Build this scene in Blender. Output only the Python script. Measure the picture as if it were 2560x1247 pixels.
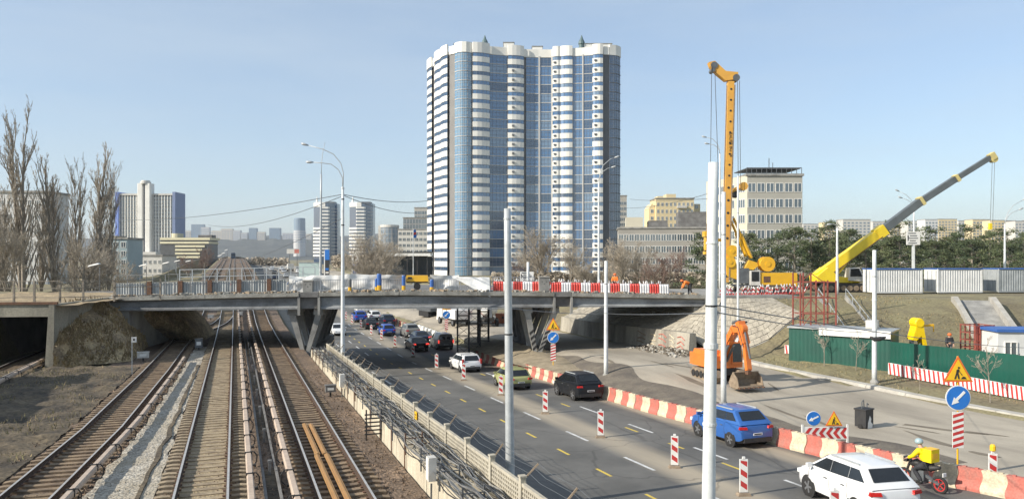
import bpy, bmesh, math, random
from math import sin, cos, pi, radians, sqrt, atan2
from mathutils import Vector, Matrix, noise
for o in list(bpy.data.objects): bpy.data.objects.remove(o)
SC = bpy.context.scene
COL = SC.collection
RN = random.Random(11)

# ---------------------------------------------------------------- camera, sky, sun, exposure
TH = radians(19.85); CT, ST = cos(TH), sin(TH)      # the view is turned 19.85 degrees right of the railway
FPX, H0, ZC = 1920.0, 645.0, 7.1                     # focal length and horizon row of the 2560 px photograph; eye height above the rails
cam = bpy.data.cameras.new('camera'); camo = bpy.data.objects.new('camera', cam); COL.objects.link(camo)
camo.location = (0, 0, ZC); camo.rotation_euler = (pi/2, 0, -TH)
cam.sensor_width = 36; cam.lens = 36*FPX/2560; cam.shift_y = (H0-623.5)/2560
cam.clip_start = .3; cam.clip_end = 20000
SC.camera = camo
SUN_EL, SUN_AZ = radians(29.5), radians(-94.4)         # sun stands to the left of the line, shadows fall across it to the right
wd = bpy.data.worlds.new('World'); SC.world = wd; wd.use_nodes = True
wn = wd.node_tree; bg = wn.nodes['Background']
sky = wn.nodes.new('ShaderNodeTexSky'); sky.sky_type = 'NISHITA'; sky.sun_disc = False
sky.sun_elevation = SUN_EL; sky.sun_rotation = SUN_AZ
sky.air_density = 1.0; sky.dust_density = 1.0; sky.ozone_density = 2.6; sky.altitude = 100
tc = wn.nodes.new('ShaderNodeTexCoord'); mpv = wn.nodes.new('ShaderNodeMapping'); mpv.inputs['Scale'].default_value = (1.2, 1.2, 7); cn = wn.nodes.new('ShaderNodeTexNoise'); cn.inputs['Scale'].default_value = 1.6; cn.inputs['Detail'].default_value = 7; cn.inputs['Roughness'].default_value = .6
wn.links.new(tc.outputs['Generated'], mpv.inputs[0]); wn.links.new(mpv.outputs[0], cn.inputs['Vector'])
cr_ = wn.nodes.new('ShaderNodeMapRange'); cr_.inputs[1].default_value = .35; cr_.inputs[2].default_value = .7; cr_.inputs[3].default_value = .36; cr_.inputs[4].default_value = .62; wn.links.new(cn.outputs['Fac'], cr_.inputs[0])
veil = wn.nodes.new('ShaderNodeMixRGB'); veil.inputs[2].default_value = (3.5, 4.1, 4.65, 1)      # a thin high veil over the whole sky
wn.links.new(cr_.outputs[0], veil.inputs[0]); wn.links.new(sky.outputs[0], veil.inputs[1]); wn.links.new(veil.outputs[0], bg.inputs[0]); bg.inputs[1].default_value = .125
sl = bpy.data.lights.new('sun', 'SUN'); so = bpy.data.objects.new('sun', sl); COL.objects.link(so)
sl.energy = 4.4; sl.angle = radians(.53); sl.color = (1, .93, .82)
sd = Vector((sin(SUN_AZ)*cos(SUN_EL), cos(SUN_AZ)*cos(SUN_EL), sin(SUN_EL)))
so.rotation_euler = (-sd).to_track_quat('-Z', 'Y').to_euler(); so.location = sd*200
SC.view_settings.view_transform = 'Standard'; SC.view_settings.look = 'None'
SC.view_settings.exposure = 0.52; SC.view_settings.gamma = 1

# ---------------------------------------------------------------- where things are
def W(xc, yc, z=0.0):
    "metres right of / ahead of the eye -> world (x across the line, y along it)"
    return Vector((xc*CT+yc*ST, yc*CT-xc*ST, z))
def P(px, py, d):
    xc = (px-1280)/FPX*d
    return W(xc, d, ZC-(py-H0)/FPX*d)
def pw(tab, y):
    if y <= tab[0][0]: return tab[0][1]
    for (a, u), (b, v) in zip(tab, tab[1:]):
        if y <= b: return u+(v-u)*(y-a)/(b-a)
    return tab[-1][1]
def sm(t): t = max(0, min(1, t)); return t*t*(3-2*t)
def lerp(a, b, t): return a+(b-a)*t
TRK = [(-60, .66), (80, -.88), (98, -.9), (220, 3.2), (400, 6.2), (600, 6.9), (700, 6.9)]
ROD = [(-60, 1.02), (75, -3.08), (114, -3.1), (190, -1.2), (320, 1.6), (6000, 1.6)]
def zt(y): return pw(TRK, y)
def zr(y): return pw(ROD, y)
def BX(y): return pw([(0,29.5),(15,27.2),(19,26.0),(23,25.0),(27,24.4),(33,23.75),(40,23.15),(75,22.9),(140,22.9)], y)
def KX(y): return pw([(0,40.8),(32,40.6),(40,40.0),(47,38.3),(57,37.3),(80,36.4),(100,36.4),(140,40.9)], y)
def zs(x, y):
    'the closed carriageway climbs above the open lanes towards the bridge'
    return zr(y)+1.5*sm((y-30)/30)*sm((x-BX(y)-.6)/5)*(1-sm((y-110)/50))
BU = Vector((.974, -.225, 0)); BV = Vector((.225, .974, 0))      # along the bridge / across it, away from the eye
B0 = W(-33.5, 64.0)
def br(u, v, z): return B0+BU*u+BV*v+Vector((0, 0, z))
def zg(x, y):
    "the lie of the land"
    vv = (x-B0.x)*BV.x+(y-B0.y)*BV.y
    far = sm((y-105)/60)
    if -17 <= x <= 5.65:
        if x < -8.2: return lerp(zt(y)-.12, 1.4, far)
        return lerp(zt(y)-.12, zt(y)-.3, far)
    if x > 5.65:
        kx = KX(y); k = sm((x-kx-1.6)/6.5)
        verge = zs(kx, y)-.02+.22+.045*min(max(x-kx, 0), 12)
        t = sm((vv+15.5)/15)*(1-.6*sm((vv-19)/16))
        z = verge+k*t*(3.35-verge)
        if x < kx+.3: z = zs(x, y)-.02
        f2 = far*sm((x-42)/10) if x > 40 else far*sm((6.6-x)/.8)
        return lerp(z, 1.5, f2)
    k = sm((-x-17)/1.0)
    t = (1 if vv > -9.5 else 0)*(1-sm((vv-19)/14))
    z = zt(y)-.1+k*t*(3.75-zt(y))
    return lerp(z, 1.5, far*sm((-x-17)/6))
def G(px, py, zf=zg):
    "the point of the ground seen at a place of the photograph"
    d = 60.0
    for _ in range(60):
        p = W((px-1280)/FPX*d, d); d = .6*d+.4*FPX*(ZC-zf(p.x, p.y))/(py-H0)
    p = W((px-1280)/FPX*d, d); p.z = zf(p.x, p.y)
    return p
def GR(px, py): return G(px, py, lambda x, y: zr(y))
def GT(px, py): return G(px, py, lambda x, y: zt(y))
def dep(p): return p.x*ST+p.y*CT

# ---------------------------------------------------------------- materials
MATS = {}
def mat(name, c1, c2=None, sc=2.0, rough=.8, bump=0.0, bsc=20.0, metal=0.0, coat=0.0, spec=.5, mid=(.35, .65), streak=None, detail=5, fine=0.0, emit=0):
    "procedural: two colours mixed by world-space noise, fine speckle and bump"
    if name in MATS: return MATS[name]
    m = bpy.data.materials.new(name); m.use_nodes = True; n = m.node_tree; L = n.links
    b = n.nodes['Principled BSDF']
    b.inputs['Roughness'].default_value = rough; b.inputs['Metallic'].default_value = metal
    b.inputs['Coat Weight'].default_value = coat; b.inputs['Specular IOR Level'].default_value = spec
    c1 = tuple(c1)+(1,); c2 = (tuple(c2)+(1,)) if c2 else tuple(min(1, v*.82) for v in c1[:3])+(1,)
    g = n.nodes.new('ShaderNodeNewGeometry'); src = g.outputs['Position']
    if streak:
        mp = n.nodes.new('ShaderNodeMapping'); mp.inputs['Scale'].default_value = streak
        L.new(src, mp.inputs[0]); src = mp.outputs[0]
    t = n.nodes.new('ShaderNodeTexNoise'); t.inputs['Scale'].default_value = sc; t.inputs['Detail'].default_value = detail
    t.inputs['Roughness'].default_value = .62
    L.new(src, t.inputs['Vector'])
    r = n.nodes.new('ShaderNodeValToRGB'); r.color_ramp.elements[0].position, r.color_ramp.elements[1].position = mid
    r.color_ramp.elements[0].color, r.color_ramp.elements[1].color = c1, c2
    L.new(t.outputs['Fac'], r.inputs[0]); out = r.outputs[0]
    if fine:
        t3 = n.nodes.new('ShaderNodeTexNoise'); t3.inputs['Scale'].default_value = bsc; t3.inputs['Detail'].default_value = 3
        L.new(g.outputs['Position'], t3.inputs['Vector'])
        mr = n.nodes.new('ShaderNodeMapRange'); mr.inputs[1].default_value = .3; mr.inputs[2].default_value = .7
        mr.inputs[3].default_value = 1-fine; mr.inputs[4].default_value = 1+fine
        L.new(t3.outputs['Fac'], mr.inputs[0])
        mx = n.nodes.new('ShaderNodeVectorMath'); mx.operation = 'SCALE'
        L.new(out, mx.inputs[0]); L.new(mr.outputs[0], mx.inputs['Scale']); out = mx.outputs[0]
    L.new(out, b.inputs['Base Color'])
    if emit:
        L.new(out, b.inputs['Emission Color']); b.inputs['Emission Strength'].default_value = emit
    if bump:
        t2 = n.nodes.new('ShaderNodeTexNoise'); t2.inputs['Scale'].default_value = bsc; t2.inputs['Detail'].default_value = 4
        L.new(g.outputs['Position'], t2.inputs['Vector'])
        bp = n.nodes.new('ShaderNodeBump'); bp.inputs['Strength'].default_value = bump; bp.inputs['Distance'].default_value = .05
        L.new(t2.outputs['Fac'], bp.inputs['Height']); L.new(bp.outputs[0], b.inputs['Normal'])
    MATS[name] = m; return m
M = dict(
 asphalt=mat('asphalt', (.088,.086,.079), (.158,.152,.138), .22, .85, .25, 60, fine=.12),
 concrete=mat('concrete', (.34,.33,.3), (.2,.195,.18), .8, .9, .3, 14, fine=.1),
 concrete_dark=mat('concrete_dark', (.2,.195,.185), (.11,.105,.1), .7, .9, .35, 12, fine=.12),
 concrete_light=mat('concrete_light', (.44,.42,.37), (.33,.31,.27), 1.2, .85, .2, 16, fine=.06),
 cream=mat('cream_plaster', (.56,.5,.38), (.4,.35,.26), 1.3, .9, .3, 10, streak=(1,1,.35), fine=.08),
 fence_conc=mat('fence_concrete', (.46,.42,.33), (.34,.31,.25), 2.5, .9, .2, 25, fine=.1),
 rust=mat('rust', (.17,.085,.045), (.09,.05,.035), 6, .85, .2, 40),
 rail=mat('rail_steel_side', (.085,.05,.03), (.045,.03,.021), 8, .9),
 rail_top=mat('rail_running_top', (.6,.57,.53), (.46,.43,.39), 6, .42, metal=.45),
 sleeper=mat('sleeper_concrete', (.38,.3,.195), (.21,.16,.105), 2.2, .95, .3, 22, fine=.15),
 sleeper_dark=mat('sleeper_weathered', (.29,.21,.13), (.14,.1,.068), 2.2, .95, .3, 22, fine=.15),
 pipe=mat('third_rail_cover', (.5,.4,.31), (.4,.31,.24), 3, .7, fine=.05, bsc=9),
 black=mat('black_metal', (.02,.02,.022), (.035,.033,.03), 5, .6),
 dark_earth=mat('dark_soil', (.15,.115,.07), (.05,.04,.028), .55, 1, .9, 6, fine=.5),
 plank=mat('tan_cover_board', (.42,.24,.09), (.33,.18,.07), 3, .7, streak=(8,.4,1)),
 white=mat('white_paint', (.78,.77,.73), (.68,.66,.61), 2, .6),
 off=mat('dirty_white', (.62,.6,.55), (.48,.46,.41), 2.5, .7),
 galv=mat('galvanised_pole', (.5,.52,.52), (.4,.42,.42), 3, .5, metal=.25, fine=.06, bsc=30),
 polew=mat('white_pole_paint', (.68,.7,.69), (.56,.58,.57), 2.0, .55, fine=.04, bsc=20),
 red=mat('barrier_red', (.55,.11,.075), (.47,.13,.1), 3, .55),
 pink=mat('barrier_faded_red', (.5,.13,.095), (.38,.15,.115), 2.5, .7, fine=.16, bsc=14),
 creamp=mat('barrier_cream', (.66,.56,.39), (.46,.39,.28), 2.5, .7, fine=.16, bsc=14),
 wplast=mat('barrier_white', (.74,.73,.72), (.62,.61,.6), 4, .5),
 rplast=mat('barrier_bright_red', (.66,.06,.045), (.58,.07,.05), 4, .45),
 signred=mat('sign_red', (.55,.035,.035), (.45,.045,.04), 3, .45),
 signor=mat('sign_orange_edge', (.75,.16,.03), (.68,.15,.03), 3, .45),
 signyel=mat('sign_yellow', (.85,.5,.02), (.8,.47,.02), 3, .45),
 signblue=mat('sign_blue', (.02,.17,.55), (.02,.15,.48), 3, .4),
 yellow=mat('machine_yellow', (.75,.42,.015), (.66,.36,.02), 1.5, .45, coat=.2),
 yelcrane=mat('crane_yellow', (.82,.6,.02), (.74,.53,.02), 1.5, .45, coat=.2),
 rigor=mat('rig_mast_yellow', (.72,.38,.06), (.62,.32,.06), 1.2, .5),
 orange=mat('excavator_orange', (.75,.2,.03), (.66,.17,.03), 1.5, .45, coat=.2),
 greysteel=mat('grey_steel', (.16,.17,.175), (.11,.115,.12), 2, .5, metal=.4),
 dirtsteel=mat('muddy_steel', (.3,.23,.16), (.19,.145,.1), 4, .85, .2, 30),
 boom=mat('grey_boom', (.15,.165,.165), (.11,.12,.12), 1, .45, metal=.3),
 green=mat('green_sheet', (.008,.085,.058), (.01,.065,.047), .8, .5),
 blue=mat('blue_paint', (.04,.13,.4), (.04,.11,.33), 2, .5),
 corr=mat('corrugated_steel', (.42,.44,.44), (.32,.34,.34), 1.2, .55, metal=.3),
 cabin=mat('cabin_white', (.66,.66,.64), (.56,.56,.54), 1, .6),
 tarp=mat('white_tarpaulin', (.78,.77,.73), (.64,.63,.6), 1.4, .5, .5, 5),
 glass=mat('dark_window', (.02,.03,.04), (.035,.045,.055), .3, .12, spec=.8),
 carglass=mat('car_window', (.01,.012,.014), (.016,.018,.02), .5, .06, spec=.7),
 tyre=mat('tyre_rubber', (.018,.018,.018), (.03,.028,.026), 6, .9),
 rim=mat('wheel_rim', (.38,.39,.4), (.3,.3,.31), 5, .35, metal=.7),
 tail=mat('tail_lamp', (.5,.015,.012), (.42,.012,.01), 5, .2),
 taillit=mat('brake_lamp_lit', (.9,.05,.03), (.8,.04,.03), 5, .3, emit=1.5),
 plate=mat('number_plate', (.75,.75,.73), (.68,.68,.66), 4, .5),
 bark=mat('bark', (.32,.275,.22), (.19,.165,.13), 3, .95),
 twig=mat('bare_twigs', (.43,.37,.29), (.3,.26,.2), .6, .95),
 twigred=mat('reddish_twigs', (.25,.17,.135), (.18,.125,.1), .6, .95),
 pine=mat('pine_needles', (.125,.145,.065), (.05,.075,.035), .3, .85, fine=.4, bsc=1.6),
 grassdry=mat('dry_grass', (.36,.28,.15), (.2,.155,.085), 1.5, 1, fine=.2, bsc=8),
)
def paint(name, c): return mat(name, c, tuple(v*.93 for v in c), 2, .38, coat=.35 if max(c) > .1 else .12, spec=.5 if max(c) > .1 else .3)

# ---------------------------------------------------------------- mesh helpers
class MB:
    def __init__(s): s.v = []; s.f = []; s.m = []
    def add(s, vs, fs, mi=0):
        o = len(s.v); s.v += [tuple(v) for v in vs]
        for f in fs: s.f.append([i+o for i in f]); s.m.append(mi)
    def box(s, c, d, mi=0, mx=None, tx=1, ty=1):
        "tx, ty: how far the top is drawn in"
        x, y, z = d[0]/2, d[1]/2, d[2]/2; c = Vector(c)
        vs = [Vector((a*x*(tx if e > 0 else 1), b*y*(ty if e > 0 else 1), e*z)) for e in (-1, 1) for a, b in ((-1,-1),(1,-1),(1,1),(-1,1))]
        if mx is not None: vs = [mx @ v for v in vs]
        s.add([v+c for v in vs], [(3,2,1,0),(4,5,6,7),(0,1,5,4),(1,2,6,5),(2,3,7,6),(3,0,4,7)], mi)
    def bx(s, x0, x1, y0, y1, z0, z1, mi=0): s.box(((x0+x1)/2,(y0+y1)/2,(z0+z1)/2), (x1-x0,y1-y0,z1-z0), mi)
    def bar(s, a, b, w, h=None, mi=0, up=(0,0,1)):
        a, b = Vector(a), Vector(b); h = h or w
        d = (b-a).normalized(); u = Vector(up)
        if abs(d.dot(u)) > .98: u = Vector((1,0,0))
        r = d.cross(u).normalized(); t = r.cross(d)
        q = [r*(i*w/2)+t*(j*h/2) for i, j in ((-1,-1),(1,-1),(1,1),(-1,1))]
        s.add([a+k for k in q]+[b+k for k in q], [(3,2,1,0),(4,5,6,7),(0,1,5,4),(1,2,6,5),(2,3,7,6),(3,0,4,7)][:6], mi)
    def tube(s, pts, r, n=6, mi=0, caps=True):
        pts = [Vector(p) for p in pts]; k = len(pts)
        rs = r if isinstance(r, (list, tuple)) else [r]*k
        o = len(s.v); ref = None
        for i, p in enumerate(pts):
            d = (pts[min(i+1, k-1)]-pts[max(i-1, 0)]).normalized()
            u = ref if ref is not None and abs(ref.dot(d)) < .95 else (Vector((0,0,1)) if abs(d.z) < .9 else Vector((1,0,0)))
            x = d.cross(u).normalized(); y = x.cross(d).normalized(); ref = y
            for j in range(n):
                a = 2*pi*j/n; s.v.append(tuple(p+(x*cos(a)+y*sin(a))*rs[i]))
        for i in range(k-1):
            for j in range(n):
                s.f.append([o+i*n+j, o+i*n+(j+1)%n, o+(i+1)*n+(j+1)%n, o+(i+1)*n+j]); s.m.append(mi)
        if caps:
            s.f.append([o+j for j in range(n)][::-1]); s.m.append(mi)
            s.f.append([o+(k-1)*n+j for j in range(n)]); s.m.append(mi)
    def lathe(s, c, prof, n=12, mi=0, ax='z'):
        c = Vector(c); o = len(s.v)
        for r, h in prof:
            for j in range(n):
                a = 2*pi*j/n; q = (r*cos(a), r*sin(a), h)
                if ax == 'x': q = (h, q[0], q[1])
                if ax == 'y': q = (q[0], h, q[1])
                s.v.append(tuple(c+Vector(q)))
        k = len(prof)
        for i in range(k-1):
            for j in range(n): s.f.append([o+i*n+j, o+i*n+(j+1)%n, o+(i+1)*n+(j+1)%n, o+(i+1)*n+j]); s.m.append(mi)
        s.f.append([o+j for j in range(n)][::-1]); s.m.append(mi)
        s.f.append([o+(k-1)*n+j for j in range(n)]); s.m.append(mi)
    def prism(s, poly, lo, hi, plane='xy', mi=0):
        "polygon swept from lo to hi along the axis its plane leaves free"
        def q(a, b, t): return (a, b, t) if plane == 'xy' else ((a, t, b) if plane == 'xz' else (t, a, b))
        k = len(poly)
        vs = [q(a, b, lo) for a, b in poly]+[q(a, b, hi) for a, b in poly]
        s.add(vs, [list(range(k))[::-1], list(range(k, 2*k))]+[[i, (i+1)%k, k+(i+1)%k, k+i] for i in range(k)], mi)
    def quad(s, a, b, c, d, mi=0): s.add([a, b, c, d], [(0,1,2,3)], mi)
    def mesh(s, name, mats, smooth=False):
        me = bpy.data.meshes.new(name); me.from_pydata(s.v, [], s.f)
        for m in (mats if isinstance(mats, (list, tuple)) else [mats]): me.materials.append(M[m] if isinstance(m, str) else m)
        me.polygons.foreach_set('material_index', s.m)
        if smooth: me.polygons.foreach_set('use_smooth', [True]*len(me.polygons))
        bm = bmesh.new(); bm.from_mesh(me); bmesh.ops.recalc_face_normals(bm, faces=bm.faces); bm.to_mesh(me); bm.free()
        me.update(); return me
    def build(s, name, mats, parent=None, loc=(0,0,0), rz=0, smooth=False):
        return put(name, s.mesh(name, mats, smooth), parent, loc, rz)
def put(name, me, parent=None, loc=(0,0,0), rz=0):
    o = bpy.data.objects.new(name, me); COL.objects.link(o); o.parent = parent
    o.location = loc; o.rotation_euler = rz if isinstance(rz, (tuple, list)) else (0,0,rz)
    return o
def tag(o, label, cat, group=None, kind=None):
    if label: o['label'] = label
    if cat: o['category'] = cat
    if group: o['group'] = group
    if kind: o['kind'] = kind
    return o
def thing(name, label, cat, loc=(0,0,0), rz=0, group=None):
    o = put(name, None, None, loc, rz); o.empty_display_size = .3
    return tag(o, label, cat, group)
def copy_tree(o, loc, rz=None, label=None, parent=None):
    c = o.copy(); COL.objects.link(c); c.parent = parent
    if parent is None:
        c.location = loc
        if rz is not None: c.rotation_euler = (0,0,rz)
        if label: c['label'] = label
    for ch in list(o.children): copy_tree(ch, None, None, None, c)
    return c
def struct(name, mb, mats, parent=None, smooth=False):
    o = mb.build(name, mats, parent, smooth=smooth)
    if parent is None: o['kind'] = 'structure'
    return o
ORD = 'first second third fourth fifth sixth seventh eighth ninth tenth eleventh twelfth thirteenth fourteenth fifteenth sixteenth seventeenth eighteenth nineteenth twentieth'.split()
def ordn(i):
    if i < 20: return ORD[i]
    n = i+1; return str(n)+{1:'st',2:'nd',3:'rd'}.get(n%10 if n not in (11,12,13) else 0, 'th')
def grid(fn, us, vs, mi=0, mb=None):
    mb = mb or MB(); nu, nv = len(us), len(vs)
    mb.add([fn(u, v) for v in vs for u in us], [(j*nu+i, j*nu+i+1, (j+1)*nu+i+1, (j+1)*nu+i) for j in range(nv-1) for i in range(nu-1)], mi)
    return mb
def rng(a, b, st):
    n = max(1, round((b-a)/st)); return [a+(b-a)*i/n for i in range(n+1)]
# ---------------------------------------------------------------- ground, haze
def stones(name, ca, cb, cc, scale, big=.5):
    "loose stones: one colour for each Voronoi cell, patches of dirt on top"
    m = bpy.data.materials.new(name); m.use_nodes = True; n = m.node_tree; L = n.links; b = n.nodes['Principled BSDF']
    b.inputs['Roughness'].default_value = .95
    g = n.nodes.new('ShaderNodeNewGeometry'); v = n.nodes.new('ShaderNodeTexVoronoi'); v.inputs['Scale'].default_value = scale
    L.new(g.outputs['Position'], v.inputs['Vector'])
    sp = n.nodes.new('ShaderNodeSeparateColor'); L.new(v.outputs['Color'], sp.inputs[0])
    r = n.nodes.new('ShaderNodeValToRGB'); e = r.color_ramp.elements; e[0].color = ca+(1,); e[1].color = cb+(1,)
    L.new(sp.outputs[0], r.inputs[0])
    t = n.nodes.new('ShaderNodeTexNoise'); t.inputs['Scale'].default_value = big; t.inputs['Detail'].default_value = 6
    L.new(g.outputs['Position'], t.inputs['Vector'])
    mr = n.nodes.new('ShaderNodeMapRange'); mr.inputs[1].default_value = .42; mr.inputs[2].default_value = .66
    L.new(t.outputs['Fac'], mr.inputs[0])
    mx = n.nodes.new('ShaderNodeMix'); mx.data_type = 'RGBA'; L.new(mr.outputs[0], mx.inputs[0]); L.new(r.outputs[0], mx.inputs[6]); mx.inputs[7].default_value = cc+(1,)
    L.new(mx.outputs[2], b.inputs['Base Color'])
    bp = n.nodes.new('ShaderNodeBump'); bp.inputs['Strength'].default_value = .9; bp.inputs['Distance'].default_value = .04; bp.invert = True
    L.new(v.outputs['Distance'], bp.inputs['Height']); L.new(bp.outputs[0], b.inputs['Normal'])
    MATS[name] = m; M[name] = m; return m
stones('ballast', (.3,.21,.14), (.05,.036,.026), (.12,.085,.058), 9)
stones('gravel_light', (.56,.51,.42), (.2,.175,.14), (.34,.295,.22), 10)
stones('gravel_sand', (.42,.33,.2), (.2,.15,.09), (.3,.23,.135), 11)
M['ground'] = mat('winter_grass_ground', (.24,.21,.11), (.15,.125,.075), .22, 1, .5, 5, fine=.25)
M['verge'] = mat('verge_grass', (.2,.18,.085), (.13,.115,.06), .5, 1, .6, 7, fine=.3)
XL = [-9000,-3000,-900,-300,-120,-60,-40,-30,-24,-20,-18,-17.5,-17,-12,-8.6,-8.21,-8.19,-4,0,3,5.64,5.66,6.6,7.4,14,24,26,28,30,33]+rng(35,66,1)+[68,75,90,120,180,300,600,1500,4000,9000]
YL = [-80,-40,-10,5]+rng(12,140,3.2)+[150,165,185,210,250,300,400,600,900,1500,3000,6000,12000]
struct('ground', grid(lambda x, y: (x, y, zg(x, y)-.02), XL, YL), 'ground', smooth=False)

# ---------------------------------------------------------------- the railway
def T0(y): return pw([(0,-14.1),(66,-14.6),(84,-13.9),(104,-10.6),(130,-8.4),(200,-8.4)], y)
def T1(y): return pw([(0,-7.6),(20,-6.3),(27,-5.9),(37,-5.35),(56,-4.95),(77,-4.75),(400,-4.75)], y)
def T2(y): return -.96
def T3(y): return 3.15
def XO(y): return lerp(T1(y), T2(y), sm((y-74)/34))
bed = grid(lambda x, y: (x, y, zt(y)-.035+.03*noise.noise((x*1.7, y*1.7, 0))), rng(-8.6,5.64,.35), rng(14,130,.5))
struct('ballast_bed', bed, 'ballast', smooth=True)
bed2 = grid(lambda x, y: (x, y, zt(y)-.02), [-7.2,-3,0,5.2], rng(130,640,15)); struct('ballast_bed_beyond_bridge', bed2, 'ballast')
g1 = grid(lambda t, y: (lerp(T1(y)+1.5, T2(y)-1.38, t)+.16*noise.noise((t*3, y*.7, 4)), y, zt(y)+.015+.05*noise.noise((t*9, y*2, 9))), rng(0,1,.06), rng(15,74,.3))
struct('gravel_strip', g1, 'gravel_light', smooth=True)
g2 = grid(lambda x, y: (x, y, zt(y)+.004+.025*noise.noise((x*4, y*2.4, 2))), rng(T2(0)-.72,T2(0)+.72,.24), rng(15,112,.4))
struct('sand_infill', g2, 'gravel_sand', smooth=True)
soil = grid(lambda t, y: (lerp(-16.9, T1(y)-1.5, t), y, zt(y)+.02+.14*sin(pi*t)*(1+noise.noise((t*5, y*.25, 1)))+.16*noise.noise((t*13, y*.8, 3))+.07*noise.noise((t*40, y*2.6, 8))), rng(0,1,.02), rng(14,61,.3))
struct('dark_soil', soil, 'dark_earth', smooth=True)
cw = thing('shade_wall', 'unseen grey wall added to shade the soil left of the tracks', 'wall')  # stands out of view, added to cast shade over the left soil
for y0 in rng(20, 56, 4)[:-1]: mb = MB(); mb.bx(-19.2, -18.4, y0+.02, y0+3.98, -1, 4.7+.3*sin(y0)); mb.build('wall_block', 'concrete', cw)
# loose stones lying on the bed
mb = MB()
for i in range(9000):
    y = 19+RN.random()**1.6*36; x = RN.uniform(-8.2, 5.5)
    if min(abs(x-T1(y)), abs(x-T2(y)), abs(x-T3(y))) < .82 and RN.random() < .7: continue
    s = RN.uniform(.025, .06); z = zt(y)+s*.3; a = RN.random()*6
    q = [(x+s*cos(a+k*2.09)*RN.uniform(.7,1.3), y+s*sin(a+k*2.09)*RN.uniform(.7,1.3), z-s*.5) for k in range(3)]
    mb.add(q+[(x, y, z+s*.7)], [(0,1,3),(1,2,3),(2,0,3)], 0 if T1(y)+1.7 < x < T2(0)-1.3 else 1)
tf = MB()
for i in range(5200):
    t_, y = RN.random(), RN.uniform(19, 60); x = lerp(-16.5, T1(y)-1.6, t_)
    if noise.noise((x*.35, y*.35, 6)) < 0: continue
    h = RN.uniform(.06,.26); s = RN.uniform(.012,.03); z = zt(y)+.05+.14*sin(pi*t_); a = RN.random()*6
    tf.add([(x-s*cos(a), y-s*sin(a), z), (x+s*cos(a), y+s*sin(a), z), (x+RN.uniform(-.12,.12), y+RN.uniform(-.12,.12), z+h)], [(0,1,2)], RN.random() < .6)
tag(tf.build('weeds', ['grassdry', 'verge']), 'dry weeds growing in the dark soil left of the tracks', 'weeds', kind='stuff')
tag(mb.build('loose_ballast_stones', ['gravel_light','ballast']), 'loose grey and brown ballast stones scattered between the tracks', 'stones', kind='stuff')
sl_me = {}
for key, mt in (('a','sleeper'), ('b','sleeper_dark')):
    mb = MB(); mb.prism([(-1.35,-.1),(1.35,-.1),(1.35,.05),(1.15,.075),(.45,.03),(-.45,.03),(-1.15,.075),(-1.35,.05)], -.125, .125, 'xz', 0)
    for s in (-.76, .76): mb.bx(s-.13, s+.13, -.08, .08, .06, .088, 1)
    sl_me[key] = mb.mesh('sleeper', [mt, 'rust'])
def rail_mesh(fx, y0, y1, off, step=1.0, dz=.09):
    mb = MB(); ys = rng(y0, y1, step); prof = [(-.07,0),(-.012,.03),(-.012,.12),(-.036,.13),(-.036,.165),(.036,.165),(.036,.13),(.012,.12),(.012,.03),(.07,0)]
    k = len(prof); vs = []
    for y in ys: vs += [(fx(y)+off+a, y, zt(y)+dz+b) for a, b in prof]
    fs = []; ms = []
    for i in range(len(ys)-1):
        for j in range(k): fs.append((i*k+j, i*k+(j+1)%k, (i+1)*k+(j+1)%k, (i+1)*k+j)); ms.append(1 if j == 4 else 0)
    o = len(mb.v); mb.v += vs
    for f, m_ in zip(fs, ms): mb.f.append(list(f)); mb.m.append(m_)
    return mb
def track(fx, y0, y1, label, key, sl0=None, sl1=None, joined=None, group='running tracks of the metro line'):
    t = thing('railway_track', label, 'railway track', (0,0,0), 0, group)
    for s in (-.76, .76): rail_mesh(fx, y0, y1, s).build('rail', ['rail', 'rail_top'], t)
    if sl0:
        y = sl0
        while y < sl1:
            a = atan2(fx(y+.5)-fx(y-.5), 1)
            put('sleeper', sl_me[key], t, (fx(y)+RN.uniform(-.03,.03), y, zt(y)+RN.uniform(-.012,.012)), -a+RN.uniform(-.01,.01)); y += .58
    if joined:
        mb = MB(); y = joined[0]
        while y < joined[1]: mb.box((fx(y), y, zt(y)-.01), (2.7,.25,.12)); y += .6
        mb.build('far_sleepers', 'sleeper' if key == 'a' else 'sleeper_dark', t)['kind'] = 'stuff'
    return t
track(T1, 15, 420, 'leftmost of the three near tracks, bending away to the lower left corner', 'b', 16, 76, (76, 240))
track(T2, 15, 600, 'middle track with sandy yellowish fill between its rails', 'a', 16, 80, (80, 240))
t3 = track(T3, 15, 600, 'right-hand track beside the cream wall with tan boards lying in it', 'b', 16, 76, (76, 240))
track(T0, 20, 128, 'track running into the dark tunnel mouth at far left', 'b', None, None, (40, 140))
track(XO, 75, 107, 'curved crossover linking the left and middle tracks under the bridge', 'b', None, None, (78, 104))
# tan boards between the rails of the right track
for i, (x, y0, y1) in enumerate(((2.86,18,29.2), (3.2,18,29.2), (2.9,29.3,35.2), (3.16,29.3,35.0))):
    mb = MB(); mb.box((0,0,0), (.17, y1-y0, .07)); mb.box((0,0,.04), (.06, y1-y0, .03))
    ym = (y0+y1)/2
    tag(mb.build('cover_board', 'plank', None, (x, ym, zt(ym)+.13), (-.011, 0, RN.uniform(-.004,.004))), ('near left', 'near right', 'far left', 'far right')[i]+' long tan cover board lying between the rails of the right track', 'board', 'tan boards between the rails')
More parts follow.
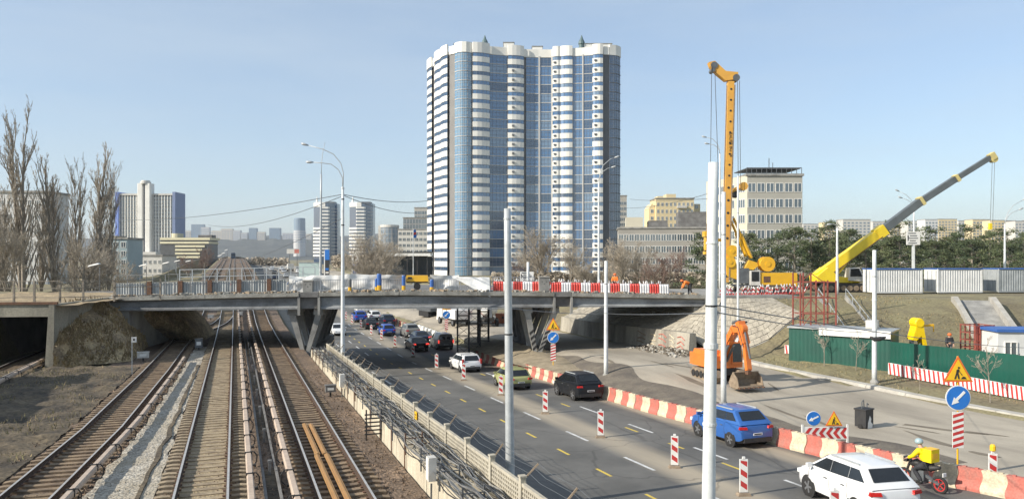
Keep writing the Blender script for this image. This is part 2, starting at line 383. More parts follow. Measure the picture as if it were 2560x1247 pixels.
# third rails under cream covers, held by black brackets
def third(fx, off, y0, y1, label, side):
    t = thing('third_rail', label, 'third rail', (0,0,0), 0, 'covered third rails')
    cv = None; y = y0
    br_me = None
    while y < y1:
        mb = MB(); e = min(y+2.96, y1)
        prof = [(-.1,.0),(-.11,.12),(-.07,.19),(.07,.19),(.11,.12),(.1,0)]
        for (ya, yb) in ((y, e),):
            k = len(prof); vs = [(fx(ya)+off+a, ya, zt(ya)+.3+b) for a, b in prof]+[(fx(yb)+off+a, yb, zt(yb)+.3+b) for a, b in prof]
            mb.add(vs, [(j, (j+1)%k, k+(j+1)%k, k+j) for j in range(k)]+[list(range(k))[::-1], list(range(k, 2*k))])
        mb.build('cover', 'pipe', t)
        mb = MB(); x = fx(y)+off; z = zt(y)
        mb.tube([(x+side*.06, y, z+.52), (x+side*.2, y, z+.5), (x+side*.29, y, z+.36), (x+side*.28, y, z+.15), (x+side*.16, y, z+.02)], .022, 5)
        mb.box((x, y, z+.4), (.25,.07,.235)); mb.bx(x-.1, x+.25, y-.07, y+.07, z-.05, z+.05)
        mb.build('bracket', 'black', t); y += 3.0
    return t
third(T1, 1.35, 17, 62, 'cream covered third rail on the right of the left track', 1)
third(T2, 1.42, 17, 120, 'cream covered third rail on the right of the middle track', 1)
third(T3, -1.45, 17, 120, 'cream covered third rail on the left of the right track', -1)
third(T0, 1.4, 30, 66, 'cream covered third rail leading into the tunnel mouth at far left', 1)
# drain with marker posts between the two right tracks
mb = MB()
for y0, y1 in ((16,28),(28.2,41),(41.2,55),(55.2,78)):
    for s in (-.22, .22): mb.bx(1.12+s-.04, 1.12+s+.04, y0, y1, zt((y0+y1)/2)-.12, zt((y0+y1)/2)+.1)
    mb.bx(.94, 1.3, y0, y1, zt((y0+y1)/2)-.1, zt((y0+y1)/2)-.02, 1)
dr = thing('drain_channel', 'narrow dark drain channel between the middle and right tracks', 'drain'); mb.build('channel', ['concrete_dark','dark_earth'], dr)
for y in rng(22, 76, 5.5):
    mb = MB(); mb.box((0,0,.22), (.09,.09,.5)); mb.box((0,0,.5), (.13,.13,.08)); mb.build('marker_post', 'concrete_dark', dr, (1.12, y, zt(y)))
# low crooked dark strip laid through the light gravel
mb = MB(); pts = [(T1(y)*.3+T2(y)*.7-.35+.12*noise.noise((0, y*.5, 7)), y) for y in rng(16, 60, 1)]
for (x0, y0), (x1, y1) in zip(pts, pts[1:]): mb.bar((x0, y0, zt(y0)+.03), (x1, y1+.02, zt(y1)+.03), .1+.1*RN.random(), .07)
tag(mb.build('dark_strip', 'dark_earth'), 'crooked dark strip running through the light gravel', 'cable trough')

# far train and track-side boxes
t = thing('metro_train', 'small dark metro train far off on the rising line', 'train', (T2(0), 548, zt(548)))
mb = MB(); mb.bx(-1.35,1.35,0,19,.5,3.6); mb.prism([(-1.35,3.6),(1.35,3.6),(1.0,3.95),(-1.0,3.95)], 0, 19, 'xz'); mb.build('body', mat('train_blue', (.03,.06,.11),(.04,.07,.12)), t)
mb = MB()
for s in (-.95,0,.95): mb.bx(s-.38, s+.38, -.03, .0, 1.9, 3.1)
mb.build('windscreen', 'glass', t); mb = MB(); mb.bx(-1.1,1.1,.5,18.5,0,.5); mb.build('bogies', 'black', t)
def cabinet(px, py, w, h, label, mt='off', legs=True, dpt=.3, zf=GT):
    p = zf(px, py); t = thing('trackside_box', label, 'equipment box', p)
    mb = MB(); b = .25 if legs else 0
    mb.bx(-w/2, w/2, -dpt/2, dpt/2, b, b+h); mb.box((0,0,b+h+.02), (w+.06, dpt+.06, .04)); mb.build('housing', mt, t)
    if legs: mb = MB(); mb.box((0,0,.12), (.1,.1,.26)); mb.build('post', 'black', t)
    mb = MB(); mb.bx(-w*.3, w*.3, -dpt/2-.012, -dpt/2, b+h*.3, b+h*.7); mb.build('front_plate', 'white', t)
    return t
cabinet(439, 816, .6, .55, 'pale grey equipment box near the tunnel track beyond the bridge')
cabinet(497, 876, .6, .75, 'dark grey box standing between the crossover rails', 'greysteel')
cabinet(358, 902, .8, .42, 'low white box beside the left track below the mound')
cabinet(826, 990, .55, .35, 'small white numbered plate on a stand beside the right track', 'concrete_dark')
cabinet(418, 838, .45, .4, 'small dark box beside the left track at the shaded slope', 'greysteel')
cabinet(527, 800, .7, .4, 'pale point machine box on the crossover beneath the bridge')
cabinet(602, 792, .45, .4, 'small white box between middle and right track under bridge')
p = GT(330, 935); t = thing('track_marker', 'thin post with a small square white plate beside the left track', 'marker', p)
mb = MB(); mb.box((0,0,1.1), (.05,.05,2.2)); mb.build('post', 'galv', t); mb = MB(); mb.box((.12,-.03,2.3), (.32,.03,.36)); mb.build('plate', 'white', t)
mb = MB(); mb.box((.12,-.05,2.3), (.1,.012,.14)); mb.build('mark', 'black', t)

# ---------------------------------------------------------------- cream wall, cables, openwork fence
def zb(y): return zt(y)+.78-.007*(y-25)
def zft(y): return 1.8-.0245*y
wall = thing('retaining_wall', 'long cream plastered retaining wall beside the right track', 'wall')
y = 14.0
while y < 61:
    mb = MB(); e = y+2.42; zc0 = zb(y+1.2); j = RN.uniform(-.012,.012)
    mb.add([(5.7+j,y,zt(y)-.4),(5.7+j,e,zt(e)-.4),(5.72+j,e,zc0),(5.72+j,y,zc0),(6.86,y,zt(y)-.4),(6.86,e,zt(e)-.4),(6.86,e,zc0-.1),(6.86,y,zc0-.1)],
           [(0,3,2,1),(4,5,6,7),(3,7,6,2),(0,1,5,4),(0,4,7,3),(1,2,6,5)])
    mb.build('wall_panel', 'cream', wall)
    if int(y*10) % 3 != 0:
        mb = MB(); mb.tube([(5.655, y+.6, zt(y)-.1), (5.655, y+.6, zc0+.25)], .025, 6); mb.build('conduit', 'rust', wall)
    y += 2.45
ct = thing('cable_run', 'tangle of grey and black cables on brackets along the wall top', 'cables')
for i in range(26):
    x = 5.55+i*.048; ph = i*7.3; zz = .06+.36*RN.random(); r = RN.choice((.012,.015,.019,.023))
    pts = [(x+.24*noise.noise((y*.3, ph, 0))+.07*noise.noise((y*1.3, ph, 2)), y, zb(y)+zz+.15*noise.noise((y*.45, ph, 5))-.06*abs(sin(y*pi/2.45))) for y in rng(15, 61, .6)]
    mb = MB(); mb.tube(pts, r, 5); mb.build('cable', ('greysteel','concrete_dark','black','greysteel','concrete')[i%5], ct)
for y in rng(17, 60, 2.45):
    mb = MB(); z = zb(y)
    mb.bx(5.6, 5.64, y-.03, y+.03, z-.25, z+.5); mb.bx(6.2, 6.24, y-.03, y+.03, z-.1, z+.5)
    for k in range(2): mb.bx(5.6, 6.55, y-.022, y+.022, z+.08+k*.22, z+.105+k*.22)
    mb.build('bracket', 'rust' if RN.random() < .4 else 'greysteel', ct)
rk = thing('cable_bracket_stack', 'stack of black bracket arms sticking out of the cream wall', 'bracket', (5.35, 31.6, zb(31.6)))
for k in range(6):
    mb = MB(); mb.bx(-.35, .5, -.03, .03, -.52+k*.16, -.47+k*.16); mb.build('arm', 'black', rk)
for k in (0, 1): mb = MB(); mb.bx(-.3+k*.62, -.25+k*.62, .03, .08, -.95, .5); mb.build('upright', 'black', rk)
for (y, lab, zz) in ((22.3, 'larger white cable box on the wall near the bottom of the picture', .35), (42.5, 'smaller white cable box on the wall below the lamp post', .3)):
    t = thing('junction_box', lab, 'junction box', (5.5, y, zb(y)+zz)); mb = MB(); mb.bx(-.12,.12,-.16,.16,-.4,.3); mb.build('housing', 'off', t)
    mb = MB(); mb.bx(-.135,-.12,-.13,.13,-.34,.24); mb.build('door', 'white', t); mb = MB(); mb.tube([(0,0,-.5),(0,.02,-1.1)], .03, 6); mb.build('conduit', 'greysteel', t)
fen = thing('openwork_fence', 'pale concrete openwork fence with leaning barbed wire arms beside the road', 'fence')
pm = MB(); PWD, PH = 2.36, .84; nc, nr = 17, 6
cw, ch = PWD/nc, (PH-.12)/nr
for i in range(nc+1): pm.bx(-.035, .035, i*cw-.028-PWD/2, i*cw+.028-PWD/2, .06, PH-.06)
for j in range(nr+1): pm.bx(-.03, .03, -PWD/2-.02, PWD/2+.02, .06+j*ch-.025, .06+j*ch+.025)
pm.bx(-.05,.05,-PWD/2-.03,PWD/2+.03,-.5,.06); pm.bx(-.05,.05,-PWD/2-.03,PWD/2+.03,PH-.06,PH+.02)
pm.bx(.0,.022,-PWD/2,PWD/2,.06,PH-.06)
pme = pm.mesh('fence_panel', 'fence_conc')
y = 13.5; tips = []
while y < 62:
    z = zft(y)-.86
    mb = MB(); mb.box((0,0,.2), (.15,.15,1.6)); mb.box((0,0,1.02), (.19,.19,.05)); mb.build('post', 'fence_conc', fen, (6.95, y, z))
    a = Vector((7.0, y, z+.95)); b = a+Vector((.3+RN.uniform(-.05,.05), RN.uniform(-.2,.05), .4)); mb = MB(); mb.bar(a, b, .05, .04); mb.build('arm', 'dirtsteel', fen); tips.append((a, b))
    put('panel', pme, fen, (6.95, y+1.24, zft(y+1.24)-.86), (-.0245, 0, RN.uniform(-.006,.006))); y += 2.48
for f in (.35, .7, 1):
    pts = []
    for (a, b), (a2, b2) in zip(tips, tips[1:]):
        p0, p1 = a.lerp(b, f), a2.lerp(b2, f); pts += [p0, p0.lerp(p1, .33)+Vector((.03,0,-.05)), p0.lerp(p1, .66)+Vector((-.02,0,-.06))]
    mb = MB(); mb.tube(pts, .007, 4); mb.build('barbed_wire', 'greysteel', fen)
mb = MB(); mb.box((0,0,0), (.03,.34,.3)); mb.box((-.018,0,.03), (.008,.2,.05), 1); mb.box((-.018,0,-.06), (.008,.14,.04), 1)
tag(mb.build('notice_plate', ['signyel','black'], None, (6.86, 30.4, zft(30.4)-.28)), 'small yellow notice plate hung on the openwork fence', 'plate')
# ---------------------------------------------------------------- the road
def road_mat():
    m = MATS['asphalt'].copy(); m.name = 'worn_road'; n = m.node_tree; L = n.links; b = n.nodes['Principled BSDF']
    src = b.inputs['Base Color'].links[0].from_socket
    g = n.nodes.new('ShaderNodeNewGeometry'); sx = n.nodes.new('ShaderNodeSeparateXYZ'); L.new(g.outputs['Position'], sx.inputs[0])
    t = n.nodes.new('ShaderNodeTexNoise'); t.inputs['Scale'].default_value = .6; t.inputs['Detail'].default_value = 6
    mp = n.nodes.new('ShaderNodeMapping'); mp.inputs['Scale'].default_value = (1.6,.22,1); L.new(g.outputs['Position'], mp.inputs[0]); L.new(mp.outputs[0], t.inputs[0])
    def math_(op, a, bv):
        q = n.nodes.new('ShaderNodeMath'); q.operation = op
        for i, v in enumerate((a, bv)):
            if isinstance(v, (int, float)): q.inputs[i].default_value = v
            else: L.new(v, q.inputs[i])
        return q.outputs[0]
    def band(c, w):   # strip of dust lying along the road
        d = math_('ABSOLUTE', math_('SUBTRACT', sx.outputs[0], c), 0)
        mr = n.nodes.new('ShaderNodeMapRange'); mr.inputs[1].default_value = w; mr.inputs[2].default_value = w*.35; L.new(d, mr.inputs[0])
        return math_('MULTIPLY', mr.outputs[0], math_('ADD', .35, t.outputs['Fac']))
    cur = src
    for c, w, a in ((17.3, 1.3, .85), (23.0, .95, .85), (8.0, .9, .4)):
        mx = n.nodes.new('ShaderNodeMix'); mx.data_type = 'RGBA'; L.new(math_('MULTIPLY', band(c, w), a), mx.inputs[0])
        L.new(cur, mx.inputs[6]); mx.inputs[7].default_value = (.4,.34,.25,1); cur = mx.outputs[2]
    v = n.nodes.new('ShaderNodeTexVoronoi'); v.feature = 'DISTANCE_TO_EDGE'; v.inputs['Scale'].default_value = .16
    ad = n.nodes.new('ShaderNodeMixRGB'); ad.blend_type = 'ADD'; ad.inputs[0].default_value = 1.6; L.new(g.outputs['Position'], ad.inputs[1]); L.new(t.outputs['Color'], ad.inputs[2]); L.new(ad.outputs[0], v.inputs['Vector'])
    cr = n.nodes.new('ShaderNodeMapRange'); cr.inputs[1].default_value = .003; cr.inputs[2].default_value = .008; cr.inputs[3].default_value = .72; cr.inputs[4].default_value = 1; L.new(v.outputs['Distance'], cr.inputs[0])
    vm = n.nodes.new('ShaderNodeVectorMath'); vm.operation = 'SCALE'; L.new(cur, vm.inputs[0]); L.new(cr.outputs[0], vm.inputs['Scale'])      # tar-filled cracks
    L.new(vm.outputs[0], b.inputs['Base Color']); M['road'] = m
road_mat()
M['site'] = mat('dusty_site_paving', (.42,.37,.29), (.26,.228,.18), .3, .95, .3, 25, streak=(1,.3,1), fine=.12)
YR = rng(8, 130, 3)+[140,160,190,230,270,320,400,600,1200,2500]
road = struct('road', grid(lambda t, y: (lerp(7.3, BX(y)+.25, t), y, zr(y)), [0,.33,.66,1], YR), 'road')
site = struct('closed_carriageway', grid(lambda t, y: (lerp(BX(y)+.25, KX(y), t), y, zs(lerp(BX(y)+.25, KX(y), t), y)), rng(0,1,.05), YR), 'site')
# kerbs
mb = MB()
kb = thing('kerb', 'pale concrete kerb edging the closed carriageway along the verge', 'kerb')
y = 20.0
while y < 55:
    mb = MB(); e = y+2.9; vs = []
    for yy in (y, e): k0, z0 = KX(yy), zs(KX(yy), yy); vs += [(k0,yy,z0-.1),(k0+.55,yy,z0-.1),(k0+.55,yy,z0+.24),(k0+.06,yy,z0+.2)]
    mb.add(vs, [(0,1,2,3),(7,6,5,4),(0,3,7,4),(3,2,6,7),(2,1,5,6)])
    mb.build('kerb_stone', 'concrete_light', kb); y += 2.93
kb = thing('kerb', 'low concrete kerb at the foot of the openwork fence', 'kerb')
for y in rng(14, 70, 4):
    mb = MB(); mb.add([(7.1,y,zr(y)-.1),(7.4,y,zr(y)-.1),(7.4,y,zr(y)+.14),(7.1,y,zr(y)+.14),(7.1,y+3.97,zr(y+3.97)-.1),(7.4,y+3.97,zr(y+3.97)-.1),(7.4,y+3.97,zr(y+3.97)+.14),(7.1,y+3.97,zr(y+3.97)+.14)],
           [(0,1,2,3),(7,6,5,4),(0,3,7,4),(3,2,6,7),(2,1,5,6)]); mb.build('kerb_stone', 'concrete', kb)
# painted dashes, each a child of the road
M['mark_w'] = mat('worn_white_marking', (.6,.6,.58), (.3,.3,.29), 3, .8, mid=(.45,.7))
M['mark_y'] = mat('worn_yellow_marking', (.62,.45,.07), (.4,.31,.1), 3, .8, mid=(.5,.75))
dsh = {}
for k, ln, w in (('mark_w', 2.6, .15), ('mark_y', 1.35, .13)):
    mb = MB(); mb.quad((-w/2,-ln/2,0),(w/2,-ln/2,0),(w/2,ln/2,0),(-w/2,ln/2,0)); dsh[k] = mb.mesh('dash', k)
def dashes(x, y0, y1, st, k, keep=1.0):
    y = y0
    while y < y1:
        if RN.random() < keep:
            a = atan2(zr(y+.5)-zr(y-.5), 1); put('dash', dsh[k], road, (x+RN.uniform(-.02,.02), y, zr(y)+.005), (a,0,0))
        y += st
dashes(16.27, 16.5, 128, 6.3, 'mark_w'); dashes(14.2, 16, 120, 4.1, 'mark_y'); dashes(20.2, 17, 128, 6.3, 'mark_w', .9)
dashes(19.6, 18.6, 80, 4.3, 'mark_y', .8); dashes(11.3, 60, 128, 6.3, 'mark_w'); dashes(13.2, 82, 128, 6.3, 'mark_w')
# worn arrows and patches on the far carriageway
mb = MB()
for i in range(14):
    x, y = RN.uniform(27, 36), RN.uniform(22, 60); a = RN.uniform(-.5, .5); l, w = RN.uniform(.6, 2.6), RN.uniform(.08, .35)
    q = [(x+cos(t)*w*RN.uniform(.6,1.2)+sin(a)*sin(t)*l, y+sin(t)*l*RN.uniform(.7,1.2)) for t in [k*pi/4 for k in range(8)]]
    mb.add([(u, v, zs(u, v)+.012+.0006*i) for u, v in q]+[(x, y, zs(x, y)+.012+.0006*i)], [(k_, (k_+1)%8, 8) for k_ in range(8)])
tag(mb.build('dried_mud', mat('dried_mud', (.2,.17,.125), (.15,.125,.095), 1, 1)), 'dark dried mud patches and tyre smears on the closed carriageway', 'mud', kind='stuff')
# dirt bank between the barrier row and the paving
db = grid(lambda t, y: (lerp(BX(y)+.7, BX(y)+4.6+1.5*noise.noise((y*.2,3,1)), t), y, zs(lerp(BX(y)+.7, BX(y)+4.6+1.5*noise.noise((y*.2,3,1)), t), y)+.012+.2*sin(pi*min(1,t*1.05))*(.7+.6*noise.noise((t*3,y*.4,2)))*sm((y-30)/8)), rng(0,1,.1), rng(24,75,.8))
M['dirt'] = mat('grey_brown_dirt', (.17,.145,.11), (.1,.085,.07), .8, 1, .5, 10, fine=.2)
tag(struct('dirt_bank', db, 'dirt', smooth=True), None, None)

# ---------------------------------------------------------------- plastic barriers along the lane
def barrier_mesh(mt, ln=.84, ht=.82):
    mb = MB(); hs = rng(0, ht, ht/8); vs = []
    def wid(h): return .24 if h < .12*ht else (.24-.1*(h/ht-.12)/.3 if h < .42*ht else .14-.03*(h/ht-.42))
    for sx_ in (-1, 1):
        for h in hs:
            wob = .045*sin(h/ht*2*pi*1.05)
            vs.append((sx_*wid(h), -ln/2+wob, h)); vs.append((sx_*(wid(h)-.025), 0, h)); vs.append((sx_*wid(h), ln/2+wob, h))
    n = len(hs); fs = []
    for s_ in (0, 1):
        o = s_*n*3
        for i in range(n-1):
            for j in (0, 1): fs.append((o+i*3+j, o+i*3+j+1, o+(i+1)*3+j+1, o+(i+1)*3+j))
    for i in range(n-1):
        for j in (0, 2): fs.append((i*3+j, (i+1)*3+j, n*3+(i+1)*3+j, n*3+i*3+j))
    for j in (0, 1): fs.append(((n-1)*3+j, (n-1)*3+j+1, n*3+(n-1)*3+j+1, n*3+(n-1)*3+j))
    mb.add(vs, fs)
    for s_ in (-1,1): mb.bx(-.05,.05,s_*ln*.25-.06,s_*ln*.25+.06,ht-.005,ht+.035)
    return mb.mesh('plastic_barrier', mt)
bmesh_ = [barrier_mesh('pink'), barrier_mesh('creamp')]
cnt = [0, 0]; y = 17.6; k = 0
while y < 74:
    a = atan2(BX(y+.4)-BX(y-.4), .8); sl = atan2(zr(y+.4)-zr(y-.4), .8)
    c = k % 2; o = put('plastic_barrier', bmesh_[c], None, (BX(y)+RN.uniform(-.025,.025), y, zr(y)+.004), (sl, 0, -a+RN.uniform(-.02,.02)))
    tag(o, ('faded red', 'cream')[c]+' plastic barrier in the roadside row, '+ordn(cnt[c])+' '+('red','cream')[c]+' one from the near end', 'barrier', 'red and cream barriers along the open lanes')
    cnt[c] += 1; k += 1; y += .85*cos(a)
# white concrete blocks and more barriers beyond the bridge
wb = MB(); wb.box((0,0,.4), (.5,1.5,.8), 0, None, .7, 1); wb.box((0,0,.82), (.2,.5,.06)); wbm = wb.mesh('concrete_block', 'white')
for i in range(9):
    y = 88+i*2.1; tag(put('concrete_block', wbm, None, (24.2, y, zs(24.2, y)), RN.uniform(-.1,.1)), 'white concrete block beyond the bridge, '+ordn(i)+' in its row counted from the bridge', 'concrete block', 'white blocks beyond the bridge')
for i in range(14):
    y = 104+i*1.6; c = i % 2; tag(put('plastic_barrier', bmesh_[c], None, (23.3, y, zs(23.3, y)), 0), ('faded red','cream')[c]+' barrier beyond the bridge, '+ordn(i//2)+' of its colour from the bridge', 'barrier', 'barriers beyond the bridge')
# delineators
dm = MB(); dm.box((0,0,.05), (.5,.32,.1), 2, None, .8, .8); dm.box((0,0,.72), (.3,.05,1.2), 0); dm.box((0,0,1.36), (.1,.05,.1), 0)
for i in range(3):
    z = .2+i*.42
    for s in (-1, 1): dm.add([(-.12, s*.028, z+.16), (.12, s*.028, z), (.12, s*.028, z+.2), (-.12, s*.028, min(1.28, z+.36))], [(0,1,2,3)], 1)
dparts = [MB(), MB(), MB()]
for f, m_ in zip(dm.f, dm.m):
    q = dparts[m_]; q.add([dm.v[i] for i in f], [list(range(len(f)))])
dpm = [dparts[0].mesh('panel', 'white'), dparts[1].mesh('stripes', 'signred'), dparts[2].mesh('foot', 'dirtsteel')]
dl = [(17.4,18.9),(17.4,23.4),(17.3,27.9),(17.2,34.6),(17.25,42),(17.2,49.9),(17.05,58.5),(17.0,67),(17.3,78),(17.2,87),(17.1,95),(17,102),(17,111),(16.9,119),(16.8,125)]
for i, (x, y) in enumerate(dl):
    t = thing('delineator_post', 'red and white striped delineator post on the lane divider, '+ordn(i)+' from the camera', 'delineator', (x, y, zr(y)), RN.uniform(-.45,-.2), 'striped delineators along the lane divider')
    for nm, me in zip(('panel','stripes','foot'), dpm): put(nm, me, t)
p = GR(2482, 1222); t = thing('delineator_post', 'striped delineator with an amber lamp standing in the barrier row', 'delineator', p, -.45)
for nm, me in zip(('panel','stripes','foot'), dpm): put(nm, me, t)
mb = MB(); mb.lathe((0,0,1.4), [(.05,0),(.1,.03),(.1,.2),(.06,.26)], 10); mb.build('lamp', 'signyel', t)

def GS(px, py): return G(px, py, zs)
# ---------------------------------------------------------------- road signs
def worker_sign(t, z, r, face=-.02):
    "triangle with a digging figure"
    h = r*1.73
    def tri(k, dz): return [(-h*k, z-r*.0+dz), (h*k, z+dz), (0, z+h*1.73*k+dz)]
    q = MB(); q.prism(tri(1, 0), -.012, .012, 'xz', 0); q.build('plate_edge', 'signor', t)
    q = MB(); q.prism(tri(.8, r*.22), face-.008, face, 'xz', 0); q.build('plate_face', 'signyel', t)
    q = MB(); f0, f1 = face-.02, face-.008; S = r/.45; zc = z+.12*S
    def pp(l): return [(a*S, zc+b*S) for a, b in l]
    q.prism(pp([(.02+.055*cos(k*pi/4), .62+.055*sin(k*pi/4)) for k in range(8)]), f0, f1, 'xz')
    q.prism(pp([(-.13,.3),(-.02,.3),(.05,.5),(-.01,.56),(-.1,.5)]), f0, f1, 'xz')
    q.prism(pp([(-.13,.32),(-.05,.32),(-.14,.04),(-.22,.04)]), f0, f1, 'xz'); q.prism(pp([(-.06,.32),(.01,.3),(.06,.04),(-.02,.04)]), f0, f1, 'xz')
    q.prism(pp([(.0,.5),(.03,.45),(.2,.25),(.17,.22)]), f0, f1, 'xz'); q.prism(pp([(.12,.04),(.42,.04),(.34,.15),(.24,.17)]), f0, f1, 'xz')
    q.build('digging_figure', 'black', t)
def arrow_sign(t, z, r, ang=radians(225), mt='signblue'):
    q = MB(); q.lathe((0,0,z), [(r,-.015),(r,.015)], 24, 0, 'y'); q.build('rim', 'white', t)
    q = MB(); q.lathe((0,0,z), [(r*.93,-.028),(r*.93,-.016)], 24, 0, 'y'); q.build('disc', mt, t)
    pts = [(-.7,-.1),(.2,-.1),(.2,-.28),(.75,0),(.2,.28),(.2,.1),(-.7,.1)]
    q = MB(); q.prism([(r*(a*cos(ang)-b*sin(ang)), z+r*(a*sin(ang)+b*cos(ang))) for a, b in pts], -.04, -.029, 'xz'); q.build('arrow', 'white', t)
def stripe_board(t, z0, z1, w):
    q = MB(); q.bx(-w/2, w/2, -.015, .015, z0, z1); q.build('board', 'white', t)
    n = max(3, int((z1-z0)/w/.55)); st = (z1-z0)/n
    for i in range(n):
        z = z0+i*st; q = MB(); q.add([(-w/2,-.02,z), (w/2,-.02,z+st*.55), (w/2,-.02,min(z1,z+st*1.05)), (-w/2,-.02,z+st*.5)], [(0,1,2,3)]); q.build('red_stripe', 'signred', t)
def sign_set(p, yaw, label, z0=.0, sc=1.0, scale=None):
    t = thing('road_sign', label, 'road sign', p, yaw, 'roadworks signs with blue arrows')
    q = MB(); q.tube([(0,.03,0), (0,.03,4.0*sc)], .035, 8); q.build('post', 'yellow', t)
    stripe_board(t, .95*sc, 2.15*sc, .36*sc); arrow_sign(t, 2.62*sc, .42*sc); worker_sign(t, 3.15*sc, .29*sc); return t
sign_set(GS(2395, 1190), -TH, 'large roadworks triangle over blue arrow disc and striped board at right edge', sc=1.18)
sign_set(GS(1383, 935), -TH, 'roadworks triangle over blue arrow disc on striped board before the V-shaped pier', sc=1.15)
sign_set(Vector((24.6, 92, zs(24.6, 92))), -TH, 'roadworks triangle and blue arrow seen beyond the bridge beside white truck', sc=1.15)
p = GS(2062, 1120); t = thing('chevron_board', 'low chevron board with a small blue arrow disc and roadworks triangle', 'road sign', p, -TH+.03)
q = MB(); q.bx(-1.05,1.05,-.02,.02,.42,1.0); q.build('board', 'white', t)
for i in range(6):
    x = -.95+i*.33; q = MB(); q.add([(x+.2,-.03,.46),(x,-.03,.71),(x+.2,-.03,.96),(x+.37,-.03,.96),(x+.17,-.03,.71),(x+.37,-.03,.46)], [(0,1,4,5),(1,2,3,4)]); q.build('chevron', 'signred', t)
for s in (-1.05, 1.05): q = MB(); q.bx(s-.04,s+.04,-.04,.04,0,1.1); q.build('upright', 'white', t)
u = thing('arrow_sign', 'small blue arrow disc standing on the left of the chevron board', 'road sign', p+W(-.52,.0,1.0), -TH+.03); arrow_sign(u, .38, .34, radians(205))
q = MB(); q.box((0,.03,.15), (.05,.03,.4)); q.build('bracket', 'galv', u)
u = thing('roadworks_sign', 'small roadworks triangle standing on the right of the chevron board', 'road sign', p+W(.38,-.1,1.0), -TH+.03); worker_sign(u, .06, .23)
q = MB(); q.box((0,.03,.1), (.05,.03,.3)); q.build('bracket', 'galv', u)
p = GS(2160, 1068); t = thing('tar_boiler', 'black open box with handles and white splashes standing on the closed carriageway', 'site equipment', p, .3)
q = MB(); q.bx(-.38,.38,-.3,.3,.08,.95); q.bx(-.42,.42,-.34,.34,.95,1.02); q.build('tank', 'black', t)
q = MB(); q.tube([(-.2,0,1),(-.22,0,1.35),(-.05,0,1.45),(0,0,1.05)], .03, 6); q.tube([(.3,0,1.0),(.5,.1,1.2),(.65,.1,1.1)], .025, 6); q.build('handle', 'greysteel', t)
q = MB(); q.prism([(-.2,.02),(.22,.0),(.28,.2),(.1,.33),(.12,.5),(0,.66),(-.1,.45),(-.18,.3)], -.325, -.305, 'xz'); q.build('white_splash', 'white', t)
for s in (-.4,.4): q = MB(); q.lathe((s,0,.12), [(.12,-.03),(.12,.03)], 10, 0, 'x'); q.build('wheel', 'tyre', t)
# ---------------------------------------------------------------- the bridge
BA = atan2(BU.y, BU.x)
def UB(px):
    r = (px-1280)/FPX; yc = 68.04/(1-.12*r); return (r*yc+33.5)/.9929
def dk(u): return pw([(-30,3.7),(0,3.87),(12,4.12),(24,4.24),(36,4.1),(52,3.74),(90,3.3)], u)
BW = 16.5
bridge = thing('road_bridge', 'weathered grey concrete girder bridge crossing the tracks and the road', 'bridge', (B0.x, B0.y, 0), BA)
ends = [(UB(274), UB(748)), (UB(797), UB(1386)), (UB(1428), UB(1762))]
M['girder'] = mat('girder_concrete', (.3,.31,.31), (.12,.12,.12), .6, .9, .3, 8, streak=(.5,.5,.9), mid=(.38,.66), fine=.12)
M['girder_edge'] = mat('girder_edge_concrete', (.36,.35,.31), (.2,.19,.165), .9, .95, .5, 9, fine=.18)
def ruled(mb, us, f, mi=0):
    "sweep a cross-section of (v, z) points along u"
    k = None; vs = []
    for u in us: pr = f(u); k = len(pr); vs += [(u, v, z) for v, z in pr]
    n = len(us); fs = [(i*k+j, i*k+(j+1)%k, (i+1)*k+(j+1)%k, (i+1)*k+j) for i in range(n-1) for j in range(k)]
    fs += [list(range(k))[::-1], [(n-1)*k+j for j in range(k)]]; mb.add(vs, fs, mi)
for a, b in ends:
    us = rng(a, b, 2)
    mb = MB(); ruled(mb, us, lambda u: [(.9, dk(u)-.42), (BW-.9, dk(u)-.42), (BW-.9, dk(u)-.02), (.9, dk(u)-.02)]); mb.build('deck_slab', 'concrete_dark', bridge)
    for side in (0, 1):
        f = (lambda u: [(-.2, dk(u)-.34), (.25, dk(u)-.46), (.92, dk(u)-.46), (.92, dk(u)), (-.2, dk(u)-.03)]) if side == 0 else (lambda u: [(BW-.9, dk(u)-.46), (BW+.2, dk(u)-.34), (BW+.2, dk(u)), (BW-.9, dk(u))])
        n = max(2, int((b-a)/5.5)); cuts = rng(a, b, (b-a)/n)
        for c0, c1 in zip(cuts, cuts[1:]): mb = MB(); ruled(mb, [c0+.02, (c0+c1)/2, c1-.02], f); mb.build('edge_slab', 'girder_edge', bridge)
    for k in range(6):
        v = .35+k*(BW-.7)/5
        mb = MB(); ruled(mb, us, lambda u: [(v-.32,2.7),(v+.32,2.7),(v+.32,2.84),(v+.13,2.98),(v+.13,dk(u)-.48),(v-.13,dk(u)-.48),(v-.13,2.98),(v-.32,2.84)]); mb.build('girder', 'girder', bridge)
    for u in rng(a+.2, b-.2, 6): mb = MB(); mb.bx(u-.12, u+.12, .5, BW-.5, 2.95, dk(u)-.45); mb.build('cross_beam', 'concrete_dark', bridge)
for a, b in ((ends[0][1], ends[1][0]), (ends[1][1], ends[2][0])):
    mb = MB(); mb.bx(a+.03, b-.03, .25, BW-.3, 2.75, dk(a)-.06); mb.bx(a+.02, b-.02, -.15, .5, dk(a)-.4, dk(a)+.03); mb.build('pier_head', 'concrete_dark', bridge)
    for u in (a-.02, b+.02): mb = MB(); mb.bx(u-.1, u+.1, -.12, .3, 2.2, dk(a)-.34); mb.build('bracket', 'concrete', bridge)
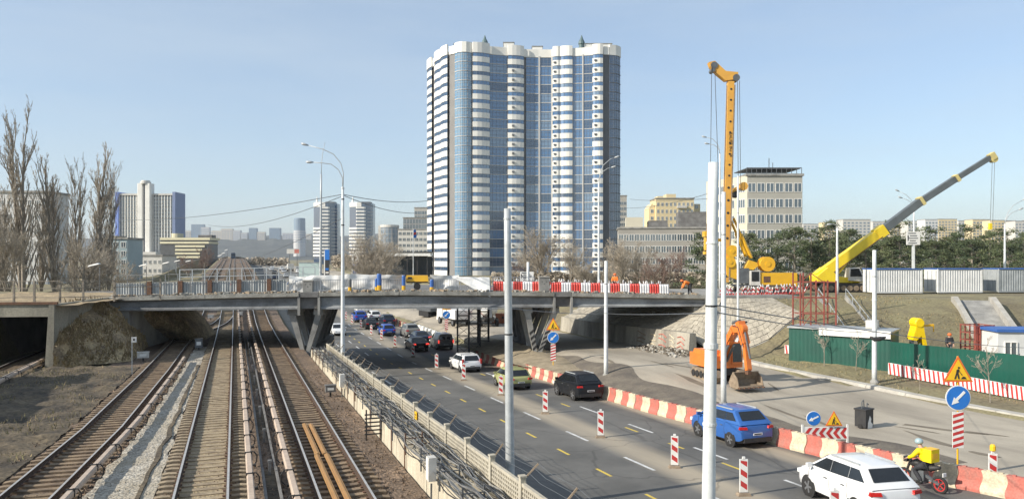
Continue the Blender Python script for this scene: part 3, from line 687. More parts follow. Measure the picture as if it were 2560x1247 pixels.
def vpier(px0, pxa, pxb, zbot, stripes):
    u0, ua, ub = UB(px0), UB(pxa), UB(pxb)
    for k in range(5):
        v = 1.0+k*3.55
        for j, ut in enumerate((ua, ub)):
            s = 1 if ut > u0 else -1; mb = MB()
            bot, top = Vector((u0+s*.18, v, zbot)), Vector((ut, v, 2.2))
            mb.add([(bot.x-.17,v-.3,zbot),(bot.x+.17,v-.3,zbot),(bot.x+.17,v+.3,zbot),(bot.x-.17,v+.3,zbot),(ut-.28,v-.4,2.2),(ut+.28,v-.4,2.2),(ut+.28,v+.4,2.2),(ut-.28,v+.4,2.2)],
                   [(3,2,1,0),(4,5,6,7),(0,1,5,4),(1,2,6,5),(2,3,7,6),(3,0,4,7)])
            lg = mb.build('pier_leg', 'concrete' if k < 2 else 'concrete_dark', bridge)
            if stripes and k == 0:
                for i in range(4):
                    f0 = .06+i*.13; zz = lambda f: zbot+f*(2.2-zbot); cx = lambda f: lerp(bot.x, ut, f); w = lambda f: lerp(.17,.28,f)
                    q = MB(); q.add([(cx(f0)-w(f0), v-.313-.1*f0, zz(f0)), (cx(f0+.09)+w(f0+.09), v-.313-.1*(f0+.09), zz(f0+.09)), (cx(f0+.15)+w(f0+.15), v-.313-.1*(f0+.15), zz(f0+.15)), (cx(f0+.06)-w(f0+.06), v-.313-.1*(f0+.06), zz(f0+.06))], [(0,1,2,3)])
                    q.build('black_stripe', 'black', lg)
            mb = MB(); mb.box((ut, v, 2.45), (.85,.9,.5), 0, None, .9, .9); mb.build('bearing_block', 'concrete', bridge)
    mb = MB(); mb.bx(u0-.8, u0+.8, .2, BW-.2, zbot-2.0, zbot+.06); mb.build('pier_footing', 'concrete_dark', bridge)
vpier(760, 728, 794, -1.1, False); vpier(1347, 1322, 1390, -1.45, True)
mb = MB(); mb.bx(ends[2][1]+.03, ends[2][1]+9, .2, BW, 1.2, 3.62); mb.bx(ends[2][1]+.03, ends[2][1]+1.6, .3, BW-.1, -1.5, 3.3); mb.bx(ends[2][1]-.9, ends[2][1]+.03, .3, BW, -1, 2.62); mb.build('abutment', 'concrete', bridge)
mb = MB(); mb.bx(-1.3, 0-.03, .2, BW, -1.2, 3.5); mb.bx(-.03, 1.4, .3, BW, -1.2, 2.65); mb.bx(-2.6, -.05, -.15, .6, 2.3, 3.75); mb.build('abutment', 'concrete', bridge)
# rough broken edge: rubble along the deck edge
mb = MB()
for i in range(1500):
    u = RN.uniform(.2, 51); 
    if any(ends[j][1] < u < ends[j+1][0] for j in (0, 1)): continue
    s = RN.uniform(.04, .16)*(1.25 if noise.noise((u*.6, 0, 3)) > 0 else .6)
    mb.box((u, RN.uniform(-.12, 1.0), dk(u)+s*.3), (s*1.6, s*1.3, s), RN.randrange(2), Matrix.Rotation(RN.random()*3, 3, 'Z') @ Matrix.Rotation(RN.uniform(-.4,.4), 3, 'X'))
q = mb.build('broken_edge_rubble', ['girder_edge', mat('brown_rubble', (.36,.28,.19), (.25,.19,.13), 3, 1)], bridge); q['kind'] = 'stuff'
# left part: posts, rails and corrugated sheets; the far parapet behind
def rail_run(u0, u1, v, h, step, parent, balus=None, w=.06, mt='galv'):
    for u in rng(u0, u1, step): q = MB(); q.box((0,0,h/2), (w,w,h)); q.build('railing_post', mt, parent, (u, v, dk(u)))
    for z in ((h, h*.62) if not balus else (h, .12)):
        q = MB(); us = rng(u0, u1, 4)
        for a, b in zip(us, us[1:]): q.bar((a, v, dk(a)+z), (b, v, dk(b)+z), w*.8, w*.8)
        q.build('railing_bar', mt, parent)
    if balus:
        me = MB(); me.box((0,0,(h+.12)/2), (.03,.03,h-.12)); me = me.mesh('baluster', mt)
        for u in rng(u0+balus, u1-balus, balus): put('baluster', me, parent, (u, v, dk(u)))
rail_run(UB(272), UB(716), 1.25, 1.75, 1.0, bridge, w=.05, mt=mat('weathered_rail', (.3,.31,.31), (.2,.2,.19), 2, .6))
rail_run(UB(300), UB(724), BW-.4, 2.0, 1.3, bridge, w=.09)
q = MB(); ruled(q, rng(UB(240), UB(730), 3), lambda u: [(BW-.25,dk(u)),(BW,dk(u)),(BW,dk(u)+.75),(BW-.25,dk(u)+.75)]); q.build('far_parapet', 'concrete_light', bridge)
cs = MB(); n = 22; W1 = 2.3
cs.add([(i*W1/n, (.03 if i % 2 else -.03), z) for z in (.06, 1.08) for i in range(n+1)], [(i, i+1, n+2+i, n+1+i) for i in range(n)]); csm = cs.mesh('corrugated_sheet', 'corr')
u = UB(275)
while u < UB(700):
    put('corrugated_sheet', csm, bridge, (u, 1.36, dk(u)-.02)); u += 2.36
for i, px in enumerate((361, 440, 515, 590, 666)):
    q = MB(); q.box((0,0,.62), (.36,.16,1.2)); q.build('wide_post', 'rust', bridge, (UB(px), 1.2, dk(UB(px))-.05))
# graffiti scrawls on the far parapet
for i in range(16):
    u = UB(330)+i*.95+RN.random()*.4; q = MB(); pts = [(u+k*.13, BW-.262, dk(u)+.2+RN.random()*.4) for k in range(5)]
    q.tube(pts, .028, 4); q.build('scrawl', ('signred','green','blue','black')[i % 4], bridge)
# middle part: balusters before white tarpaulins
rail_run(UB(728), UB(1005), .95, 1.02, 2.2, bridge, .2, .07, mat('painted_rail', (.36,.38,.4), (.24,.25,.26), 2, .6))
rail_run(UB(1078), UB(1228), .95, 1.02, 2.2, bridge, .2, .07, MATS['painted_rail'])
rail_run(UB(1237), UB(1345), 1.9, 1.25, 1.6, bridge, .22, .06, MATS['painted_rail'])
def tarp(px0, px1, ht, label, v=1.5, low=0.0):
    a, b = UB(px0), UB(px1); t = MB(); s_ = px0*.13
    grid(lambda u, w: br(u, v+.3*noise.noise((u*1.1, w*2, s_))+.5*(1-w)*noise.noise((u*.5, 3, s_)), dk(u)+low+(ht-low)*w*(1.08+.16*noise.noise((u*.55, 1, s_)))+.06*noise.noise((u*2.5, w*3, s_))), rng(a, b, .18), rng(0, 1, .1), 0, t)
    tag(t.build('tarpaulin', 'tarp', smooth=True), label, 'tarpaulin', 'white sheeting along the bridge railing')
tarp(715, 850, 1.3, 'crumpled white tarpaulin behind the railing left of the lamp post', 1.6)
tarp(852, 945, 1.35, 'white tarpaulin between the lamp post and the blue column on the bridge')
tarp(950, 1012, 1.3, 'white tarpaulin between blue column and yellow compressor')
tarp(1076, 1150, 1.3, 'white tarpaulin right of the yellow compressor')
a, b = UB(1130), UB(1226)
t = MB(); grid(lambda u, w: br(u, .8-.9*(1-w)*((u-a)/(b-a))+.1*noise.noise((u, w*3, 8)), dk(u)+1.25-w*0-(1-w)*1.75*((u-a)/(b-a))+.05*noise.noise((u*2, w*4, 2))), rng(a, b, .15), rng(0, 1, .1), 0, t)
tag(t.build('tarpaulin', 'tarp', smooth=True), 'triangular white sheet hanging over the bridge edge right of the compressor', 'tarpaulin', 'white sheeting along the bridge railing')
def onb(px, v, z=0.0): u = UB(px); return br(u, v, dk(u)+z)
def column(px, h, r, label, mts=('blue','yellow'), v=.75):
    t = thing('painted_column', label, 'column', onb(px, v), BA); q = MB(); q.lathe((0,0,0), [(r,h*.33),(r,h-.08),(r*.8,h)], 10); q.build('upper_part', mts[0], t)
    q = MB(); q.lathe((0,0,0), [(r*1.02,-.1),(r*1.02,h*.33)], 10); q.build('lower_part', mts[1], t)
column(947, 1.5, .2, 'thick blue and yellow column standing among the tarpaulins'); column(940, 1.1, .12, 'slim yellow based column next to the thick blue column')
column(873, 1.1, .14, 'dark and yellow column right of the lamp post on the bridge', ('greysteel','yellow'))
column(1009, 1.35, .16, 'blue and yellow column at the left end of the yellow compressor', ('blue','yellow')); column(1080, 1.0, .17, 'blue column at the right end of the yellow compressor', ('blue','yellow'))
t = thing('compressor', 'yellow trailer compressor with one small wheel parked on the bridge', 'compressor', onb(1043, 1.5, .05), BA)
q = MB(); q.box((0,0,1.02), (2.0,1.1,.55), 0, None, .94, .85); q.build('hood', 'yellow', t); q = MB(); q.bx(-.95,.95,-.5,.5,.62,.72); q.build('chassis', 'black', t)
for s in (-.52,.52): q = MB(); q.lathe((0,s,.3), [(.3,-.09),(.3,.09)], 14, 0, 'y'); q.build('wheel', 'tyre', t); 
q = MB(); q.bx(-.8,-.45,-.562,-.55,1.0,1.16); q.build('grille', 'black', t); q = MB(); q.bar((.95,0,.65),(1.5,0,.45),.08); q.build('drawbar', 'black', t)
for px, w, h, lab, mt in ((766, .8, .95, 'grey cabinet on the bridge deck above the left pier', 'concrete'), (1362, .9, 1.3, 'square grey concrete pedestal on the deck above the V-shaped pier', 'concrete')):
    t = thing('deck_pedestal', lab, 'pedestal', onb(px, 1.2 if px < 900 else .6), BA); q = MB(); q.bx(-w/2,w/2,-.4,.4,-.05,h); q.build('body', mt, t); q = MB(); q.box((0,0,h+.04), (w+.1,.9,.08)); q.build('cap', 'concrete_light', t)
    q = MB(); [q.lathe((-.2+k*.2,-.405,h*.7-.2*(k%2)), [(.04,-.01),(.04,.01)], 8, 0, 'y') for k in range(3)]; q.build('holes', 'black', t)
# red and white lobed barriers on the deck
def lobed(mt, ln=.92, h=.85):
    q = MB(); n = 24; pr = [(i*ln/n-ln/2, .16+.07*abs(sin(i/n*pi*4))) for i in range(n+1)]
    poly = [(x, -w) for x, w in pr]+[(x, w) for x, w in pr[::-1]]; k = len(poly)
    vs = []
    for z, f in ((0,1.1),(.1,1.1),(.14,1),(h-.16,.9),(h-.05,.7),(h,.4)): vs += [(x*(1 if z < h-.1 else .97), y*f, z) for x, y in poly]
    m_ = len(vs)//k; q.add(vs, [(i*k+j, i*k+(j+1)%k, (i+1)*k+(j+1)%k, (i+1)*k+j) for i in range(m_-1) for j in range(k)]+[[(m_-1)*k+j for j in range(k)]]); return q.mesh('lobed_barrier', mt)
lb = [lobed('rplast'), lobed('wplast')]; c2 = [0, 0]
pxs = [1249+i*24.5 for i in range(5)]+[1393+i*24.6 for i in range(12)]
for i, px in enumerate(pxs):
    c = i % 2 if i < 5 else (i+1) % 2; c2[c] += 1
    tag(put('lobed_barrier', lb[c], None, onb(px, .45 if i >= 5 else .9, .02), BA+RN.uniform(-.04,.04)), ('bright red','white')[c]+' lobed plastic barrier on the bridge edge, '+ordn(c2[c]-1)+' of its colour from the left', 'barrier', 'red and white lobed barriers on the bridge')
# striped stakes with tape behind the barriers and along the works
def stakes(name, label, path, n, h=.9):
    q = [MB(), MB()]
    for i in range(n):
        f = (i+RN.random()*.6)/n; p = path(f); s = RN.uniform(-.35,.35); s2 = RN.uniform(-.3,.3); hh = h*RN.uniform(.7,1.1)
        for k in range(4):
            a, b = k/4, (k+1)/4; q[k % 2].bar(p+Vector((s*a, s2*a, hh*a)), p+Vector((s*b, s2*b, hh*b)), .07)
    t = thing(name, label, 'stakes'); 
    for m_, mt in zip(q, ('signred','wplast')): m_.build('stakes', mt, t)['kind'] = 'stuff'
stakes('tape_stakes', 'row of red and white warning stakes behind the lobed bridge barriers', lambda f: onb(lerp(1240, 1690, f), 4.5), 110, 1.0)
stakes('tape_stakes', 'row of red and white warning stakes below the drilling rig', lambda f: P(lerp(1800, 2010, f), 738-4*f, 72.5), 60, .9)

# ---------------------------------------------------------------- left end: tunnel mouth, mound, fence
M['portal'] = mat('portal_concrete', (.3,.28,.22), (.17,.16,.13), .6, .95, .4, 8, streak=(1,1,.4), fine=.15)
pa, pb, pc = P(-60, 764, 52.5), P(133, 764, 54.5), GT(118, 921)
tp = thing('tunnel_portal', 'concrete tunnel mouth with a stained lintel at the left edge', 'tunnel portal', (pb.x, pb.y, 0), BA)
q = MB(); q.bx(-9,0,0,.7,2.95,3.82); q.build('lintel', 'portal', tp)
q = MB(); q.add([(-.25,-.1,3.82),(.12,-.1,3.82),(.05,-.1,-1.2),(-.55,-.1,-1.2),(-.25,16,3.82),(.12,16,3.82),(.05,16,-1.2),(-.55,16,-1.2)], [(0,1,2,3),(4,7,6,5),(0,4,5,1),(0,3,7,4),(1,5,6,2)]); q.build('side_wall', 'portal', tp)
q = MB(); q.bx(-9,-.3,.7,28,3.0,3.6); q.build('roof_slab', 'concrete_dark', tp); q = MB(); q.bx(-9.2,-7.6,.1,30,-1.2,3.0); q.build('side_wall', 'concrete_dark', tp)
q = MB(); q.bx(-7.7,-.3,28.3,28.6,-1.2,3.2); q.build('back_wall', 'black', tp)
q = MB(); q.bx(-9,.3,-.12,.1,3.82,4.0); q.build('coping', 'rust', tp)
lf = thing('site_fence', 'dark open post and rail fence above the tunnel mouth', 'fence', (pb.x, pb.y, 3.95), BA)
for i, u in enumerate((-7.5,-5.6,-4.2,-2.7,-1.35,.3,1.6,3.4,6.2)):
    q = MB(); q.box((0,0,.75), (.12,.12,1.6)); q.build('post', 'bark', lf, (u, .2+max(0,u)*.5, 0))
for z in (.35, 1.0, 1.5): q = MB(); q.bar((-8.5,.2,z),(.3,.2,z),.05); q.bar((.3,.2,z),(6.2,3.3,z),.05); q.build('rail', 'bark', lf)
lp = [Vector(v) for v in ((pc.x+.25, pc.y-.15, zt(62)-.1), )]+[GT(205, 914), GT(330, 902), GT(392, 848), br(4.8, 9, -.98), br(4.4, 16.5, -1.0)]
tp_ = [P(140, 764, 56.5), P(190, 753, 60), P(245, 749, 62.5), br(1.0, .5, 2.62), br(1.45, 9, 2.6), br(1.45, 16.5, 2.6)]
def pl(pts, f): f *= len(pts)-1; i = min(int(f), len(pts)-2); return pts[i].lerp(pts[i+1], f-i)
def mnd(f, w):
    a, b = pl(lp, f), pl(tp_, f); p = a.lerp(b, w); n_ = noise.noise((f*11, w*5, 2))*.4+noise.noise((f*45, w*22, 5))*.16
    return p+Vector((.3*sin(pi*w)-n_*.4, -.6*sin(pi*w)-n_, n_*.6*sin(pi*min(1,w*1.1))))
M['mound'] = mat('dry_mound', (.42,.32,.18), (.2,.15,.095), .9, 1, .9, 6, fine=.4)
q = grid(lambda u, v: (u, v, 3.74+.12*noise.noise((u*.6, v*.6, 1))), rng(-14, 1.2, .4), rng(.12, 22, .6)); q.build('earth_cover', 'mound', tp, smooth=True)
mo = grid(mnd, rng(0,1,.012), rng(0,1,.035)); tag(mo.build('abutment_mound', 'mound', smooth=True), None, None, kind='structure')
q = MB()
for i in range(7000):
    f, w = RN.random()*.8, RN.random()**.8; p = mnd(f, w); h = RN.uniform(.2,.65)
    if noise.noise((f*9, w*5, 7)) < -.25: continue
    d = Vector((RN.uniform(-.3,.3), RN.uniform(-.6,.05), RN.uniform(-.25,1)))*h; s = Vector((RN.uniform(.03,.08),0,0)); q.add([p-s, p+s, p+d], [(0,1,2)], RN.random() < .3)
tag(q.build('dry_grass', ['grassdry', 'mound']), 'tufts of straw coloured dry grass on the mound by the tunnel', 'grass', kind='stuff')

# ---------------------------------------------------------------- right end: stone pitched slope and toe wall
toe = [Vector((36.9, 84)), Vector((36.9, 76)), Vector((37.0, 60.5)), Vector((37.6, 57)), Vector((39.3, 54.4)), Vector((42, 53)), Vector((45.5, 53))]
top = [Vector((41.2, 84)), Vector((41, 74)), Vector((40.7, 60.2)), Vector((41, 58.9)), Vector((41.9, 57.9)), Vector((43.3, 57.4)), Vector((45.6, 57.2))]
def rv(f, w):
    a, b = pl(toe, f), pl(top, f); x, y = a.lerp(b, w)
    under = sm((y-59)/2); zlo = lerp(zg(a.x, a.y)+.1, zs(a.x, y)+1.7, sm((y-55.5)/3)) if f < .55 else zg(a.x, a.y)+.1
    zhi = lerp(3.5, 2.6, under); return Vector((x, y, lerp(zlo, zhi, w)))
M['pitch'] = mat('stone_pitching', (.42,.38,.3), (.28,.25,.2), 1.5, .95, .4, 9, fine=.15)
rvt = thing('stone_slope', 'pale stone pitched cone and slope under the right end of the bridge', 'revetment')
q = grid(lambda f, w: rv(f, w)-Vector((.03,.03,.09)), rng(0,1,.03), rng(0,1,.1)); q.build('slope_bed', 'concrete', rvt)
nf, nw = 30, 9
for i in range(nf):
    for j in range(nw):
        o_ = .5*(j % 2)/nf; f0, f1, w0, w1 = min(1,i/nf+o_)+.0008, min(1,(i+1)/nf+o_)-.0008, j/nw+.004, (j+1)/nw-.004
        if f1 <= f0: continue
        c = [rv(f0,w0), rv(f1,w0), rv(f1,w1), rv(f0,w1)]; n_ = (c[1]-c[0]).cross(c[3]-c[0]).normalized(); n_ = n_ if n_.z > 0 else -n_
        h = .04+RN.uniform(-.015,.015); q = MB(); q.add([p-n_*.08 for p in c]+[p+n_*h for p in c], [(4,5,6,7),(0,1,5,4),(1,2,6,5),(2,3,7,6),(3,0,4,7)]); q.build('stone', 'pitch', rvt)
tw = thing('toe_wall', 'stained concrete toe wall with faded graffiti under the bridge', 'wall')
M['toew'] = mat('stained_wall', (.4,.37,.3), (.2,.18,.15), .7, .95, .3, 8, streak=(1,1,.25), fine=.12)
for y0, y1 in zip(rng(56.5, 84, 4.4), rng(56.5, 84, 4.4)[1:]):
    x0, z0, z1 = 36.4, zs(36.4, y0), zs(36.4, y1)
    q = MB(); q.add([(x0,y0+.02,z0-.2),(x0,y1-.02,z1-.2),(x0+.15,y1-.02,z1+1.75),(x0+.15,y0+.02,z0+1.75),(x0+.85,y0+.02,z0-.2),(x0+.85,y1-.02,z1-.2),(x0+.75,y1-.02,z1+1.75),(x0+.75,y0+.02,z0+1.75)],
        [(0,3,2,1),(4,5,6,7),(3,7,6,2),(0,4,7,3),(1,2,6,5)]); q.build('wall_block', 'toew', tw)
for i, (y, w, mt) in enumerate(((57.2,1.2,'pink'),(58.8,.9,'creamp'),(60.2,1.3,'pink'),(62,1.1,'creamp'),(64,1.4,'dirtsteel'))):
    for k in range(3):
        q = MB(); z = zs(36.4, y)+.25+k*.42; q.tube([(36.38+.08*(.25+k*.42), y+RN.uniform(-.1,.1), z), (36.39+.08*(.4+k*.42), y+w*.5, z+.3*RN.random()), (36.39+.08*(.4+k*.42), y+w, z+RN.uniform(0,.3))], .05, 4); q.build('graffiti_stroke', mt, tw)
q = MB()
for i in range(260):
    f = RN.random(); x, y = 36.2-RN.random()**2*2.2, 55+f*9; s = RN.uniform(.05,.2)*(1-f*.3); q.box((x, y, zs(x, y)+s*.3+.25*max(0,1-(36.4-x)/1.2)), (s*1.5,s,s), RN.randrange(2), Matrix.Rotation(RN.random()*3,3,'Z') @ Matrix.Rotation(RN.uniform(-.6,.6),3,'X'))
tag(q.build('rubble_heap', ['concrete_light','dirt']), 'heap of broken concrete rubble at the foot of the toe wall', 'rubble', kind='stuff')
# dirt heap round the V-shaped pier
pv = br(UB(1347), 1.0, 0)
q = grid(lambda r_, a: (pv.x+r_*cos(a)*(.9+.3*noise.noise((a*1.2,0,1)))*1.5, pv.y+4+r_*sin(a)*4.5*1.3, zs(pv.x+1, pv.y)-.1+max(-.05, .75*(1-r_/2.6)**1.0*(1+.3*noise.noise((r_*2,a*2,4))))), rng(.05, 2.7, .2), rng(0, 2*pi, .25))
tag(q.build('dirt_heap', mat('pale_dirt', (.34,.28,.19), (.22,.18,.12), 1.5, 1, .5, 8), smooth=True), None, None, kind='structure')
# shoring towers under the middle span
for i, (px, d, lab) in enumerate(((1158, 74, 'left dark steel shoring tower under the middle span'), (1186, 77, 'middle dark steel shoring tower under the bridge'), (1208, 80, 'right dark steel shoring tower beside the V-shaped pier'))):
    b = P(px, 800, d); b.z = zr(b.y); t = thing('shoring_tower', lab, 'shoring', b, BA); hh = 2.65-b.z
    for k, (x, y) in enumerate(((-.55,-.55),(.55,-.55),(.55,.55),(-.55,.55))): q = MB(); q.box((x,y,hh/2), (.11,.11,hh)); q.build('leg', 'black', t)
    for z in rng(.6, hh-.1, 1.0):
        q = MB(); c_ = [(-.55,-.55),(.55,-.55),(.55,.55),(-.55,.55)]
        for (x0,y0),(x1,y1) in zip(c_, c_[1:]+c_[:1]): q.bar((x0,y0,z),(x1,y1,z),.06); q.bar((x0,y0,z-.9),(x1,y1,z),.035)
        q.build('brace', 'black', t)

# ---------------------------------------------------------------- poles, lamps, wires
def pole(name, label, base, h, r0, r1, lean=(0,0), mt='galv', bands=(), cat='pole', joint=None, group=None, foot=None):
    t = thing(name, label, cat, base, 0, group); n = 8
    pts = [(lean[0]*k/n, lean[1]*k/n, h*k/n) for k in range(n+1)]
    q = MB(); q.tube(pts, [lerp(r0, r1, k/n) for k in range(n+1)], 14); q.build('shaft', mt, t, smooth=True)
    for z, r, w in bands:
        f = z/h; q = MB(); q.lathe((lean[0]*f, lean[1]*f, z-w/2), [(lerp(r0,r1,f)+r,0),(lerp(r0,r1,f)+r,w)], 14); q.build('band', 'black' if r < .015 else mt, t)
    if foot: q = MB(); q.lathe((0,0,-.1), [(foot,0),(foot,.12),(r0+.02,.3)], 12); q.build('foot', 'concrete', t)
    return t
def lamp_arm(t, h, pts, head=True, r=.045, mt='galv', hl=.7):
    q = MB(); q.tube(pts, [r]+[r*.8]*(len(pts)-2)+[r*.6], 7); q.build('arm', mt, t, smooth=True)
    if head:
        a, b = Vector(pts[-2]), Vector(pts[-1]); d = (b-a).normalized(); q = MB(); q.tube([b-d*.1, b+d*.15, b+d*hl*.7, b+d*hl], [.05,.1,.11,.04], 8); q.build('lamp_head', mt, t, smooth=True)
bp1 = W(-.05, 26.35); bp1.z = zr(bp1.y)
pole('tall_pole', 'tall bare grey steel pole beside the fence in the middle foreground', bp1, 10.35, .165, .115, (-.12,0), 'galv', [(6.05,.008,.05),(10.0,.016,.05)])
bp2 = W(.2526*15.3, 15.3); bp2.z = zr(bp2.y)
pole('tall_pole', 'thick white painted pole in the right foreground, nearest to camera', bp2, 10.2, .15, .1, W(.15,0)[:2], 'polew', [(6.55,.022,.1),(7.35,.008,.035),(8.6,.016,.04),(5.0,.016,.05)])
b = W((857-1280)/FPX*62.4, 62.4); b.z = zr(b.y)
t = pole('street_lamp', 'white lamp post with two curved arms in front of the bridge', b, 15.6, .19, .1, (0,0), 'polew', [(7.6,.02,.12),(12.5,.01,.1),(14.6,.012,.1),(15.5,.03,.12)], 'street lamp', foot=.36)
def armpts(base, h, ends_): return [base+W(x, 0, z) for x, z in ends_]
lamp_arm(t, 15.6, [Vector((0,0,15.5))]+[W(x,0,15.5+z) for x, z in ((.05,1.2),(-.15,2.0),(-.75,2.75),(-1.6,3.15),(-2.9,3.5))], hl=.5)
lamp_arm(t, 15.6, [Vector((0,0,15.5))]+[W(x,0,15.5+z) for x, z in ((-.02,.8),(-.35,1.5),(-.95,1.95),(-1.7,2.05),(-2.5,2.1))], hl=.5)
b = P(800, 700, 96); b.z = zg(b.x, b.y)
t = pole('street_lamp', 'lamp post with a single upright arm behind the bridge left of the white lamp', b, 17.6-b.z-.0, .2, .1, (.15,0), 'galv', [(9,.02,.15)], 'street lamp')
lamp_arm(t, 0, [Vector((.15,0,17.5-b.z))]+[W(.15+x,0,17.5-b.z+z) for x, z in ((.05,1.5),(.2,2.8),(.5,4.1))], head=False)
# poles of the overhead wiring on the closed carriageway
for px, py, pt, lab in ((1515, 940, 652, 'slim white pole standing on the closed carriageway left of the excavator'), (1320, 888, 655, 'slim white pole before the V-shaped pier'), (1809, 1012, 480, 'tall white pole just right of the thick foreground pole'), (1845, 905, 440, 'thin pole with a black clamp behind the excavator'), (2186, 955, 625, 'grey pole with a black clamp on the verge before the green cabin')):
    b = G(px, py, lambda x, y: zs(x, y) if x < KX(y) else zg(x, y)); d = dep(b); h = (py-pt)/FPX*d
    wp = pole('wire_pole', lab, b, h, .17 if px != 1845 else .1, .12 if px != 1845 else .07, (0,0), 'polew', [(h*.62,.02,.1),(h*.8,.008,.04)], group='poles on the closed carriageway', foot=.3)
    if px in (1845, 2186): z_ = (py-(807 if px == 1845 else 846))/FPX*d; q = MB(); q.tube([W(-.35,-.15,z_+.12), W(-.1,-.15,z_-.02), W(.3,-.15,z_), W(.7,-.15,z_+.1)], [.08,.14,.16,.06], 8); q.build('clamp', 'black', wp, smooth=True)
for (px, pt, pb_, d, arms, lab) in ((1497, 455, 735, 88, ((.1,.8),(.5,1.9),(1.3,2.6),(1.9,2.8)), 'lamp post in front of the right side of the tower'), (1800, 385, 740, 92, ((-.1,.6),(-.3,1.2),(-.9,1.8),(-1.7,2.0)), 'lamp post with double arm behind the rig mast'), (2285, 520, 690, 100, ((-.1,.6),(-.4,1.1),(-1,1.7),(-2,2.2)), 'lamp post behind the white direction board at right'), (2512, 560, 700, 92, ((.1,.6),(.4,1.4),(1,2.2),(2.2,2.9)), 'lamp post with curved arms at the far right before the pines'), (2093, 570, 730, 80, ((-.05,.2),(-.15,.35),(-.4,.42),(-.6,.4)), 'thin lamp post beside the crane cab')):
    b = P(px, pb_, d); b.z = zg(b.x, b.y); h = P(px, pt, d).z-b.z
    t = pole('street_lamp', lab, b, h, .16, .09, (0,0), 'polew', [(h*.6,.02,.12)], 'street lamp')
    lamp_arm(t, h, [Vector((0,0,h-.05))]+[W(x,0,h+z) for x, z in arms], hl=.5)
    if d > 85: lamp_arm(t, h, [Vector((0,0,h-.05))]+[W(x*.8,0,h+z*.6) for x, z in arms], hl=.5)
for i, (px, py, d) in enumerate(((240, 662, 85), (357, 661, 140), (413, 655, 165), (440, 650, 190), (467, 650, 215), (545, 636, 260), (553, 630, 290), (560, 622, 330))):
    tp3 = P(px+9, py+4, d); b = Vector((tp3.x, tp3.y, zg(tp3.x, tp3.y))); t = pole('platform_lamp', 'low lamp with a flat white head along the line, '+ordn(i)+' from the left', b, tp3.z-b.z, .07, .05, (0,0), 'concrete_dark', cat='street lamp', group='lamps along the line')
    q = MB(); q.box((0,0,0), (1.5 if i else 1.3,.5,.16), 0, None, .8, .7); o_ = q.build('lamp_head', 'white', t, W(-.6,0,tp3.z-b.z+.18), (0,-.25,-TH))
def wire(a, b, label, sag=.3, r=.018, n=10):
    q = MB(); q.tube([a.lerp(b, k/n)-Vector((0,0,sag*4*(k/n)*(1-k/n))) for k in range(n+1)], r, 4); tag(q.build('overhead_wire', 'greysteel'), label, 'wire', 'overhead wires')
P0 = lambda py: P(857, py, 62.4)
wire(P0(486), P(290, 548, 140), 'upper wire from the white lamp post towards the left', .8, .03); wire(P0(490), P(520, 562, 140), 'lower wire from the white lamp post to the far left', 1.2, .03)
wire(P0(486), P(1075, 501, 95), 'upper wire from the white lamp post to the tower', .4, .03); wire(P0(488), P(1040, 533, 95), 'lower wire from the white lamp post sloping right', .4, .03); wire(P0(545), P(560, 660, 190), 'low wire from the lamp post down to the far line', 1, .03)
wire(P(1277, 771, 26.3), P(1515, 783, 57), 'wire from the bare grey pole to the slim white pole', .1, .016); wire(P(1277, 771, 26.3), P(1040, 764, 62), 'wire from the bare grey pole towards the bridge', .1, .016)
wire(P(1515, 783, 57), P(1770, 783, 15.5), 'wire from the slim white pole to the thick white pole', .05, .014); wire(P(1770, 777, 15.5), P(2186, 830, 52), 'wire from the thick white pole to the verge pole', .15, .014)
wire(P(1775, 760, 15.5), P(2600, 870, 40), 'wire from the thick white pole crossing before the green fence', .2, .012); wire(P(1575, 498, 150), P(1790, 495, 92), 'wire behind the rig running to the lamp post', .3, .03); wire(P(1560, 520, 150), P(1790, 478, 92), 'second wire behind the rig running to the lamp post', .6, .03)
# ---------------------------------------------------------------- vehicles
KIND = dict(
 suv=dict(L=4.35, W=.93, H=1.72, belt=1.12, hood=1.08, cab=(-.482,-.33,.1,.32), R=.35, trim=True, rails=True, split=(-.2,.02)),
 hatch=dict(L=4.05, W=.875, H=1.5, belt=.95, hood=.9, cab=(-.47,-.375,.12,.31), R=.31, trim=False, rails=False, split=(-.17,.03)),
 sedan=dict(L=4.7, W=.91, H=1.45, belt=.95, hood=.88, cab=(-.37,-.22,.08,.26), R=.32, trim=False, rails=False, split=(-.13,.02), deck=1.0),
 wagon=dict(L=4.55, W=.89, H=1.52, belt=.95, hood=.9, cab=(-.475,-.41,.11,.29), R=.31, trim=False, rails=True, split=(-.24,-.04)),
 van=dict(L=4.4, W=.9, H=1.83, belt=1.05, hood=1.0, cab=(-.49,-.475,.14,.33), R=.31, trim=True, rails=False, split=(-.2,.08), blind=True),
)
WHEELS = {}
def wheel_meshes(R):
    if R not in WHEELS:
        q = MB(); q.lathe((0,0,0), [(R*.6,-.1),(R*.93,-.11),(R,-.07),(R,.07),(R*.93,.11),(R*.6,.1)], 20, 0, 'x'); ty = q.mesh('tyre', 'tyre', True)
        q = MB(); q.lathe((0,0,0), [(R*.66,.085),(R*.62,.095),(R*.5,.06),(.05,.07)], 20, 1, 'x')
        for k in range(5):
            a = k*2*pi/5; q.bar((.1, cos(a)*.04, sin(a)*.04), (.1, cos(a)*R*.62, sin(a)*R*.62), .07, .03, 0, (1,0,0))
        q.lathe((.1,0,0), [(.06,-.02),(.05,.02)], 10, 0, 'x'); WHEELS[R] = (ty, q.mesh('rim', ['rim','black']))
    return WHEELS[R]
CARM = {}
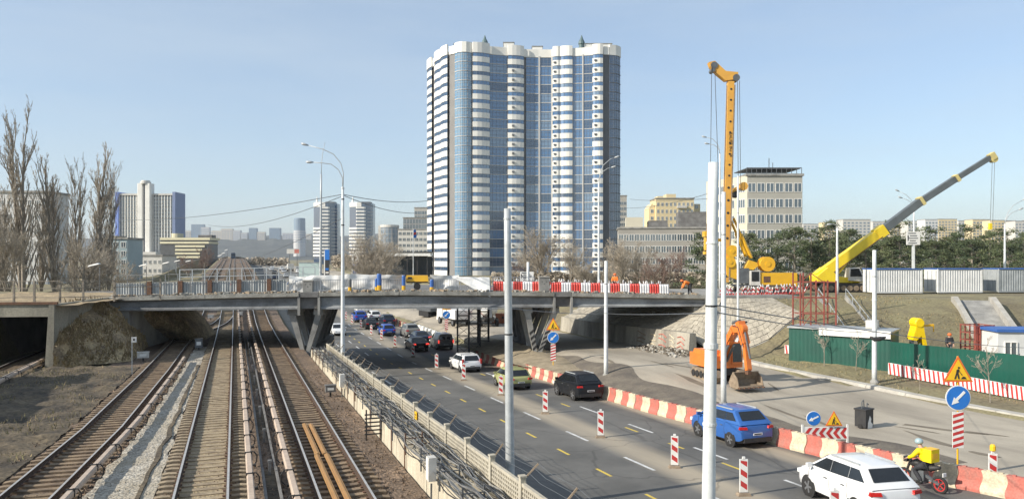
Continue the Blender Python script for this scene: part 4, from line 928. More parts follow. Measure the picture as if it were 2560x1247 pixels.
def car_meshes(kind):
    if kind in CARM: return CARM[kind]
    K = KIND[kind]; L, w, H, hb, hd = K['L'], K['W'], K['H'], K['belt'], K['hood']; yr0, yr1, yf1, yf0 = [c*L for c in K['cab']]
    dkz = K.get('deck', hb)
    st = [(-.5,.80,.42,hb*.72),(-.488,.93,.33,dkz*.9),(-.455,.975,.26,dkz*.985),(-.38,.995,.22,dkz),(-.25,1,.2,hb),(-.1,1,.2,hb),(.08,1,.2,hb*.985),(K['cab'][3]-.02,.995,.2,hb*.97),(.38,.975,.22,hd*.96),(.45,.92,.25,hd*.87),(.485,.84,.3,hd*.76),(.5,.72,.36,hd*.6)]
    q = MB(); vs = []; cs = None
    for f, wf, zb_, ztp in st:
        ww = w*wf; zm = lerp(zb_, ztp, .55)
        half = [(ww*.86,zb_),(ww*.97,zb_+.1),(ww,zm-.1),(ww,zm+.08),(ww*.965,ztp-.07),(ww*.87,ztp),(ww*.45,ztp+.025)]
        ring = half+[(-x, z) for x, z in half[::-1]]; cs = len(ring); vs += [(x, f*L, z) for x, z in ring]
    n = len(st); fs = []; ms = []
    for i in range(n-1):
        for j in range(cs): fs.append((i*cs+j, i*cs+(j+1)%cs, (i+1)*cs+(j+1)%cs, (i+1)*cs+j)); ms.append(1 if K['trim'] and j in (0, cs-2, cs-1) else (1 if j == cs-1 else 0))
    o = len(q.v); q.v += vs; q.f += [list(f) for f in fs]; q.m += ms
    q.f.append(list(range(cs))[::-1]); q.m.append(0); q.f.append([(n-1)*cs+j for j in range(cs)]); q.m.append(0)
    # cabin
    wb, wr = w*.955, w*.74; zt_ = H-.09
    cst = [(yr0, 0),(yr1, .955),(lerp(yr1,yf1,.3), 1),(lerp(yr1,yf1,.7), 1),(yf1, .965),(yf0, 0)]
    zb0 = hb-.03; vs = []
    for y, f in cst:
        wy = lerp(wb, wr, f*.97) if f else wb; zz = lerp(zb0, zt_, f) if f else zb0
        hz = lerp(zb0, H, f) if f else zb0+.004
        half = [(wb, zb0), (wy, zz), (wy*.88, lerp(zz, hz, .75)), (wy*.45, hz)]
        ring = half+[(-x, z) for x, z in half[::-1]]; vs += [(x, y, z) for x, z in ring]
    c2 = 8; fs = []
    for i in range(len(cst)-1):
        for j in range(c2-1): fs.append((i*c2+j, i*c2+j+1, (i+1)*c2+j+1, (i+1)*c2+j))
    q.add(vs, fs, 0)
    g = MB()
    def side(y, t, s, e=.014): return (s*(lerp(wb, wr, t*.97)+e), y, lerp(zb0, zt_, t))
    def yl(t, a, b): return lerp(a, b, t)
    t0, t1 = .14, .86; ris = .12 if kind in ('suv','hatch') else .04
    for s in (-1, 1):
        lo_r, lo_f = yl(t0, yr0, yr1)+.3, yl(t0, yf0, yf1)-.14; hi_r, hi_f = yl(t1, yr0, yr1)+.22, yl(t1, yf0, yf1)-.1
        cuts = [None]+[c*L for c in K['split']]+[None]
        for k in range(3):
            if K.get('blind') and k < 2: continue
            a0, a1 = (lo_r, hi_r) if cuts[k] is None else (cuts[k]+.012, cuts[k]+.012); b0, b1 = (lo_f, hi_f) if cuts[k+1] is None else (cuts[k+1]-.012, cuts[k+1]-.012)
            if b0-a0 > .05: tl_0 = lambda y_: t0+ris*max(0, (lo_f-.9-y_)/(lo_f-.9-lo_r))**1.5; g.add([side(a0,tl_0(a0),s), side(b0,tl_0(b0),s), side(b1,t1,s), side(a1,t1,s)], [(0,1,2,3)])
    def endg(ya, yb, t_lo, t_hi, sgn, kx=.86):
        def pt(t, sx_):
            f = .955 if sgn < 0 else .965; z = lerp(zb0, lerp(zb0, H, f*.985), t); x = lerp(wb, lerp(wb, wr, f), t)*kx
            return Vector((sx_*x, lerp(ya, yb, t)+sgn*.02, z+.012))
        return [pt(t_lo,-1), pt(t_lo,1), pt(t_hi,1), pt(t_hi,-1)]
    rw = MB(); rw.add(endg(yr0, yr1, .3 if kind == 'suv' else .16, .88, -1, .8), [(0,1,2,3)])
    if K.get('blind'): rw = MB(); [rw.add([(s*.12,yr0-.0,1.2),(s*.68,yr0-.0,1.2),(s*.62,yr1-.0,1.66),(s*.12,yr1-.0,1.66)], [(0,1,2,3)]) for s in (-1,1)]
    ws = MB(); ws.add(endg(yf0, yf1, .06, .9, 1), [(0,1,2,3)])
    tl = MB(); hl = MB()
    for s in (-1, 1):
        zt0 = (hb if 'deck' not in K else dkz)
        if K.get('blind'): tl.box((s*w*.93,-L*.492,.95), (.1,.1,.32))
        elif kind == 'wagon': tl.box((s*w*.9,-L*.475,zt0*1.0), (.14,.16,.42))
        else: tl.box((s*w*.8,-L*.482,zt0*.86), (.4,.15,.12), 0, Matrix.Rotation(s*.3,3,'Z'), .8, .9)
        hl.box((s*w*.72,L*.472,hd*.72), (.4,.16,.14), 0, Matrix.Rotation(-s*.35,3,'Z'))
    pl_ = MB(); pl_.box((0,-L*.5-.012,hb*.6), (.5,.02,.11)); pb_ = MB(); pb_.box((0,-L*.5-.024,hb*.6), (.4,.008,.05))
    bp_ = MB(); bp_.box((0,-L*.487,.4), (w*1.62,.16,.2), 0, None, .98, .9); bp_.box((0,L*.485,.4), (w*1.5,.14,.2))
    mr = MB(); [mr.box((s*(w+.09), yf0-.3, hb+.06), (.2,.1,.15)) for s in (-1,1)]
    ra = MB(); [ra.bar((s*wr*.97, yr1+.2, H-.02), (s*wr*.97, yf1-.15, H-.02), .04, .05) for s in (-1,1)]
    ar = MB(); [ar.lathe((s*(w-.035), y, K['R']+.01), [(K['R']+.065,-.03),(K['R']+.065,.04)], 22, 0, 'x') for s in (-1,1) for y in (-L*.3, L*.305)]
    def pieces(mb, name, mt):
        "one mesh for each loose piece"
        par = list(range(len(mb.v)))
        def fd(a):
            while par[a] != a: par[a] = par[par[a]]; a = par[a]
            return a
        for f in mb.f:
            for a in f[1:]: par[fd(a)] = fd(f[0])
        gr = {}
        for f in mb.f: gr.setdefault(fd(f[0]), []).append(f)
        o = []
        for fs_ in gr.values():
            q_ = MB(); ids = sorted({a for f in fs_ for a in f}); ix = {a: n_ for n_, a in enumerate(ids)}; q_.add([mb.v[a] for a in ids], [[ix[a] for a in f] for f in fs_]); o.append(q_)
        return [(name, q_, mt) for q_ in o]
    L_ = []
    for mb, nm_, mt in ((g,'side_window','carglass'),(rw,'rear_window','carglass'),(ws,'windscreen','carglass'),(hl,'headlamp','plate'),(pl_,'number_plate','plate'),(bp_,'bumper','black'),(ar,'wheel_arch','black'))+(((ra,'roof_rail','galv'),) if K['rails'] else ()):
        L_ += [(n_, q_.mesh(n_, m2)) for n_, q_, m2 in pieces(mb, nm_, mt)]
    sx_q = st[5]; zm_ = lerp(.2, hb, .55)
    for s in (-1, 1):
        for yy in [c*L for c in K['split']]+[yf0-.12]:
            sm_ = MB(); sm_.tube([(s*(w*.97+.003), yy-.1, .34), (s*(w+.003), yy-.02, zm_-.1), (s*(w+.003), yy, zm_+.08), (s*(w*.965+.004), yy, hb-.08)], .007, 4); L_.append(('door_seam', sm_.mesh('door_seam', 'black')))
        for yy in [c*L for c in K['split']]:
            hn = MB(); hn.box((s*(w+.008), yy+.2, hb-.2), (.03,.17,.03)); L_.append(('door_handle', hn.mesh('door_handle', 'greysteel')))
    TL = [[(n_, q_.mesh(n_, m2)) for n_, q_, m2 in pieces(tl, 'tail_lamp', mt)] for mt in ('tail', 'taillit')]
    gj = MB()
    for mb in (g, rw, ws): gj.add(mb.v, mb.f)
    CARM[kind] = (q, L_, TL, pb_.mesh('plate_marks', 'black'), [q_ for _, q_, _ in pieces(mr, 'mirror', None)], gj.mesh('windows', 'carglass'))
    return CARM[kind]
def car(kind, pt, x, y, label, rz=0.0, lit=False, group='cars on the road'):
    q, L_, TL, pm_, mr, gj = car_meshes(kind); K = KIND[kind]
    sl = atan2(zr(y+1)-zr(y-1), 2)
    t = thing('van' if kind == 'van' else 'car', label, 'van' if kind == 'van' else 'car', (x, y, zr(y)+.006), rz, group)
    t.rotation_euler = (sl*cos(rz), 0, rz)
    key = ('body', kind, pt.name)
    if key not in CARM:
        me = q.mesh('body', [pt, 'black']); me.polygons.foreach_set('use_smooth', [True]*len(me.polygons))
        bm = bmesh.new(); bm.from_mesh(me)
        for e in bm.edges:
            if len(e.link_faces) == 2 and e.calc_face_angle(0) > .62: e.smooth = False
        bm.to_mesh(me); bm.free(); CARM[key] = (me, [m_.mesh('mirror', pt) for m_ in mr])
    me, mir = CARM[key]; put('body', me, t); ty, ri = wheel_meshes(K['R'])
    if y > 200: put('windows', gj, t)
    else:
        for n_, m_ in L_+TL[1 if lit else 0]:
            o = put(n_, m_, t)
            if n_ == 'number_plate': put('plate_marks', pm_, o)
        for m_ in mir: put('mirror', m_, t)
    for s in (-1, 1):
        for yy in (-K['L']*.3, K['L']*.305):
            o = put('wheel', ty, t, (s*(K['W']-.1), yy, K['R']))
            if y < 200: put('rim', ri, o, (0,0,0), 0 if s > 0 else pi)
    return t
white_p = paint('white_car_paint', (.74,.74,.73)); black_p = paint('black_car_paint', (.012,.013,.016)); blue_p = paint('blue_car_paint', (.03,.115,.36)); green_p = paint('olive_green_car_paint', (.34,.35,.14))
grey_p = paint('grey_car_paint', (.2,.2,.185)); darkb_p = paint('dark_blue_car_paint', (.02,.03,.055)); silver_p = paint('silver_car_paint', (.42,.43,.43)); blue2_p = paint('royal_blue_car_paint', (.015,.07,.36))
def rear(px, py, off): p = GR(px, py); return p.x, p.y+off
x, y = rear(2178, 1262, 2.2); car('suv', white_p, 20.2, 21.0, 'white SUV with red tail lamps, the nearest car at bottom right', -.14)
car('suv', blue_p, 22.75, 31.7, 'bright blue SUV driving beside the red and cream barriers')
car('suv', black_p, 21.7, 47.2, 'black SUV beside the barriers in the right lane', lit=False)
car('hatch', green_p, 19.3, 53.5, 'olive green hatchback partly hidden by the bare grey pole')
car('wagon', white_p, 19.15, 65.3, 'white estate car just before the bridge shadow')
car('van', grey_p, 22.0, 84.6, 'grey small van with two rear windows in the shade of the bridge', lit=True)
car('sedan', black_p, 19.0, 84.0, 'black saloon with lit brake lamps in the bridge shade', lit=True)
car('sedan', darkb_p, 21.0, 91.0, 'dark blue saloon with brake lamps lit ahead of the black saloon', lit=True)
car('suv', grey_p, 21.4, 98.5, 'dusty grey SUV beyond the bridge')
car('hatch', blue2_p, 18.95, 101.5, 'royal blue hatchback beyond the bridge beside delineators')
car('sedan', black_p, 18.5, 112, 'black saloon beyond the bridge left of the dark SUV')
car('suv', darkb_p, 21.6, 115.5, 'dark SUV beyond the bridge ahead of the dusty grey one')
car('suv', blue2_p, 18.5, 122.5, 'blue SUV farthest of the blue cars beyond the bridge')
car('hatch', white_p, 21.2, 124.5, 'white hatchback beyond the bridge beside the flatbed')
car('sedan', white_p, 12.9, 104.5, 'white saloon coming towards the camera left of the delineators', pi)
# flatbed far under the bridge
t = thing('flatbed_trailer', 'white low flatbed trailer on the road far beyond the bridge', 'trailer', (20.6, 134, zr(134)))
q = MB(); q.bx(-1.25,1.25,-4,4,.9,1.1); q.build('platform', 'white', t)
for i in range(5): q = MB(); q.bx(-1.1+i*.55-.04,-1.1+i*.55+.04,-4,-3.9,1.1,1.8); q.build('stake', 'black', t)
for s in (-1,1):
    for y in (-2.6,-1.5): q = MB(); q.lathe((s*1.05,y,.45), [(.45,-.14),(.45,.14)], 14, 0, 'x'); q.build('wheel', 'tyre', t)
# distant traffic on the rising road
pal = [white_p, grey_p, black_p, silver_p, white_p, darkb_p, silver_p, grey_p]; nm = {id(white_p):'white', id(grey_p):'grey', id(black_p):'black', id(silver_p):'silver', id(darkb_p):'dark blue'}
far = [(12.5,228,0),(16,238,1),(19.8,233,2),(23.6,246,3),(27.4,237,4),(12.2,258,5),(16.2,269,6),(20,262,7),(24,278,0),(28,266,1),(14,300,2),(18,312,3),(23,305,4),(28,322,5),(15,350,6),(20,362,0),(26,348,7),(12,395,3),(18,410,4),(25,402,0),(31,385,2)]
for i, (x, y, c) in enumerate(sorted(far, key=lambda q_: q_[1])):
    cp = pal[c]; car(('sedan','suv','hatch','wagon','van')[i % 5], cp, x, y, nm[id(cp)]+' '+('saloon','SUV','hatchback','estate car','van')[i % 5]+' in the distant traffic behind the bridge, '+ordn(i)+' from the bridge', 0 if i % 3 else pi, group='distant traffic')
def truck(x, y, rz, label, c_cab, c_box, L=6.5, H=2.9, z=None):
    t = thing('truck', label, 'truck', (x, y, zr(y) if z is None else z), rz)
    q = MB(); q.box((0,L/2+.9,1.45), (2.2,1.7,1.9), 0, None, .94, .8); q.build('cab', c_cab, t); q = MB(); q.quad((-.95,L/2+1.73,1.6),(.95,L/2+1.73,1.6),(.9,L/2+1.62,2.25),(-.9,L/2+1.62,2.25)); q.build('windscreen', 'carglass', t)
    q = MB(); q.bx(-1.2,1.2,-L/2,L/2-.1,.95,.95+H*.75); q.build('box_body', c_box, t); q = MB(); q.bx(-.5,.5,-L/2,L/2+1.4,.6,.95); q.build('chassis', 'black', t)
    for s in (-1,1):
        for yy in (-L*.3, L*.5+.5): q = MB(); q.lathe((s*1.02,yy,.48), [(.48,-.14),(.48,.14)], 16, 0, 'x'); w_ = q.build('wheel', 'tyre', t); q = MB(); q.lathe((s*1.03,yy,.48), [(.26,-.145),(.26,.145)], 12, 0, 'x'); q.build('rim', 'rim', w_)
    return t
truck(22, 335, 0, 'white box lorry in the distant traffic', 'white', 'off'); truck(26.5, 292, 0, 'white lorry with grey cab in the distant traffic', 'greysteel', 'white')
truck(27.5, 98, .1, 'white lorry parked on the works beyond the bridge', 'white', 'white', 5.5, 1.6, zs(27.5, 98))
t = thing('concrete_mixer', 'dark concrete mixer truck with red drum stripe parked beyond the bridge', 'truck', (31, 95, zs(31, 95)), -.25)
q = MB(); q.lathe((0,-.6,2.3), [(.5,-2.6),(1.15,-1.0),(1.2,.6),(.7,2.0)], 14, 0, 'y'); q.build('drum', 'white', t, smooth=True); q = MB(); q.lathe((0,-.6,2.3), [(1.19,-.5),(1.225,-.2),(1.225,.15),(1.2,.3)], 14, 0, 'y'); q.build('drum_band', 'red', t)
q = MB(); q.box((0,2.8,1.6), (2.3,1.8,2.1), 0, None, .92, .85); q.build('cab', 'white', t); q = MB(); q.bx(-.6,.6,-3,3.6,.6,1.1); q.build('chassis', 'black', t); q = MB(); q.bar((0,-3,2.6),(0,-3.7,1.2),.5,.2); q.build('chute', 'greysteel', t)
for s in (-1,1):
    for yy in (-2.2,-1.0,2.8): q = MB(); q.lathe((s*1.02,yy,.5), [(.5,-.15),(.5,.15)], 16, 0, 'x'); q.build('wheel', 'tyre', t)
t = thing('paver_machine', 'black tracked milling machine standing beyond the bridge', 'site machine', (28.0, 114, zs(28, 114)), .2)
q = MB(); q.bx(-1.2,1.2,-2.5,2.5,.8,2.4); q.box((0,.4,2.9), (1.8,2.2,.9)); q.build('body', 'greysteel', t); q = MB(); q.bar((0,-2.4,1.6),(0,-5.5,3.4),.9,.3); q.build('conveyor', 'greysteel', t)
for s in (-1,1): q = MB(); q.box((s*1.0,0,.4), (.4,3.4,.8)); q.build('track', 'tyre', t)
q = MB(); q.bx(-1.0,1.0,-1.0,2.0,3.5,3.6); q.build('canopy', 'white', t)

# ---------------------------------------------------------------- people
def skin(name, verts, edges, rad, mt, parent, sub=2):
    me = bpy.data.meshes.new(name); me.from_pydata([tuple(v) for v in verts], edges, []); me.materials.append(M[mt] if isinstance(mt, str) else mt)
    o = put(name, me, parent); m_ = o.modifiers.new('skin', 'SKIN'); m_.use_smooth_shade = True
    if not me.skin_vertices: return o
    for i, r in enumerate(rad): me.skin_vertices[0].data[i].radius = (r, r) if not isinstance(r, tuple) else r
    me.skin_vertices[0].data[0].use_root = True
    s = o.modifiers.new('sub', 'SUBSURF'); s.levels = sub; s.render_levels = sub; return o
M['skin'] = mat('skin_tone', (.5,.3,.2), (.44,.26,.18), 6, .6)
def person(label, loc, rz, J, jacket, trousers, hat=None, cat='person', hair='black'):
    "J: joints - pelvis, chest, neck, head, two arms (shoulder, elbow, hand), two legs (hip, knee, ankle, toe)"
    t = thing('person', label, cat, loc, rz)
    v = [J['pelvis'], J['chest'], J['neck'], J['head']]; e = [(0,1),(1,2),(2,3)]; r = [.13,.15,.06,.095]
    for s in ('l', 'r'):
        a = len(v); v += list(J['arm_'+s]); e += [(1,a),(a,a+1),(a+1,a+2)]; r += [.07,.05,.035]
        h = Vector(v[a+2]); d = (h-Vector(v[a+1])).normalized(); sd_ = d.cross(Vector((0,0,1))); sd_ = sd_.normalized() if sd_.length > .1 else Vector((1,0,0))
        for k in range(4):
            b = len(v); f0 = h+d*.07+sd_*(k-1.5)*.022; v += [f0, f0+d*(.05+.01*(k in (1,2)))+Vector((0,0,-.02)), f0+d*.07+Vector((0,0,-.05))]; e += [(a+2,b),(b,b+1),(b+1,b+2)]; r += [.012,.009,.008]
        b = len(v); v += [h+d*.03+sd_*.045, h+d*.07+sd_*.06]; e += [(a+2,b),(b,b+1)]; r += [.012,.009]
        a = len(v); v += list(J['leg_'+s]); e += [(0,a),(a,a+1),(a+1,a+2),(a+2,a+3)]; r += [.1,.07,.045,.04]
    skin('body', v, e, r, 'skin', t, 1)
    v = [J['pelvis'], J['chest'], Vector(J['chest'])*.35+Vector(J['neck'])*.65]; e = [(0,1),(1,2)]; r = [.175,.205,.1]
    for s in ('l', 'r'):
        a = len(v); A = [Vector(q) for q in J['arm_'+s]]; v += [A[0], A[1], A[1].lerp(A[2], .85)]; e += [(1,a),(a,a+1),(a+1,a+2)]; r += [.1,.08,.06]
    skin('jacket', v, e, r, jacket, t)
    v = [Vector(J['pelvis'])]; e = []; r = [.165]
    for s in ('l', 'r'):
        a = len(v); v += [Vector(q) for q in J['leg_'+s][:3]]; e += [(0,a),(a,a+1),(a+1,a+2)]; r += [.13,.1,.075]
    skin('trousers', v, e, r, trousers, t)
    for s in ('l', 'r'): A, B = Vector(J['leg_'+s][2]), Vector(J['leg_'+s][3]); q = MB(); q.tube([A+Vector((0,0,.03)), A-Vector((0,0,.03)), B], [.07,.075,.05], 8); q.build('shoe', 'black', t, smooth=True)
    h = Vector(J['head'])
    if hat:
        q = MB(); q.lathe(h+Vector((0,0,.0)), [(.135,-.03),(.15,.02),(.135,.09),(.09,.14),(.02,.16)], 14); q.build('helmet', hat, t, smooth=True)
    else:
        q = MB(); q.lathe(h+Vector((0,-.02,.0)), [(.105,.0),(.112,.05),(.09,.11),(.02,.135)], 12); q.build('hair', hair, t, smooth=True)
    q = MB(); q.box(h+Vector((0,.105,-.03)), (.03,.04,.05)); [q.box(h+Vector((s*.04,.095,.01)), (.025,.015,.015), 1) for s in (-1,1)]; q.box(h+Vector((0,.09,-.075)), (.05,.02,.012), 2); q.build('face', ['skin','black','signred'], t)
    return t
def standing(h=1.75, armf=.0, lean=0.0, stride=.12):
    k = h/1.75
    J = dict(pelvis=(0,0,.95), chest=(0,.02+lean*.4,1.3), neck=(0,.03+lean*.6,1.5), head=(0,.05+lean*.75,1.63))
    for s, n in ((-1,'l'),(1,'r')):
        J['arm_'+n] = ((s*.2,.02+lean*.5,1.42), (s*.26,.03+lean*.5+armf*.1,1.14), (s*.22,.1+lean*.6+armf*.3,.92+armf*.2)); J['leg_'+n] = ((s*.1,0,.9), (s*.11,.04+s*stride*.5,.5), (s*.11,s*stride-.02,.08), (s*.12,s*stride+.17,.03))
    return {a: (tuple(x*k for x in b) if not isinstance(b[0], tuple) else tuple(tuple(x*k for x in c) for c in b)) for a, b in J.items()}
hv = mat('hi_vis_orange', (.85,.2,.02), (.75,.17,.02), 4, .7); dkc = mat('dark_work_clothes', (.02,.022,.026), (.035,.035,.04), 4, .8)
person('worker in orange jacket standing behind the red bridge barriers', onb(1547, 1.3), 2.5, standing(1.75, .6), hv, dkc, 'signor')
J = standing(1.7, .4); J.update(chest=(0,.42,1.12), neck=(0,.62,1.2), head=(0,.74,1.2)); J['arm_l'] = ((-.2,.48,1.08),(-.24,.6,.8),(-.15,.72,.55)); J['arm_r'] = ((.2,.48,1.08),(.24,.6,.8),(.15,.75,.55))
person('worker in orange helmet bending over at the end of the bridge', onb(1733, .8), 1.2, J, hv, dkc, 'signor')
b = P(2373, 870, 57); b.z = zg(b.x, b.y); person('worker in dark clothes and orange helmet standing behind the green fence', b+Vector((0,0,.55)), 2.8, standing(1.8, .2), dkc, dkc, 'signor')
q = MB(); q.box((0,0,.27), (1.6,1.2,.54), 0, None, .9, .9); tag(q.build('work_platform', 'dirtsteel', None, b), 'low platform under the worker behind the green fence', 'platform')
# courier on a motorcycle
mp = Vector((24.05, 21.7, zr(21.7))); bike = thing('motorcycle', 'black motorcycle with red wheels ridden by the yellow courier', 'motorcycle', mp, .12)
for yy in (-.7, .7):
    q = MB(); n = 24
    for k in range(n): pass
    q.tube([(0, yy+.27*cos(a), .31+.27*sin(a)) for a in [2*pi*k/n for k in range(n+1)]], .055, 8, 0, False); w_ = q.build('wheel', 'tyre', bike, smooth=True)
    q = MB(); q.tube([(0, yy+.215*cos(a), .31+.215*sin(a)) for a in [2*pi*k/n for k in range(n+1)]], .03, 6, 0, False); [q.bar((0,yy,.31),(0,yy+.21*cos(a),.31+.21*sin(a)),.03) for a in [k*2*pi/5 for k in range(5)]]; q.build('rim', 'signred', w_)
q = MB(); q.tube([(0,.7,.31),(0,.52,.8),(0,.45,1.0)], [.05,.045,.05], 8); q.tube([(-.36,.36,1.08),(-.15,.42,1.05),(.15,.42,1.05),(.36,.36,1.08)], .02, 6); q.build('fork_and_handlebar', 'black', bike)
q = MB(); q.tube([(0,.45,.85),(0,.2,.92),(0,-.02,.86)], [.09,.17,.1], 10); q.build('tank', 'black', bike, smooth=True); q = MB(); q.tube([(0,.02,.82),(0,-.35,.84),(0,-.72,.95)], [.1,.13,.06], 8); q.build('seat', 'black', bike, smooth=True)
q = MB(); q.box((0,.08,.5), (.3,.5,.42)); q.bar((0,-.1,.55),(0,-.7,.33),.1); q.build('engine', 'greysteel', bike); q = MB(); q.tube([(.14,.2,.3),(.17,-.3,.32),(.18,-.85,.5)], [.035,.04,.06], 8); q.build('exhaust', 'rim', bike)
q = MB(); q.box((0,.62,.98), (.2,.14,.2)); q.build('headlamp', 'black', bike); q = MB(); q.box((0,-.88,.72), (.18,.03,.14)); q.build('number_plate', 'plate', bike)
J = dict(pelvis=(0,-.25,.98), chest=(0,-.02,1.38), neck=(0,.06,1.55), head=(0,.12,1.69))
for s, n in ((-1,'l'),(1,'r')): J['arm_'+n] = ((s*.21,0,1.45),(s*.36,.12,1.22),(s*.34,.36,1.1)); J['leg_'+n] = ((s*.13,-.2,.93),(s*.2,.2,.72),(s*.17,-.1,.32),(s*.17,.1,.26))
yj = mat('courier_yellow', (.88,.66,.0), (.8,.58,.0), 3, .7)
person('courier in bright yellow jacket and pale helmet riding the motorcycle', mp, .12, J, yj, dkc, mat('pale_helmet', (.35,.45,.47), (.3,.4,.42), 5, .25))
t = thing('delivery_bag', 'square yellow delivery bag on the back of the courier', 'bag', mp+Vector((.04,-.36,1.32)), .12)
q = MB(); q.box((0,0,0), (.46,.34,.46)); q.build('bag_body', yj, t); q = MB(); q.box((0,0,.235), (.47,.35,.02)); q.box((0,-.175,0), (.3,.012,.2)); q.build('trim', 'signyel', t)
# ---------------------------------------------------------------- buildings
M['tower_white'] = mat('tower_white_render', (.8,.78,.72), (.7,.68,.62), .12, .8)
M['tower_grey'] = mat('tower_grey_render', (.24,.235,.225), (.2,.195,.19), .2, .8)
M['tower_dark'] = mat('tower_dark_render', (.14,.145,.15), (.11,.115,.12), .2, .7)
M['tower_mull'] = mat('tower_mullion', (.2,.23,.28), (.16,.18,.22), .5, .5)
M['slabline'] = mat('tower_slab_edge', (.5,.49,.46), (.42,.41,.39), .5, .8)
def gl(name, c, c2, r=.12):
    m_ = mat(name, c, c2, .12, r, spec=1.0); m_.node_tree.nodes['Principled BSDF'].inputs['IOR'].default_value = 1.75; M[name] = m_
gl('tower_glass', (.055,.14,.28), (.08,.18,.34)); gl('tower_glass_b', (.14,.22,.32), (.17,.25,.35)); gl('tower_glass_c', (.025,.06,.12), (.035,.075,.14)); gl('tower_glass_pale', (.16,.27,.36), (.1,.22,.36)); gl('tower_glass_dark', (.03,.06,.11), (.04,.075,.14)); gl('office_glass', (.05,.07,.085), (.1,.13,.15)); gl('far_glass', (.1,.15,.2), (.14,.19,.24), .3)
TX, TY = 4.0, 250.0
tower = thing('residential_tower', 'tall curved apartment tower with white balconies and blue glazing', 'tower', W(TX, TY), -TH)
def tl_(px, yc): return Vector(((px-1280)/FPX*yc-TX, yc-TY))
NF, FH, Z0 = 24, 3.0, 1.3
SEG = [(1074,273,'balc',1),(1085,266,'solid',0),(1092,262,'balc',2),(1107,256,'balc',2),(1124,250.5,'solid',0),(1137,249.2,'bay',3),(1180,248,'balc',3),(1222,250,'glass',4),(1268,251.6,'balc',3),(1308,253,'dark',0),(1315,253.6,'glass',3),(1346,254,'pil',0),(1350,254,'glass',3),(1379,254,'pil',0),(1383,253.8,'balc',1),(1402,253.2,'balc',3),(1432,252.4,'glass',2),(1456,251.8,'pil',0),(1459,251.7,'glass',2),(1482,251,'balc',2),(1508,250.3,'dark',0),(1522,250.5,'dbay',3),(1547,256,None,0)]
pts = [tl_(a, b) for a, b, _, _ in SEG]
foot = [(p.x, p.y) for p in pts]+[(pts[-1].x+1, 27), (pts[0].x+1, 32)]
cx, cy = 0, 12
def out(a, b): d = (b-a).normalized(); return Vector((d.y, -d.x))
def strip(a, b, n, bul, off):
    o_ = out(a, b); return [a.lerp(b, i/n)+o_*(off+bul*sin(pi*i/n)**.6 if 0 < i < n else off) for i in range(n+1)]
def wallband(mb, sp, z0, z1, th, mi):
    k = len(sp); o_ = out(sp[0], sp[-1])
    vs = [(p.x, p.y, z) for z in (z0, z1) for p in sp]+[(p.x-o_.x*th, p.y-o_.y*th, z) for z in (z0, z1) for p in sp]
    fs = [(i, i+1, k+i+1, k+i) for i in range(k-1)]+[(k+i, k+i+1, 3*k+i+1, 3*k+i) for i in range(k-1)]+[(i+1, i, 2*k+i, 2*k+i+1) for i in range(k-1)]+[(0, k, 3*k, 2*k), (k-1, 3*k-1, 4*k-1, 2*k-1)]
    mb.add(vs, fs, mi)
q = MB(); q.prism(foot, 0, Z0+NF*FH+.5); q.build('core_walls', 'tower_grey', tower)
